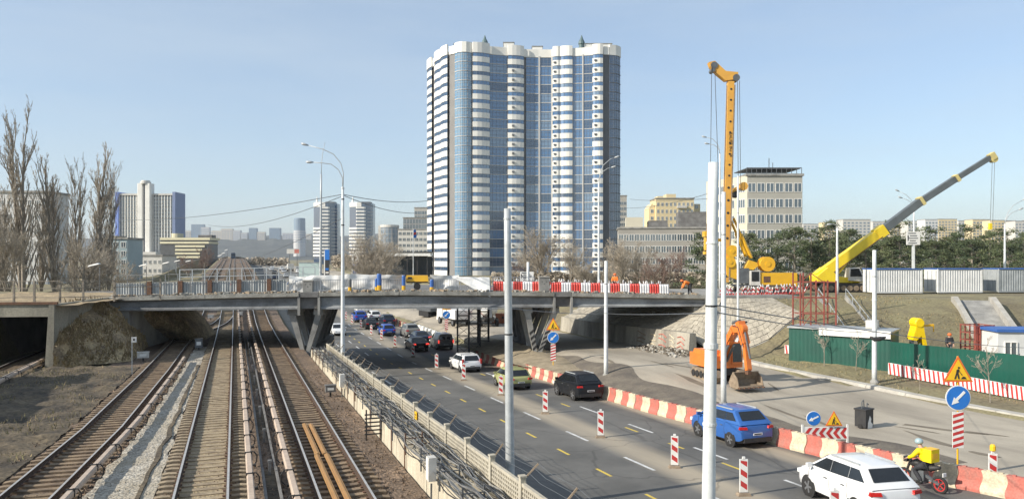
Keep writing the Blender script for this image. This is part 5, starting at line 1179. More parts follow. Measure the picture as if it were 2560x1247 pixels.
for i in range(len(SEG)-1):
    a, b = pts[i], pts[i+1]; ty, nm_ = SEG[i][2], SEG[i][3]
    if ty in ('solid', 'dark', 'pil'):
        q = MB(); wallband(q, [a+out(a,b)*.06, b+out(a,b)*.06] if ty != 'pil' else [a+out(a,b)*.5, b+out(a,b)*.5], 0, Z0+NF*FH+.4, .5, 0); q.build('pilaster' if ty == 'pil' else 'wall_strip', {'solid':'tower_grey','dark':'tower_dark','pil':'slabline'}[ty], tower); continue
    balc = ty == 'balc'; bay = 'bay' in ty
    n = 4 if (balc or bay) else 1; bul = {'balc':.5,'bay':1.6,'dbay':1.6,'glass':0}[ty]; off = .9 if balc else .15
    g = MB(); z0, z1 = (1.72, 2.98) if balc else (.16, 2.88)
    sp = strip(a, b, n, bul, off-.12 if balc else off); wallband(g, sp, z0, z1, .05, 0)
    tot = nm_*n if n > 1 else nm_*3
    tot = max(3, int((b-a).length/1.1)); fine = strip(a, b, tot, bul, (off-.12 if balc else off)) if n == 1 else [sp[min(int(k/tot*n), n-1)].lerp(sp[min(int(k/tot*n), n-1)+1], k/tot*n-min(int(k/tot*n), n-1)) for k in range(tot+1)]
    o_ = out(a, b)
    for p in fine: g.bar((p.x+o_.x*.03, p.y+o_.y*.03, z0), (p.x+o_.x*.03, p.y+o_.y*.03, z1), .11, .08, 1)
    for zz in ((z0+.02, z1-.02) if balc else (.9, 2.2)):
        for p0, p1 in zip(sp, sp[1:]): g.bar((p0.x+o_.x*.03, p0.y+o_.y*.03, zz), (p1.x+o_.x*.03, p1.y+o_.y*.03, zz), .08, .08, 1)
    gms = [g.mesh('window', [{'bay':'tower_glass_pale','dbay':'tower_glass_dark'}.get(ty, gq if SEG[i][0] > 1125 else 'tower_glass_c'), 'tower_mull' if ty != 'bay' else 'slabline']) for gq in ('tower_glass','tower_glass','tower_glass_b','tower_glass_c')]
    s_ = MB()
    if balc: wallband(s_, strip(a, b, n, bul, off), -.02, 1.72, .2, 0); [s_.quad(*[(p.x, p.y, 1.71) for p in (strip(a,b,n,bul,off)[k], strip(a,b,n,bul,off)[k+1], b.lerp(a,1-(k+1)/n), b.lerp(a,1-k/n))]) for k in range(n)]
    else: wallband(s_, strip(a, b, n, bul, off+.14), -.1, .14, .3, 0)
    sme = s_.mesh('balcony' if balc else 'floor_edge', 'tower_white' if balc else ('slabline' if ty != 'dbay' else 'tower_dark'))
    ac = MB(); m_ = a.lerp(b, .3)+o_*(off+bul+.1); ac.box((m_.x, m_.y, .95), (.8,.35,.55)); acm = ac.mesh('air_conditioner', 'greysteel') if SEG[i][0] in (1268,1383,1482) else None
    for f in range(NF):
        gme = gms[RN.randrange(4)]; z = Z0+f*FH; par = put('balcony' if balc else 'floor_edge', sme, tower, (0,0,z))
        if balc: put('glazing', gme, par)
        else: put('window', gme, tower, (0,0,z))
        if acm and RN.random() < .85: put('air_conditioner', acm, par)
# crown
zt0 = Z0+NF*FH
for i in range(len(SEG)-1):
    a, b = pts[i], pts[i+1]; ty = SEG[i][2]; n = 4 if ty in ('balc','bay','dbay') else 1; bul = {'balc':.5,'bay':1.6,'dbay':1.6}.get(ty, 0)
    q = MB(); wallband(q, strip(a, b, n, bul, {'balc':1.0,'bay':.4,'dbay':.4}.get(ty, .35)), zt0-.05, zt0+(3.3 if ty in ('bay','balc','dbay') else 2.6), .5, 0); q.build('roof_parapet', 'tower_white', tower)
q = MB(); q.prism(foot, zt0+.5, zt0+1.2); q.build('roof', 'concrete', tower)
for px, w, h, dd in ((1170,9,4.9,258),(1240,12,4.3,262),(1272,3.4,5.4,258),(1343,3.4,5.2,262),(1400,11,3.9,262),(1490,10,5,258)):
    p = tl_(px, dd); q = MB(); q.box((p.x, p.y, zt0+h/2), (w, 5, h)); q.box((p.x, p.y, zt0+h+.08), (w+.4, 5.4, .16), 1); q.build('roof_house', ['tower_white','concrete'], tower)
for px in (1212, 1454):
    p = tl_(px, 256); q = MB(); q.lathe((p.x, p.y, zt0+3.2), [(.9,0),(.9,1.7),(1.15,1.8),(1.0,2.6),(.5,3.6),(.08,4.8)], 10); q.build('roof_finial', mat('verdigris', (.1,.16,.16), (.08,.12,.13), 1, .6), tower)

WM = {}
def winmesh(w, h, cols=2, glass='office_glass', frame='white'):
    k = (round(w,2), round(h,2), cols, glass, frame)
    if k not in WM:
        q = MB(); q.quad((-w/2,-.03,0),(w/2,-.03,0),(w/2,-.03,h),(-w/2,-.03,h), 0); t = min(.09, w*.08)
        for i in range(cols+1): x = -w/2+i*w/cols; q.bx(x-t/2, x+t/2, -.09, .0, -.02, h+.02, 1)
        for z in (0, h): q.bx(-w/2, w/2, -.085, 0, z-t/2, z+t/2, 1)
        WM[k] = q.mesh('window', [glass, frame])
    return WM[k]
def face(parent, a, b, zs, nx, me, marg=.0, skip=0.0):
    "windows spaced along a wall from a to b (local), outward normal to the right-hand side of the walk"
    a, b = Vector(a), Vector(b); d = (b-a); ang = atan2(d.y, d.x)
    for z in zs:
        for i in range(nx):
            if skip and RN.random() < skip: continue
            f = (i+.5)/nx; p = a.lerp(b, marg+f*(1-2*marg)); put('window', me, parent, (p.x, p.y, z), ang)
def block(name, label, px0, px1, ptop, d, depth, nfl, nx, wall, cat='building', wm=None, yaw=0.0, side=0, flo=None, fac=(.5,.55), roofm='concrete', zbase=0.0, frame='white', glass='office_glass', top_gap=1.0, group=None, cols=2, low=.35):
    xa, xb = (px0-1280)/FPX*d, (px1-1280)/FPX*d; w = xb-xa; zt_ = ZC+(H0-ptop)/FPX*d
    t = thing(name, label, cat, W(xa, d, 0), -TH+yaw, group)
    q = MB(); q.bx(0, w, 0, depth, zbase, zt_); q.build('wall', wall, t)
    q = MB(); q.bx(-.25, w+.25, -.25, depth+.25, zt_, zt_+.45); q.build('roof', roofm, t)
    fh = flo or (zt_-top_gap-1.5)/nfl; zs = [zt_-top_gap-(i+1)*fh+fh*low for i in range(nfl)]
    me = winmesh(w/nx*fac[0]/1.0, fh*fac[1], cols, glass, frame); face(t, (0,-.0), (w,-.0), zs, nx, me)
    if side: face(t, (w+.0,0) if yaw > 0 or side > 0 else (0,depth), (w+.0,depth) if yaw > 0 or side > 0 else (0,0), zs, abs(side), winmesh(depth/abs(side)*fac[0], fh*fac[1], cols, glass, frame))
    return t, w, zt_, fh
# hotel with blue fins
HD = 600; k = HD/FPX; hx = lambda px: (px-290)*k
hotel = thing('hotel_block', 'broad white ribbed hotel block with blue end fins and central shaft', 'hotel', W((290-1280)*k, HD, 0), -TH); hz = ZC+(H0-484)*k
q = MB(); q.bx(hx(297), hx(434), .6, 16, 0, hz-1); q.build('wall', mat('hotel_dark_wall', (.13,.14,.15), (.1,.11,.12), .1, .7), hotel)
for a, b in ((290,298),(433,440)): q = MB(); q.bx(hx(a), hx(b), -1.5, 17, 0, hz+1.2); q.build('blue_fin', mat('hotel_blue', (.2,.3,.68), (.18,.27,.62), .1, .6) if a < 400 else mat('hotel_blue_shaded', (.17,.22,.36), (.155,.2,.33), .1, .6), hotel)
for a, b, n in ((298,347,7),(382,433,7)):
    for i in range(n+1): x = hx(lerp(a, b, i/n)); q = MB(); q.bx(x-.27, x+.27, .2, .7, 0, hz-1.2); q.build('rib', 'tower_white', hotel)
    q = MB(); q.bx(hx(a), hx(b), -.4, .8, hz-1.3, hz); q.build('cornice', 'off', hotel)
    fh = (hz-4)/19; me = winmesh((hx(b)-hx(a))/n-.75, fh*.68, 1, 'office_glass', 'off')
    for i in range(n):
        for f in range(19): put('window', me, hotel, (hx(lerp(a, b, (i+.5)/n)), .6, 1.5+f*fh+fh*.3))
for a_, b_ in ((347, 361), (366.5, 380)): q = MB(); q.prism([(hx(a_)+.6,-3),(hx(b_)-.6,-3),(hx(b_),-2.2),(hx(b_),4),(hx(a_),4),(hx(a_),-2.2)], 0, ZC+(H0-459)*k); q.build('shaft', 'tower_white', hotel)
q = MB(); q.bx(hx(360), hx(367), -1.6, 3, 0, ZC+(H0-462)*k); q.build('shaft_slot', mat('hotel_slot', (.2,.2,.21), (.17,.17,.18), .1, .7), hotel); q = MB(); q.lathe((hx(364), 0, ZC+(H0-460)*k), [(4,0),(4,1.6),(3.4,1.7),(3.3,2.6)], 18); q.build('rooftop_drum', 'off', hotel)
q = MB(); q.bx(hx(300), hx(410), -14, -2, 0, ZC+(H0-630)*k); q.build('podium', 'off', hotel)
# cream ribbon-window building
t = thing('cream_office', 'low cream building with ribbon windows before the hotel', 'building', W((400-1280)/FPX*420, 420), -TH); k = 420/FPX; cx_ = lambda px: (px-400)*k
zz = lambda py: ZC+(H0-py)*k
q = MB(); q.bx(.2, cx_(520), .3, 14, 0, zz(594)); q.build('wall', mat('cream_office_dark', (.1,.105,.105), (.08,.08,.08), .3, .4), t)
for i, (a, b, p0, p1) in enumerate(((400,525,594,600),(400,522,604,609),(438,512,613,618),(438,505,622,627),(438,500,631,636),(438,500,640,645))): q = MB(); q.bx(cx_(a), cx_(b), -.2, 14.2, zz(p1), zz(p0)); q.build('cream_band', mat('cream_band', (.66,.61,.42), (.6,.55,.38), .3, .8), t)
q = MB(); q.lathe((cx_(432), 6, zz(594)), [(3.1,0),(3.1,zz(583)-zz(594))], 16); q.build('roof_drum', MATS['cream_band'], t); q = MB(); q.bx(cx_(490), cx_(524), 3, 9, zz(594), zz(587)); q.build('roof_house', 'concrete_dark', t)
for i in range(9):
    for r_ in range(4): put('window', winmesh(.95, 1.0, 1, 'far_glass', 'off'), t, (1.2+i*.92, .28, 1.5+r_*2.1))
# twin towers
for px0, px1, lab in ((783, 840, 'left of the twin white and blue towers beyond the road'), (873, 930, 'right of the twin white and blue towers beyond the road')):
    d = 700; k = d/FPX; t = thing('twin_tower', lab, 'tower', W((px0-1280)*k, d), -TH, group='twin towers'); w = (px1-px0)*k; zt_ = ZC+(H0-508)*k
    poly = [(0,2),(w*.35,-2),(w*.68,-1.5),(w*.93,1.5),(w,5),(w,16),(0,16)]; q = MB(); q.prism(poly, 0, zt_); q.build('core', 'tower_glass_dark', t)
    for f in range(15):
        z = zt_-5-f*3.1; q = MB(); lo = 2 if f > 5 else 4; pb_ = [(-.6 if f > 5 else w*.18,2-.3),(w*.35,-2.4),(w*.68,-1.9),(w*.74,-1.3),(w*.7,.5),(w*.35,.2),(0,3)]
        q.prism(pb_, z, z+1.5); q.build('white_band', 'tower_white', t)
    for f in range(15): z = zt_-5-f*3.1; q = MB(); q.prism([(w*.8,-.5),(w*.935,1.3),(w+.3,5),(w+.1,5.2),(w*.9,1.6),(w*.8,0)], z, z+.5); q.build('slab_edge', 'slabline', t)
    q = MB(); q.prism([(0,1.6),(w*.35,-2.4),(w*.55,-2.1),(w*.55,8),(0,8)], zt_-3.3, zt_+.8); q.build('crown', 'tower_white', t); q = MB(); q.lathe((w*.12,4,zt_+.8), [(1,0),(1,1.5),(.1,6)], 8); q.build('spire', 'white', t); q = MB(); q.bx(w*.5,w*.9,3,12,zt_,zt_+1.6); q.build('roof_house', 'greysteel', t)
# cylinder tower far left of the twins, and other far city blocks on the bluff
fw = mat('far_city_wall', (.55,.53,.5), (.42,.42,.43), .004, .8); fw2 = mat('far_city_cream', (.6,.53,.42), (.5,.45,.38), .004, .8); fbl = mat('far_city_blue', (.2,.27,.33), (.16,.22,.28), .004, .5)
t = thing('round_far_tower', 'round pale tower with a grey crown far on the bluff', 'tower', P(749, 600, 2600), 0)
q = MB(); q.lathe((0,0,-60), [(20,0),(20,92)], 20); q.build('shaft', fw, t); q = MB(); q.lathe((0,0,32), [(19,0),(19,40),(17,42)], 20); q.build('crown', fbl, t)
for i in range(5): q = MB(); q.lathe((0,0,-8+i*8), [(20.3,0),(20.3,1.6)], 20); q.build('floor_band', fbl, t)
fc = [(478,508,561,fbl,'blue grey slab'),(502,522,568,fw,'narrow white block'),(528,552,577,fw2,'low cream block'),(553,580,572,fw2,'cream block'),(582,600,576,fw,'pale block'),(622,641,570,fbl,'squat blue tower'),(643,662,580,fw2,'small cream block'),(673,700,570,fbl,'wide blue glass slab'),(440,455,548,fbl,'dark slab beside the hotel'),(458,476,577,fw2,'cream block beside the hotel'),(602,618,582,fw,'tiny white block'),(706,733,583,fw,'low white block'),(762,778,585,fw2,'cream block by the round tower')]
for i, (a, b, pt, mt, lab) in enumerate(sorted(fc, key=lambda q_: q_[0])):
    d = 3300 if a != 440 else 800; t, w, zt_, fh = block('far_city_block', lab+' on the far skyline, '+ordn(i)+' block from the left', a, b, pt, d, 26 if d > 2000 else 10, 5, 4, mt, 'building', yaw=.1, glass='far_glass', frame=fw, top_gap=6, flo=9 if d > 2000 else 5, fac=(.62,.5), group='skyline on the bluff', cols=1)
# round glazed building and office block left of the tower
d = 420; k = d/FPX; t = thing('round_office', 'round glazed office building with a pale roof ring left of the tower', 'building', W((970-1280)*k, d+6), -TH); zt_ = ZC+(H0-562)*k
q = MB(); q.lathe((0,0,0), [(4.9,0),(4.9,zt_-1.2)], 24); q.build('glass_drum', 'far_glass', t); q = MB(); q.lathe((0,0,zt_-1.2), [(5.2,0),(5.2,1.3)], 24); q.build('roof_ring', 'off', t)
for a in range(16): q = MB(); q.box((4.95*cos(a*pi/8), 4.95*sin(a*pi/8), zt_/2), (.14,.14,zt_-1.4)); q.build('mullion', 'slabline', t)
for z in rng(3, zt_-2.5, 2.6): q = MB(); q.lathe((0,0,z), [(5.0,0),(5.0,.25)], 24); q.build('floor_ring', 'slabline', t)
q = MB(); q.bx(-6.2,-3.4,-1,6,0,zt_-.3); q.build('stair_wing', 'off', t)
block('white_office', 'white office slab with rows of windows between round office and tower', 995, 1078, 574, 400, 14, 5, 8, 'off', 'building', frame='off', fac=(.75,.5), top_gap=.8, flo=3.1)
block('glass_office', 'dark glazed upper block behind the white office slab', 1008, 1078, 545, 440, 12, 3, 9, 'concrete', 'building', fac=(.92,.85), frame='slabline', glass='office_glass', top_gap=.5, flo=3, low=.1)
block('roof_house', 'small topmost grey block above the glazed office', 1036, 1078, 520, 450, 10, 2, 5, 'concrete_light', 'building', fac=(.9,.8), frame='slabline', top_gap=1.5, flo=2.6, low=.1)
# petrol station canopy, signs
d = 230; k = d/FPX
t = thing('station_canopy', 'long flat white canopy on dark columns left of the tower', 'canopy', W((950-1280)*k, d), -TH); zc_ = ZC+(H0-632)*k
q = MB(); q.bx(0, 126*k, 0, 8, zc_-.9, zc_); q.build('roof', 'white', t); q = MB(); q.bx(-.1, 126*k+.1, -.1, 8.1, zc_, zc_+.35); q.build('roof_edge', 'black', t)
for i in range(5): q = MB(); q.bx(2+i*3-.15, 2+i*3+.15, 1, 1.3, 1.4, zc_-.9); q.build('column', 'black', t)
q = MB(); q.bx(.5, 126*k, 6.5, 7, 1.4, zc_-1); q.build('back_wall', 'glass', t)
def pylon(px, p0, p1, d, w, label, top, parts):
    b = P(px, p1, d); b.z = zg(b.x, b.y); h = P(px, p0, d).z-b.z; t = thing('sign_pylon', label, 'sign', b, -TH); q = MB(); q.bx(-w/2,w/2,-.15,.15,0,h); q.build('body', 'black', t)
    q = MB(); q.bx(-w/2-.03,w/2+.03,-.2,.2,h*.74,h); q.build('head', top, t)
    for i in range(parts): z = h*.3+i*h*.09; q = MB(); q.bx(-w*.38,w*.38,-.17,-.15,z,z+h*.05); q.build('price_row', 'off' if i % 2 else 'signblue', t)
    q = MB(); q.bx(-w/2-.25,-w/2,-.16,.16,0,h*.97); q.build('white_edge', 'white', t); return t, h
t, h = pylon(889, 632, 692, 190, 1.4, 'tall fuel price pylon with a white head and small emblem', 'white', 5)
q = MB(); q.lathe((0,-.21,h*.87), [(.34,-.02),(.34,.0)], 12, 0, 'y'); q.build('emblem', 'rust', t)
t, h = pylon(818, 624, 672, 200, 1.1, 'slim blue headed sign pylon left of the price pylon', 'signblue', 3)
for (px, py0, py1, w, d, lab, mt) in ((733, 622, 634, 2.6*2.1, 330, 'distant billboard with a white and pink poster', 'off'), (775, 656, 692, 55, 110, 'big blank pale green board back standing behind the bridge', 'board')):
    M['board'] = mat('pale_board', (.5,.6,.56), (.42,.52,.49), .7, .6, .2, 3); b = P(px, py1, d); g = zg(b.x, b.y); ww = w if d > 200 else w/FPX*d; h1 = P(px, py0, d).z-g; h0 = P(px, py1, d).z-g
    t = thing('billboard', lab, 'billboard', (b.x, b.y, g), -TH); q = MB(); q.bx(-ww/2,ww/2,-.12,.12,h0,h1); q.build('panel', mt, t)
    for s in (-.3,.3): q = MB(); q.box((s*ww,.2,h0/2), (.2,.2,max(h0,.3))); q.build('leg', 'greysteel', t)
    if d > 200: q = MB(); q.bx(.1*ww,ww*.46,-.15,-.12,h0+.2,h1-.2); q.build('poster', 'pink', t)
    q = MB(); [q.bar((-ww/2,-.14,z),(ww/2,-.14,z),.08) for z in (h0,h1)]; q.build('frame', 'galv', t)
def dirboard(px, py0, py1, d, w, label, rows):
    b = P(px, py1, d); g = zg(b.x, b.y); z0, z1 = P(px, py1, d).z-g, P(px, py0, d).z-g; t = thing('direction_board', label, 'sign', (b.x, b.y, g), -TH); ww = w/FPX*d
    q = MB(); q.bx(-ww/2,ww/2,-.05,.05,z0,z1); q.build('panel', 'white', t); q = MB(); q.box((0,.12,z1/2), (.16,.16,z1)); q.build('post', 'polew', t)
    for i in range(rows): z = z1-(i+.7)*(z1-z0)/(rows+.4); q = MB(); q.bx(-ww*.38+ (ww*.12 if i % 2 else 0), ww*(.18+.08*(i%3)), -.062, -.05, z-.06, z+.06); q.build('text_line', 'greysteel', t)
    q = MB(); q.prism([(-ww*.42,z0+(z1-z0)*.3),(-ww*.36,z0+(z1-z0)*.3),(-ww*.36,z0+(z1-z0)*.6),(-ww*.33,z0+(z1-z0)*.6),(-ww*.39,z0+(z1-z0)*.78),(-ww*.45,z0+(z1-z0)*.6),(-ww*.42,z0+(z1-z0)*.6)], -.065, -.052, 'xz'); q.build('arrow', 'black', t)
dirboard(1317, 679, 702, 92, 34, 'white direction board with dark lines of text behind the bridge barriers', 5)
dirboard(2283, 579, 612, 98, 34, 'white direction board with lines of text before the pines at right', 5)
b = P(1033, 690, 130); g = zg(b.x, b.y); t = pole('flag_pole', 'thin flag pole with a furled red and blue flag left of the tower', Vector((b.x,b.y,g)), P(1033,572,130).z-g, .07, .05, (0,0), 'polew', cat='flag'); h = P(1033,572,130).z-g
for k, mt in enumerate(('signblue','signred','signblue')): q = MB(); q.add([(0,0,h-.2-k*.45),(.45+.1*k,.1,h-.1-k*.42),(.6,.2,h-.75-k*.4),(.05,.05,h-.7-k*.42)], [(0,1,2,3)]); q.add([(0,.03,h-.2-k*.45),(.45+.1*k,.13,h-.1-k*.42),(.6,.23,h-.75-k*.4),(.05,.08,h-.7-k*.42)], [(3,2,1,0)]); q.build('flag_cloth', mt, t)
# right background
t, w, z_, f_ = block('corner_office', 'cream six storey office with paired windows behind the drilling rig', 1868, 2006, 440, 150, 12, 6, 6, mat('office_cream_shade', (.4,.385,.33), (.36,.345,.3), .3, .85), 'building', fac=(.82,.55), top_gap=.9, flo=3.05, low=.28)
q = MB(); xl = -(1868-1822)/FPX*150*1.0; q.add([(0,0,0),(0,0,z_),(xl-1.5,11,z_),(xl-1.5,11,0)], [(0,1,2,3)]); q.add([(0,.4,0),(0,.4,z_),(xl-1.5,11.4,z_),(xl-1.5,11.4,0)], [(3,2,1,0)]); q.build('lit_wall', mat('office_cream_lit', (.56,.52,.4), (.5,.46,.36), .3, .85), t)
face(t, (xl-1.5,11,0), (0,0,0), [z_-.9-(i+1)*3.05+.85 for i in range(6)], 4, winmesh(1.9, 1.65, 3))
for i in range(12): q = MB(); q.box((w*i/11, .4, z_+1.0), (.1,.1,1.2)); q.build('roof_rail_post', 'greysteel', t)
q = MB(); q.bx(0, w, .35, .45, z_+1.55, z_+1.7); q.bx(0, w, 1, 9, z_+1.5, z_+1.62); q.build('roof_canopy', 'greysteel', t); q = MB(); q.box((w*.55,5,z_+2.6), (.12,.12,3)); q.box((w*.62,5,z_+2.2), (.1,.1,2)); q.build('antenna', 'greysteel', t)
t, w, z_, f_ = block('long_office', 'long low grey-cream office block behind the bare trees', 1546, 1768, 572, 205, 16, 5, 17, mat('long_office_wall', (.33,.31,.27), (.28,.265,.235), .2, .85), 'building', fac=(.86,.55), top_gap=1.2, flo=3.1, yaw=-.12)
q = MB(); q.bx(2, 6.5, 1, 8, z_+.4, z_+3.1); q.build('roof_house', MATS['office_cream_lit'], t); q = MB(); q.bx(8, 13, 1, 8, z_+.4, z_+2.2); q.bx(16, 25, 3, 10, z_+.4, z_+4.6); q.build('roof_house', 'concrete_dark', t)
ycol = mat('yellow_apartments', (.68,.56,.33), (.6,.5,.31), .08, .85)
t, w, z_, f_ = block('yellow_apartments', 'stepped yellow apartment block behind the long office', 1640, 1735, 497, 330, 14, 8, 9, ycol, 'building', fac=(.5,.5), top_gap=1.2, flo=3.0, side=0)
q = MB(); q.bx(-2.6,0,2,14,0,z_-4); q.prism([(-2.7,z_-4),(.1,z_-4),(-1.3,z_-1.8)], 2, 14, 'xz'); q.bx(w,w+3.4,3,14,0,z_-2); q.bx(w*.3,w*.55,2,9,z_,z_+2.2); q.bx(w*.05,w*.2,1,8,z_,z_+1.2); q.build('wing', ycol, t)
for f in range(8): put('window', winmesh(1.3,1.5), t, (-1.3, 2, z_-6-f*3.0)); put('window', winmesh(1.5,1.5), t, (w+1.7, 3, z_-4-f*3.0))
for f in range(7):
    q = MB(); q.bx(w*.55, w*.8, -1.0, 0, z_-3-f*3.0-1.0, z_-3-f*3.0); q.build('balcony', 'off', t)
block('grey_highrise', 'slim grey glass high-rise just right of the tower', 1540, 1567, 490, 420, 8, 10, 3, 'concrete_light', 'building', fac=(.9,.6), frame='off', flo=2.9, top_gap=3)
for i, (a, b, pt, d, mt, nx) in enumerate(sorted(((2107,2178,549,760,'off',7),(2270,2312,553,800,'off',5),(2313,2346,549,760,'cabin',4),(2346,2394,548,860,ycol,6),(2396,2428,552,900,'off',4),(2432,2476,549,820,ycol,5),(2478,2512,551,780,ycol,4),(2510,2540,552,840,'concrete_light',4),(2538,2580,553,760,'off',5),(2060,2100,556,900,ycol,5),(2182,2222,554,950,'off',5),(2224,2266,557,980,ycol,5),(2580,2640,550,800,'off',6),(2008,2056,560,980,'off',5)), key=lambda q_: q_[0])):
    block('far_apartments', ('white','cream')[mt is ycol]+' apartment block on the right horizon, '+ordn(i)+' block from the left', a, b, pt, d, 14, 8, nx, mt, 'building', yaw=.05, fac=(.6,.5), frame='off', flo=3.0, top_gap=2, cols=1, group='apartment blocks on the right horizon', glass='far_glass')
# left background
block('left_apartments', 'pale panel apartment block behind the poplars at the left edge', -90, 118, 482, 165, 8, 8, 12, mat('panel_wall', (.55,.55,.53), (.47,.47,.45), .2, .9), 'building', fac=(.55,.5), flo=2.9, top_gap=1.2)
block('pale_green_block', 'narrow pale blue-green block left of the cream building', 262, 318, 598, 190, 8, 4, 3, mat('bluegreen_wall', (.3,.38,.4), (.26,.33,.35), .2, .7), 'building', fac=(.6,.6), flo=2.2, top_gap=.6)
block('white_shed', 'low white building among the bare trees below the hotel', 320, 405, 640, 230, 10, 2, 7, 'off', 'building', fac=(.5,.4), flo=2.6, top_gap=.6)
block('tiny_cream_tower', 'small cream house top showing left of the hotel', 271, 290, 592, 330, 8, 4, 2, ycol, 'building', fac=(.5,.4), flo=2.6)
# far bluff and hills beyond the river
M['forest'] = mat('bare_wooded_hill', (.075,.078,.065), (.035,.04,.034), .012, 1, fine=.4, bsc=.05)
def hillz(px, w): 
    tp = 590+6*noise.noise((px*.01,1,0))+5*noise.noise((px*.03,2,0))+26*sm((330-px)/330)+30*sm((px-960)/200)
    return lerp(2, ZC+(H0-tp)/FPX*3900, sm(w))
q = MB(); grid(lambda px, w: W((px-1280)/FPX*lerp(2300, 3900, w), lerp(2300, 3900, w), hillz(px, w*1.05)+5*noise.noise((px*.08, w*14, 3))*sm(w*4)), rng(-200, 1320, 8), rng(0, 1.15, .06), 0, q)
tag(q.build('wooded_hills', 'forest', smooth=True), None, None, kind='structure')
def massr(px0, px1, d, ptop, label, mt, seed, th=14):
    "a far wood that reads as one mass: leaf-sized flakes through its depth"
    q = MB(); rr = random.Random(seed)
    for i in range(int((px1-px0)*16)):
        px = rr.uniform(px0, px1); dd = d+rr.uniform(0, th); top_ = ZC+(H0-(ptop-7*noise.noise((px*.035, seed, 0))-5*noise.noise((px*.13, seed, 3))))/FPX*d; b = W((px-1280)/FPX*dd, dd); g = zg(b.x, b.y); z = lerp(g, top_, rr.random()**.55)
        s = rr.uniform(.25,.6)*d/150; c = Vector((b.x, b.y, z)); a = rr.random()*6; u = Vector((cos(a), sin(a), rr.uniform(-.6,.6)))*s; v = Vector((-sin(a)*.4, cos(a)*.4, 1)).normalized()*s*rr.uniform(.3,1)
        q.add([c-u, c+v, c+u*.8], [(0,1,2)])
    tag(q.build('distant_wood', mt), label, 'wood', kind='stuff')
massr(380, 720, 520, 648, 'bare brownish wood below the far hills left of the road', 'twig', 3)
massr(-80, 300, 210, 672, 'bare scrub behind the poplars at the left edge', 'twig', 4)
massr(830, 1080, 330, 640, 'bare street trees beyond the filling station', 'twig', 5)
massr(1980, 2640, 420, 604, 'dark wood below the apartment blocks on the right horizon', 'pine', 6)
massr(1230, 1780, 152, 684, 'dense dark undergrowth along the far side of the bridge', 'twig', 8, 8)
# ---------------------------------------------------------------- trees
def bare(h, seed, ang, nch, up, trunk=.3, ratio=.55, r0=.16, tmin=.016, first=.25, ntr=1):
    rr = random.Random(seed); A, B = MB(), MB(); LV = len(nch)
    def grow(p, d, L, r, lev):
        n = 5 if lev == 0 else (4 if lev < 3 else 2); ps = [p]; dd = d
        for k in range(n):
            dd = (dd+Vector((rr.uniform(-1,1), rr.uniform(-1,1), rr.uniform(-.6,.8)))*((.03 if up > .1 else .08) if lev == 0 else (.1 if lev < 3 else .2))+Vector((0,0,up))).normalized(); ps.append(ps[-1]+dd*L/n)
        (A if lev < 2 else B).tube(ps, [max(tmin, lerp(r, r*.35, k/n)) for k in range(n+1)], 6 if lev == 0 else (4 if lev < 2 else 3), 0, lev == 0)
        if lev < LV:
            for c in range(nch[lev]):
                f = rr.uniform(first if lev == 0 else .2, 1); i = min(int(f*n), n-1); b = ps[i].lerp(ps[i+1], f*n-i)
                t = (ps[i+1]-ps[i]).normalized(); ax = t.cross(Vector((rr.uniform(-1,1), rr.uniform(-1,1), rr.uniform(-1,1)))).normalized()
                cd = Matrix.Rotation(ang*rr.uniform(.7,1.3), 3, ax) @ t; grow(b, cd, L*ratio*rr.uniform(.6,1.1)*(1.15-.55*f if lev == 0 else 1), max(tmin, r*.45*(1.1-.5*f)), lev+1)
    for k in range(ntr):
        a = rr.random()*6; grow(Vector((0,0,-.3)), Vector((cos(a)*(.05 if up > .1 else .3)*(ntr > 1), sin(a)*(.05 if up > .1 else .3)*(ntr > 1), 1)).normalized(), h*(.8 if k == 0 else rr.uniform(.6,.8)), r0, 0)
    return A, B
def tree(name, label, base, meshes, s=1.0, rz=0.0, group=None, sz=None):
    t = thing(name, label, 'tree', base, rz, group); t.scale = (s, s, sz or s); put('trunk', meshes[0], t); put('crown', meshes[1], t); return t
def bm_(args, mt='twig', smooth=False): A, B = bare(**args); return A.mesh('trunk', 'bark'), B.mesh('crown', mt)
pop = [bm_(dict(h=24, seed=s, ang=.36, nch=(28,7,6,4), up=.13, ratio=.33, r0=.24, tmin=.012, first=.1, ntr=2)) for s in (1, 2)]
rnd = [bm_(dict(h=9, seed=s, ang=.62, nch=(12,6,5,3), up=.045, ratio=.56, r0=.14, tmin=.011, first=.12, ntr=3)) for s in (5, 6)]
rnr = bm_(dict(h=8, seed=9, ang=.6, nch=(12,6,5,3), up=.04, ratio=.56, r0=.12, tmin=.014, first=.12, ntr=2), 'twigred')
sap = bm_(dict(h=3.6, seed=21, ang=.6, nch=(9,5,3), up=.03, ratio=.42, r0=.035, tmin=.007, first=.4))
ZM = {}
def zmax(ms):
    if ms[1].name not in ZM: z_ = sorted(v.co.z for v in ms[1].vertices); ZM[ms[1].name] = z_[int(len(z_)*.985)]
    return ZM[ms[1].name]
def gb(px, py, d): b = P(px, py, d); b.z = zg(b.x, b.y); return b
for px, pt, d, k, lab in ((58, 278, 98, 0, 'tallest bare poplar with two stems near the left edge'), (140, 392, 100, 1, 'bare poplar right of the tallest one'), (186, 405, 104, 0, 'slender bare poplar between the two thick groups'), (235, 372, 96, 1, 'broad bare poplar nearest to the hotel'), (268, 420, 102, 0, 'smaller bare poplar right of the broad one'), (8, 470, 92, 1, 'short bare poplar cut by the left edge'), (100, 470, 108, 1, 'bare poplar in the gap behind the tallest one')):
    b = gb(px, 740, d); h = ZC+(H0-pt)/FPX*d-b.z; s = h/zmax(pop[k]); tree('poplar_tree', lab, b, pop[k], s*(1.0 if px not in (186, 268) else .8), px*.7, 'bare poplars at the left', s)
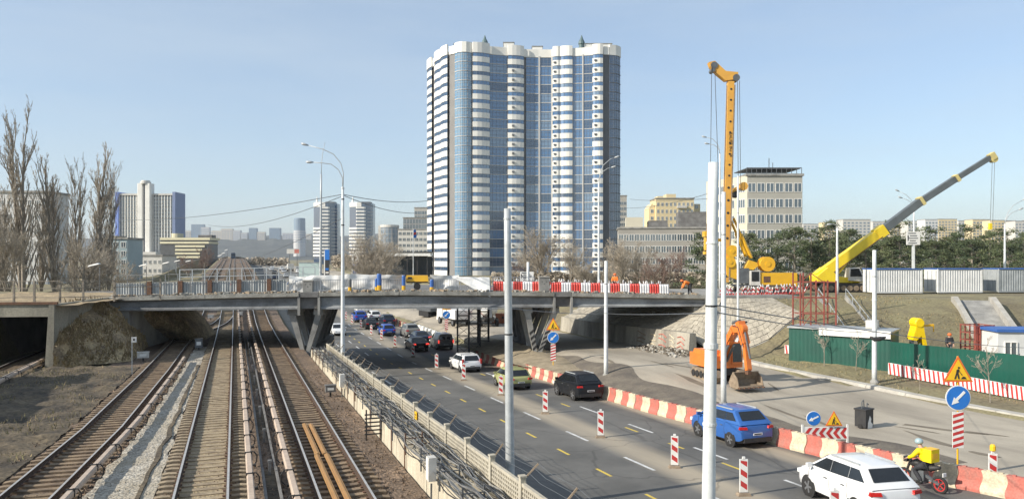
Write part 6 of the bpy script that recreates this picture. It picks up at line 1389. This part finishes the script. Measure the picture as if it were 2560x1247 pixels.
for i, (px, pt, d, k, lab) in enumerate(((1362, 572, 155, 0, 'large pale bare tree in front of the tower, its boughs fanning out'), (1330, 610, 160, 1, 'bare tree left of the large pale one'), (1430, 600, 150, 1, 'dark bare tree right of the large pale one'), (1465, 655, 128, 0, 'small whitish bare tree near the bridge barriers'), (1560, 600, 125, 0, 'bare tree before the left end of the long office'), (1602, 610, 130, 1, 'bare tree before the long office, left of the reddish one'), (1640, 640, 122, 2, 'reddish bare bush before the long office'), (1668, 625, 126, 2, 'reddish bare tree before the long office beside the pines'), (1530, 640, 130, 1, 'bare bush at the right foot of the tower'), (1290, 640, 165, 2, 'dark reddish bush at the foot of the tower'), (935, 590, 170, 0, 'bare street tree near the fuel price pylon'), (915, 600, 165, 1, 'bare street tree left of the one by the price pylon'), (960, 590, 200, 1, 'bare tree before the round office'), (505, 618, 260, 2, 'reddish bare tree below the cream building'), (470, 640, 220, 2, 'low reddish bush below the cream building'), (20, 560, 84, 0, 'tangled bare tree low at the left edge'), (200, 600, 88, 0, 'bare bush below the broad poplar'), (298, 640, 110, 1, 'bare shrub right of the poplars'))):
    b = gb(px, 735, d); h = ZC+(H0-pt)/FPX*d-b.z; m_ = rnr if k == 2 else rnd[k]; tree('bare_tree', lab, b, m_, max(.3, h/zmax(m_)), i*1.3, 'bare trees')
for px, py, h, lab in ((2060, 915, 3.6, 'thin bare sapling before the green cabin, left one'), (2140, 925, 3.3, 'thin bare sapling before the green cabin beside the verge pole'), (2300, 975, 2.6, 'tiny sapling before the striped boards'), (2476, 1005, 4.4, 'dark bare sapling before the glossy green fence at right')):
    b = G(px, py); tree('sapling', lab, b, sap, h/3.4, px, 'saplings on the verge')
def pine_m(seed, H=9.5, R=3.2):
    rr = random.Random(seed); A, B = MB(), MB(); A.tube([(0,0,-.3),(.1,.05,H*.45),(-.05,.1,H*.92)], [.2,.15,.04], 7)
    for k in range(62):
        z = H*(.2+.8*rr.random()**.8); rad = R*(1.08-.75*((z/H-.2)/.8)**1.6)*rr.uniform(.25,1.15)*(1+.45*noise.noise((seed, z*.8, 1))); a = rr.random()*6.28; c = Vector((cos(a)*rad, sin(a)*rad, z))
        A.tube([(0,0,z-.5*rad*.4), c], [.05,.02], 3); s = rr.uniform(.5,1.0)
        for j in range(85):
            p = c+Vector((rr.gauss(0,.42), rr.gauss(0,.42), rr.gauss(0,.2)))*s; d = Vector((rr.uniform(-1,1), rr.uniform(-1,1), rr.uniform(-.1,1))).normalized()*rr.uniform(.16,.34); w = d.cross(Vector((rr.uniform(-1,1), rr.uniform(-1,1), rr.uniform(-1,1)))).normalized()*rr.uniform(.03,.08); B.add([p-w, p+w, p+d], [(0,1,2)])
    return A.mesh('trunk', 'bark'), B.mesh('crown', 'pine')
pin = [pine_m(s) for s in (31, 32, 33)]
for i, (px, pt, d) in enumerate(sorted(((1765,585,104),(1800,615,98),(1870,585,112),(1905,598,106),(1945,585,115),(1985,570,108),(2030,580,112),(2075,556,110),(2120,575,118),(2165,590,112),(2205,575,116),(2250,555,114),(2290,590,120),(2340,570,116),(2390,585,118),(2430,565,114),(2475,580,120),(2520,575,112),(2560,585,116),(2410,620,104),(2330,625,106),(2500,625,104),(2560,630,102),(2230,625,106)))):
    b = gb(px, 725, d); h = ZC+(H0-pt)/FPX*d-b.z; tree('pine_tree', 'dark green pine in the belt behind the works, '+ordn(i)+' pine from the left', b, pin[i % 3], h/zmax(pin[i % 3]), i*2.1, 'pines behind the works')
# ---------------------------------------------------------------- machines
def onp(px, d, z=None): b = P(px, 700, d); b.z = zg(b.x, b.y) if z is None else z; return b
RD = 78; rb = onp(1815, RD); rig = thing('drilling_rig', 'tall yellow drilling rig with lettered mast standing at the bridgehead', 'drilling rig', rb, -TH)
kx = RD/FPX
def rl(px, py, y=0.0): return Vector(((px-1815)*kx, y, ZC-(py-H0)*kx-rb.z))
def seg(px0, py0, px1, py1, w, name, mt, parent, y=0.0, h=None): q = MB(); q.bar(rl(px0,py0,y), rl(px1,py1,y), w, h or w, 0, (0,1,0)); return q.build(name, mt, parent)
mast = seg(1812, 705, 1826, 205, .62, 'mast', 'rigor', rig, 0, .7)
q = MB(); q.bar(rl(1804,700,-.1), rl(1817,215,-.1), .09, .12); q.bar(rl(1820,700,-.45), rl(1834,215,-.45), .06, .12); q.build('guide_rail', 'dirtsteel', mast)
for i in range(9):
    f = i/8; p = rl(lerp(1825.5,1820.5,f), lerp(225,440,f), -.36); q = MB(); q.lathe(p, [(.11,-.01),(.11,.01)], 10, 0, 'y'); q.build('mast_hole', 'black', mast)
for i in range(8): f = i/7; p = rl(lerp(1819,1813.5,f), lerp(470,690,f), -.36); q = MB(); q.lathe(p, [(.13,-.01),(.13,.01)], 10, 0, 'y'); q.build('mast_hole', 'black', mast)
fc_ = bpy.data.curves.new('lettering', 'FONT'); fc_.body = 'BAUER BG 28'; fc_.size = .42; fc_.extrude = .006; fc_.materials.append(M['black'])
lt = bpy.data.objects.new('lettering', fc_); COL.objects.link(lt); bpy.context.view_layer.update(); lme = bpy.data.meshes.new_from_object(lt.evaluated_get(bpy.context.evaluated_depsgraph_get())); bpy.data.objects.remove(lt); lt = put('lettering', lme); lt.parent = mast; lt.location = rl(1820.5, 333, -.365); lt.rotation_euler = (pi/2, pi/2-.03, 0)
q = MB(); A, B_ = rl(1772,160), rl(1842,192); q.prism([(rl(1770,158).x,rl(1770,158).z),(rl(1785,155).x,rl(1785,155).z),(rl(1812,180).x,rl(1812,180).z),(rl(1843,183).x,rl(1843,183).z),(rl(1842,200).x,rl(1842,200).z),(rl(1812,204).x,rl(1812,204).z),(rl(1790,186).x,rl(1790,186).z),(rl(1774,168).x,rl(1774,168).z)], -.4, .4, 'xz'); q.build('mast_head', 'rigor', rig)
for px, py, r_ in ((1783,166,.35),(1838,197,.36),(1780,178,.22)): q = MB(); q.lathe(rl(px,py), [(r_,-.48),(r_,-.42),(r_*.8,-.4),(r_*.8,.4),(r_,.42),(r_,.48)], 16, 0, 'y'); q.build('sheave', 'greysteel', rig)
for a, b in (((1776,170),(1771,590)), ((1784,185),(1792,425)), ((1840,205),(1842,470)), ((1845,205),(1848,480))): q = MB(); q.tube([rl(*a, -.5), rl(*b, -.5)], .03, 5); q.build('rope', 'black', rig)
q = MB(); q.bar(rl(1768,560,-.3), rl(1768,735,-.3), .3); q.build('kelly_bar', 'dirtsteel', rig)
q = MB(); q.box(rl(1768,585,-.2), (.85,1.0,.55)); q.box(rl(1768,608,-.2), (.6,.8,1.4)); q.box(rl(1768,632,-.2), (.75,.9,.3)); q.bar(rl(1775,600,-.2), rl(1810,600,0), .3); q.build('rotary_drive', 'yellow', rig)
for i in range(3): q = MB(); q.lathe(rl(1769,598+i*12,-.62), [(.1,-.02),(.1,.01)], 10, 0, 'y'); q.build('drive_port', 'black', rig)
for a, b, w in (((1826,545),(1868,640),.3),((1836,545),(1880,645),.3)): q = MB(); q.tube([rl(*a,.3), rl(lerp(a[0],b[0],.45), lerp(a[1],b[1],.45),.3)], .12, 10); q.tube([rl(lerp(a[0],b[0],.4), lerp(a[1],b[1],.4),.3), rl(*b,.3)], .2, 10); q.build('backstay', 'yellow', rig)
q = MB(); q.tube([rl(1822,480,-.1), rl(1860,466,-.1)], [.24,.2], 10); q.lathe(rl(1858,466,0), [(.42,-.3),(.42,.3)], 14, 0, 'y'); q.build('auxiliary_jib', 'rigor', rig); q = MB(); q.lathe(rl(1838,487,0), [(.33,-.25),(.33,.25)], 14, 0, 'y'); q.build('sheave', 'black', rig)
for px, py, r_ in ((1827,628,.62),(1822,655,.55),(1915,660,.75)): q = MB(); q.lathe(rl(px,py,0), [(r_,-.6),(r_,-.5),(r_*.75,-.48),(r_*.75,.48),(r_,.5),(r_,.6)], 18, 0, 'y'); q.lathe(rl(px,py,0), [(r_*.35,-.66),(r_*.35,.66)], 12, 0, 'y'); q.build('winch_drum', 'yellow', rig)
q = MB(); q.prism([(rl(1858,672).x,rl(0,672).z),(rl(1870,650).x,rl(0,650).z),(rl(1888,656).x,rl(0,656).z),(rl(1892,664).x,rl(0,664).z),(rl(1880,674).x,rl(0,674).z)], -.5, .5, 'xz'); q.prism([(rl(1815,690).x,rl(0,690).z),(rl(1812,640).x,rl(0,640).z),(rl(1830,640).x,rl(0,640).z),(rl(1842,668).x,rl(0,668).z),(rl(1845,700).x,rl(0,700).z)], -.45, .45, 'xz'); q.build('linkage', 'yellow', rig)
q = MB(); q.box((rl(1935,0).x, .2, rl(0,698).z), (3.9,2.6,1.35)); q.box((rl(1976,0).x, .2, rl(0,702).z), (.7,2.4,1.05)); q.build('engine_house', 'yellow', rig); q = MB(); q.bx(rl(1900,0).x, rl(1917,0).x, -1.115, -1.1, rl(0,705).z, rl(0,690).z); q.build('louvre', 'rust', rig)
q = MB(); q.bx(rl(1839,0).x, rl(1980,0).x, -1.1, 1.4, rl(0,716).z, rl(0,711).z); q.bx(rl(1842,0).x, rl(1866,0).x, -.9, 1.2, rl(0,708).z, rl(0,670).z); q.build('upper_deck', 'greysteel', rig)
q = MB(); q.bx(rl(1867,0).x, rl(1891,0).x, -1.2, .2, rl(0,712).z, rl(0,676).z); q.build('cab', 'off', rig); q = MB(); q.bx(rl(1870,0).x, rl(1888,0).x, -1.23, -1.2, rl(0,702).z, rl(0,678).z); q.build('cab_window', 'carglass', rig)
for s in (-1.2, 1.3):
    q = MB(); x0, x1, z0 = rl(1838,0).x, rl(1972,0).x, 0; q.prism([(x0,z0+.45),(x0+.4,z0),(x1-.4,z0),(x1,z0+.45),(x1-.4,z0+.9),(x0+.4,z0+.9)], s-.35, s+.35, 'xz'); tr = q.build('crawler_track', 'dirtsteel', rig)
    for i in range(7): q = MB(); q.lathe((lerp(x0+.5,x1-.5,i/6), s-.36, .42), [(.3,-.03),(.3,.03)], 12, 0, 'y'); q.build('roller', 'black', tr)
q = MB(); [q.bar(rl(px,690,.5), rl(px+RN.uniform(-3,3),655,.5), .05) for px in (1975,1982,1988)]; q.tube([rl(1925,668,.2), rl(1935,655,.2), rl(1945,668,.2)], .04, 6); q.build('hoses', 'black', rig)
# telescopic crane
CD = 86; cb = onp(2090, CD); crane = thing('telescopic_crane', 'yellow crawler crane with a long grey telescopic boom reaching right', 'crane', cb, -TH); kx2 = CD/FPX
def cl(px, py, y=0.0): return Vector(((px-2090)*kx2, y, ZC-(py-H0)*kx2-cb.z))
q = MB(); q.bar(cl(2043,692), cl(2207,575), 1.0, 1.05, 0, (0,1,0)); q.build('boom_base', 'yelcrane', crane)
q = MB(); q.bar(cl(2060,697,-.54), cl(2200,592,-.54), .04, .3, 0, (0,1,0)); q.build('boom_rail', 'rust', crane)
q = MB(); q.box(cl(2200,580), (1.1,1.2,1.2), 0, Matrix.Rotation(-.62,3,'Y')); q.build('boom_collar', 'yelcrane', crane)
for a, b, w, mt in (((2200,580),(2302,503),.82,'boom'),((2295,508),(2392,445),.68,'boom'),((2385,450),(2480,391),.55,'boom')): q = MB(); q.bar(cl(*a), cl(*b), w, w, 0, (0,1,0)); q.build('boom_section', mt, crane)
for px, py, w in ((2302,503,.98),(2391,446,.82)): q = MB(); q.box(cl(px,py), (.35,w,w), 0, Matrix.Rotation(-.58,3,'Y')); q.build('boom_collar', mat('pale_yellow', (.6,.5,.2), (.52,.43,.18), 3, .6), crane)
q = MB(); q.box(cl(2480,391), (.6,.75,.75), 0, Matrix.Rotation(-.58,3,'Y')); q.lathe(cl(2483,398), [(.4,-.3),(.4,.3)], 14, 0, 'y'); q.build('boom_head', MATS['pale_yellow'], crane)
for px in (2478, 2484): q = MB(); q.tube([cl(px,400,-.2), cl(px-5,556,-.2)], .025, 5); q.build('rope', 'greysteel', crane)
q = MB(); q.box(cl(2473,566,-.2), (.3,.3,.7)); q.build('hook_block', 'yelcrane', crane)
q = MB(); q.tube([cl(2092,682,-.2), cl(2126,642,-.2)], .2, 10); q.tube([cl(2110,660,-.2), cl(2140,625,-.2)], .13, 10); q.build('lift_cylinder', 'yelcrane', crane)
q = MB(); q.prism([(cl(2035,0).x,cl(0,705).z),(cl(2033,0).x,cl(0,690).z),(cl(2060,0).x,cl(0,668).z),(cl(2085,0).x,cl(0,690).z),(cl(2135,0).x,cl(0,696).z),(cl(2138,0).x,cl(0,706).z)], -1.2, 1.2, 'xz'); q.build('superstructure', 'yelcrane', crane)
q = MB(); q.prism([(cl(2108,0).x,cl(0,700).z),(cl(2110,0).x,cl(0,670).z),(cl(2134,0).x,cl(0,668).z),(cl(2145,0).x,cl(0,690).z),(cl(2144,0).x,cl(0,702).z)], -1.5, -.2, 'xz'); q.build('cab', 'off', crane); q = MB(); q.prism([(cl(2111,0).x,cl(0,690).z),(cl(2112,0).x,cl(0,672).z),(cl(2132,0).x,cl(0,670).z),(cl(2140,0).x,cl(0,690).z)], -1.53, -1.5, 'xz'); q.build('cab_window', 'carglass', crane)
for s in (-1.4, 1.4):
    q = MB(); x0, x1 = cl(2035,0).x, cl(2165,0).x; q.prism([(x0,.45),(x0+.4,0),(x1-.4,0),(x1,.45),(x1-.4,.95),(x0+.4,.95)], s-.35, s+.35, 'xz'); tr = q.build('crawler_track', 'black', crane)
    for i in range(8): q = MB(); q.lathe((lerp(x0+.5,x1-.5,i/7), s-.36, .45), [(.3,-.04),(.3,.04)], 12, 0, 'y'); q.build('roller', 'dirtsteel', tr)
q = MB(); q.box((cl(2152,0).x, 0, .9+.5), (.9,2.2,.6)); q.build('ballast', 'yelcrane', crane)
# orange excavator
eb = G(1796, 948, zs); dv = W(.3, -.954); ex = thing('excavator', 'orange tracked excavator with its bucket resting on the dusty paving', 'excavator', eb, atan2(-dv.x, dv.y))
ex.scale = (.84,.84,.9)
for s in (-1.15, 1.15):
    q = MB(); q.prism([(-2.0,.45),(-1.6,0),(1.6,0),(2.0,.45),(1.6,.9),(-1.6,.9)], s-.3, s+.3, 'yz'); tr = q.build('crawler_track', 'dirtsteel', ex)
    for i in range(6): q = MB(); q.lathe((s*1.27, -1.5+i*.6, .42), [(.27,-.05),(.27,.05)], 12, 0, 'x'); q.build('roller', 'black', tr)
q = MB(); q.bx(-.8,.8,-1.2,1.2,.5,1.0); q.build('undercarriage', 'black', ex)
q = MB(); q.prism([(-1.35,-2.3),(1.35,-2.3),(1.45,-1.7),(1.45,1.3),(-1.45,1.3),(-1.45,-1.7)], 1.05, 2.0, 'xy'); q.box((.75,-.6,2.15), (1.3,2.2,.35), 0, None, .9, .9); q.build('engine_house', 'orange', ex)
q = MB(); q.box((-.9,.55,2.2), (1.0,1.7,1.75), 0, None, .9, .82); q.build('cab', 'orange', ex); q = MB(); q.quad((-1.32,1.412,1.5),(-.48,1.412,1.5),(-.5,1.27,2.9),(-1.3,1.27,2.9)); q.bx(-1.42,-1.395,-.1,1.2,2.1,2.85); q.build('cab_window', 'carglass', ex)
q = MB(); bpts = [(.35,1.0,1.5),(.35,2.1,3.2),(.35,2.9,4.1),(.35,4.0,4.25)]
for (a, b, w) in zip(bpts, bpts[1:], (.62,.68,.55)): q.bar(a, b, .42, w, 0, (1,0,0))
[q.lathe((.35,p[1],p[2]), [(.36,-.22),(.36,.22)], 14, 0, 'x') for p in bpts[1:]]; bo = q.build('boom', 'orange', ex)
q = MB(); q.bx(.13,.14,2.2,3.0,3.2,3.75); q.build('decal', 'white', bo)
q = MB(); q.bar((.35,3.6,4.75),(.35,4.35,3.2),.45,.6,0,(1,0,0)); q.bar((.35,4.35,3.3),(.35,4.75,1.35),.32,.42,0,(1,0,0)); q.lathe((.35,4.0,4.25), [(.3,-.25),(.3,.25)], 14, 0, 'x'); q.build('stick', 'orange', ex)
q = MB(); q.tube([(.1,1.4,1.6),(.1,2.4,2.9)], .1, 8); q.tube([(.6,1.4,1.6),(.6,2.4,2.9)], .1, 8); q.tube([(.35,2.6,4.6),(.35,3.6,4.85)], .1, 8); q.tube([(.35,4.2,4.2),(.35,4.95,2.2)], .08, 8); q.build('cylinders', 'greysteel', ex)
q = MB(); q.prism([(4.3,1.2),(4.0,.85),(3.75,.4),(3.95,.05),(4.6,0),(5.15,.15),(5.1,.28),(4.5,.2),(4.15,.3),(4.1,.6),(4.5,1.2)], -.75, 1.45, 'yz'); q.prism([(4.3,1.2),(3.75,.4),(3.95,.05),(5.15,.1),(4.9,.8)], -.78, -.72, 'yz'); q.prism([(4.3,1.2),(3.75,.4),(3.95,.05),(5.15,.1),(4.9,.8)], 1.42, 1.48, 'yz'); bk = q.build('bucket', 'dirtsteel', ex)
for i in range(6): q = MB(); q.box((-.65+i*.42,5.2,.16), (.12,.3,.08)); q.build('tooth', 'rust', bk)
q = MB(); q.box((.35,4.65,1.25), (.3,.5,.4)); q.build('linkage', 'rust', ex); q = MB(); q.tube([(-.3,1.3,3.0),(-.2,1.6,3.5),(.2,1.9,3.3)], .03, 6); q.tube([(.6,2.9,4.4),(.7,3.8,4.4),(.65,4.5,3.0)], .03, 6); q.build('hoses', 'black', ex)

# ---------------------------------------------------------------- works compound on the right
A_, B_ = G(1972, 864), G(2226, 928); du = (B_-A_); du.z = 0; ln = du.length; ca = atan2(du.y, du.x); 
gc = thing('site_cabin', 'long dark green sheet cabin with a grey flat roof and white fascia', 'cabin', (A_.x, A_.y, min(A_.z, B_.z)-.1), ca); dzb = B_.z-A_.z
def sheet(n, w, h, amp=.03):
    q = MB(); q.add([(i*w/n, -(amp if i % 2 else 0), z) for z in (0, h) for i in range(n+1)], [(i, i+1, n+2+i, n+1+i) for i in range(n)]); return q
n_ = int(ln/1.5); gsm = sheet(12, ln/n_, 2.75, .012).mesh('sheet', 'green')
for i in range(n_): put('wall_sheet', gsm, gc, (i*ln/n_, 0, .1+max(0,0)))
q = MB(); q.bx(0, ln, .04, 3.0, 0, 2.8); q.build('cabin_body', 'green', gc); q = MB(); q.bx(-.1, ln+.1, -.15, 3.2, 2.86, 2.98); q.build('roof', 'corr', gc); q = MB(); q.bx(ln*.32, ln+.05, -.22, -.16, 2.45, 3.0); q.build('fascia', 'white', gc)
q = MB(); q.box((ln*.78, 1.8, 3.3), (.8,.7,.6)); q.build('roof_unit', 'off', gc)
C_ = G(2640, 985); du2 = C_-B_; du2.z = 0; l2 = du2.length; a2 = atan2(du2.y, du2.x)
gf = thing('green_fence', 'glossy dark green sheet fence running to the right edge', 'fence', (B_.x, B_.y, B_.z-.1), a2); n_ = int(l2/2); gsm2 = sheet(14, l2/n_, 2.25, .012).mesh('sheet', mat('green_gloss', (.008,.09,.062), (.01,.07,.05), .8, .25, spec=.8))
for i in range(n_): put('sheet', gsm2, gf, (i*l2/n_, 0, (C_.z-B_.z)*i/n_)); q = MB(); q.box((0,.1,1.15), (.08,.08,2.4)); q.build('post', 'greysteel', gf, (i*l2/n_, 0, (C_.z-B_.z)*i/n_))
def stripes(p0, p1, label, h=.72, n=10, name='striped_board'):
    d = p1-p0; ll = Vector((d.x, d.y, 0)).length; t = thing(name, label, 'barrier board', p0, atan2(d.y, d.x), 'striped hoarding boards'); sl = d.z/ll
    q = MB(); q.add([(0,-.03,.05),(ll,-.03,.05+d.z),(ll,-.03,h+d.z),(0,-.03,h),(0,.03,.05),(ll,.03,.05+d.z),(ll,.03,h+d.z),(0,.03,h)], [(0,1,2,3),(7,6,5,4),(3,2,6,7),(0,4,5,1),(0,3,7,4),(1,5,6,2)]); q.build('board', 'white', t)
    for i in range(n):
        x0 = ll*(i+.1)/n; w = ll/n*.42; s = ll/n*.3; q = MB(); zz_ = lambda x: sl*x
        xs = [(x0+s, .055), (x0+s+w, .055), (x0+w, h-.01), (x0, h-.01)]; q.add([(min(ll-.01, x), -.042, z+zz_(x)) for x, z in xs], [(0,1,2,3)]); q.build('red_stripe', 'signred', t)
o1 = W(0,-.8); stripes(G(1962, 884), G(2036, 893), 'short red and white striped board left of the green cabin', n=7)
P1, P2, P3 = G(2221, 936), G(2390, 968), G(2600, 1010); stripes(P1, P2, 'left length of red and white striped boards along the green fence', .85, 15); stripes(P2+(P3-P2).normalized()*.08, P3, 'right length of red and white striped boards running out of frame', .85, 18)
# containers
def container(px0, d, L, label, mt, yaw=.1):
    b = onp(px0, d); t = thing('shipping_container', label, 'container', b, -TH+yaw, 'containers above the slope'); q = MB(); q.bx(.05,L-.05,.05,2.4,.15,2.55); q.build('shell', mt, t); n = int(L/.14)
    q = MB(); q.add([(.1+i*(L-.2)/n, (-.02 if i % 2 else .035), z) for z in (.25,2.45) for i in range(n+1)], [(i,i+1,n+2+i,n+1+i) for i in range(n)]); q.build('corrugated_side', mt, t)
    q = MB(); [q.bx(x-.06,x+.06,-.04,.08,.1,2.6) for x in (.03,L-.03)]; q.bx(0,L,-.05,.06,.1,.24); q.build('frame', mt, t); q = MB(); q.bx(-.02,L+.02,-.06,2.45,2.56,2.66); q.build('top_rail', 'blue', t)
    for i in range(3): q = MB(); q.bx(-.03,.05,.3+i*.7,.34+i*.7,.3,2.4); q.build('door_rod', 'galv', t)
container(2188, 80, 5.2, 'white corrugated container with a blue top edge behind the verge pole', 'cabin'); container(2345, 81, 5.0, 'second white corrugated container right of the first', 'cabin'); container(2497, 82, 6.0, 'grey corrugated container at the right edge', 'corr')
# stairs, red scaffold, chute
s0, s1 = G(2080, 748), G(2172, 815); d = s1-s0; st = thing('concrete_stairs', 'pale concrete stairs coming down the grassy slope with railings', 'stairs', s0, atan2(d.y, d.x)); hl = Vector((d.x,d.y,0)).length; nst = 16
for i in range(nst): q = MB(); q.bx(hl*i/nst, hl*(i+1)/nst+.05, -1.1, 1.1, d.z*(i+1)/nst-.5, d.z*(i+1)/nst); q.build('step', 'concrete_light', st)
for s in (-1.2, 1.2):
    q = MB(); q.bar((0,s,.2),(hl,s,d.z+.2),.2,.35); q.build('cheek', 'concrete', st); q = MB(); q.bar((0,s,1.0),(hl,s,d.z+1.0),.05); [q.bar((hl*f,s,d.z*f),(hl*f,s,d.z*f+1.0),.05) for f in rng(0,1,.2)]; q.build('railing', 'galv', st)
b = G(2045, 800); b.z = zg(b.x, b.y); sc_ = thing('scaffold_tower', 'rusty red open scaffold tower in front of the stairs', 'scaffold', b, -TH); k6 = dep(b)/FPX; hh = 190*k6
xs = [(px-2045)*k6 for px in (2001, 2027, 2060, 2090)]; redst = mat('red_oxide_steel', (.3,.075,.05), (.22,.06,.045), 3, .7)
for x in xs:
    for y in (0, 1.6): q = MB(); q.box((x,y,hh/2 if x in (xs[0],xs[1]) else hh*.45), (.1,.1,hh if x in (xs[0],xs[1]) else hh*.9)); q.build('post', redst, sc_)
for z in rng(.3, hh*.88, 1.15):
    q = MB(); q.bar((xs[0],0,z),(xs[3],0,z),.06); q.bar((xs[0],1.6,z),(xs[3],1.6,z),.06); [q.bar((x,0,z),(x,1.6,z),.05) for x in xs]; q.build('ledger', redst, sc_); q = MB(); q.bar((xs[0],0,z),(xs[1],0,min(hh,z+1.15)),.05); q.bar((xs[2],0,z),(xs[1],0,min(hh,z+1.15)),.05); q.build('diagonal', redst, sc_)
c0, c1 = G(2432, 757)+Vector((0,0,.3)), G(2490, 822)+Vector((0,0,.3)); d = c1-c0; ch = thing('concrete_chute', 'pale concrete walled ramp sloping down towards the works at right', 'ramp', c0, atan2(d.y, d.x)); hl = Vector((d.x,d.y,0)).length
q = MB(); q.bar((0,0,-.2),(hl,0,d.z-.2),2.6,.3); q.build('floor', 'concrete', ch)
for s, mt in ((-1.5,'concrete_light'),(1.5,'concrete_light')): q = MB(); q.prism([(-.3,-1.2),(-.3,.25),(.6,.3),(hl+.6,d.z+.5),(hl+1.6,d.z-.3),(hl+1.6,d.z-1.2),(hl,d.z-1.2)], s-.2, s+.2, 'xz'); q.build('side_wall', mt, ch)
b = onp(2443, 57); b.z = zg(b.x, b.y); t = thing('formwork_cage', 'red formwork cage standing behind the green fence', 'formwork', b, -TH+.2)
for x in rng(-.8,.8,.4):
    for y in (-.7,.7): q = MB(); q.box((x,y,1.5), (.08,.08,3.0)); q.build('post', redst, t)
for z in rng(.2,2.95,.55): q = MB(); [q.bar((-.8,y,z),(.8,y,z),.06) for y in (-.7,.7)]; [q.bar((x,-.7,z),(x,.7,z),.06) for x in (-.8,.8)]; q.build('rail', redst, t)
q = MB(); q.bx(-.76,.76,-.62,-.58,.3,2.9); q.build('mesh_sheet', 'red', t)
b = onp(2495, 54); t = thing('site_office', 'white site cabin with a blue roof edge behind the green fence at right', 'cabin', b, -TH-.1); q = MB(); q.bx(0,5,0,2.4,.2,2.9); q.build('wall', 'cabin', t); q = MB(); q.bx(-.15,5.1,-.15,2.5,2.9,3.1); q.build('roof', 'blue', t); face(t, (0,0,0), (5,0,0), [1.2], 3, winmesh(.8,1.0))
b = onp(2305, 57); kx3 = 57/FPX; t = thing('concrete_pump', 'small bright yellow concrete machine rising behind the green fence', 'site machine', b, -TH); yy_ = mat('bright_yellow', (.85,.58,.0), (.78,.52,.0), 2, .5)
def ql(px, py): return ((px-2305)*kx3, ZC-(py-H0)*kx3-b.z)
x_, z_ = ql(2290,806)
q = MB(); q.prism([ql(2274,848),ql(2282,822),ql(2284,806),ql(2300,806),ql(2304,830),ql(2310,862),ql(2303,862),ql(2296,838),ql(2283,850)], -.45, .45, 'xz'); q.build('frame', yy_, t)
q = MB(); q.lathe((x_+.05,0,z_), [(.3,-.5),(.36,-.42),(.36,.42),(.3,.5)], 16, 0, 'y'); q.build('winch_drum', yy_, t)
q = MB(); a, c = ql(2300,814), ql(2334,812); q.bar((a[0],0,a[1]),(c[0],0,c[1]),.16); q.bar((c[0],0,c[1]),(c[0],0,c[1]-.5),.06); q.build('arm', 'yellow', t)
for px_ in (2279, 2306):
    q = MB(); a = ql(px_, 850); q.bar((a[0],0,a[1]),(a[0],0,0),.22); q.build('leg', 'greysteel', t)
q = MB(); q.bx(-1.2,.9,-.6,.6,.3,.8); q.build('base', 'greysteel', t)
b = G(1405, 838, zg); t = thing('rusty_tank', 'rusty brown steel tank lying beyond the V-shaped pier', 'tank', Vector((33.5, 97, zs(33.5, 97))), -TH); q = MB(); q.bx(-1.2,1.2,-.7,.7,.1,1.3); [q.bx(s-.05,s+.05,-.75,.75,.05,1.36) for s in (-1.15,0,1.15)]; q.build('shell', mat('rusty_orange', (.36,.13,.06), (.24,.09,.05), 3, .9), t); q = MB(); q.lathe((.2,-.72,.8), [(.18,-.02),(.18,.02)], 12, 0, 'y'); q.build('hatch', 'black', t)
# dry grass on the verge and the slope
q = MB(); rr = random.Random(77)
for i in range(9000):
    x, y = rr.uniform(38, 60), rr.uniform(24, 60); z = zg(x, y)
    if x < KX(y)+.6: continue
    if noise.noise((x*.3, y*.3, 4)) < -.2: continue
    h = rr.uniform(.05,.2); s = rr.uniform(.015,.04); a = rr.random()*6; q.add([(x-s*cos(a), y-s*sin(a), z-.02), (x+s*cos(a), y+s*sin(a), z-.02), (x+rr.uniform(-.08,.08), y+rr.uniform(-.08,.08), z+h)], [(0,1,2)], rr.random() < .5)
tag(q.build('verge_grass', ['grassdry', 'verge']), 'short faded grass on the verge and slope right of the closed carriageway', 'grass', kind='stuff')
# ---------------------------------------------------------------- haze: even pale air round the whole place
HAZE = 1.0e-4
q = MB(); q.bx(-3500, 5200, -90, 5200, -5, 190); hz_ = q.build('haze', []); hz_['kind'] = 'stuff'
m_ = bpy.data.materials.new('haze_air'); m_.use_nodes = True; n_ = m_.node_tree; n_.nodes.remove(n_.nodes['Principled BSDF']); pv_ = n_.nodes.new('ShaderNodeVolumePrincipled'); pv_.inputs['Density'].default_value = HAZE; pv_.inputs['Color'].default_value = (.86,.92,1,1); pv_.inputs['Anisotropy'].default_value = .2
n_.links.new(pv_.outputs[0], n_.nodes['Material Output'].inputs['Volume']); hz_.data.materials.clear(); hz_.data.materials.append(m_)
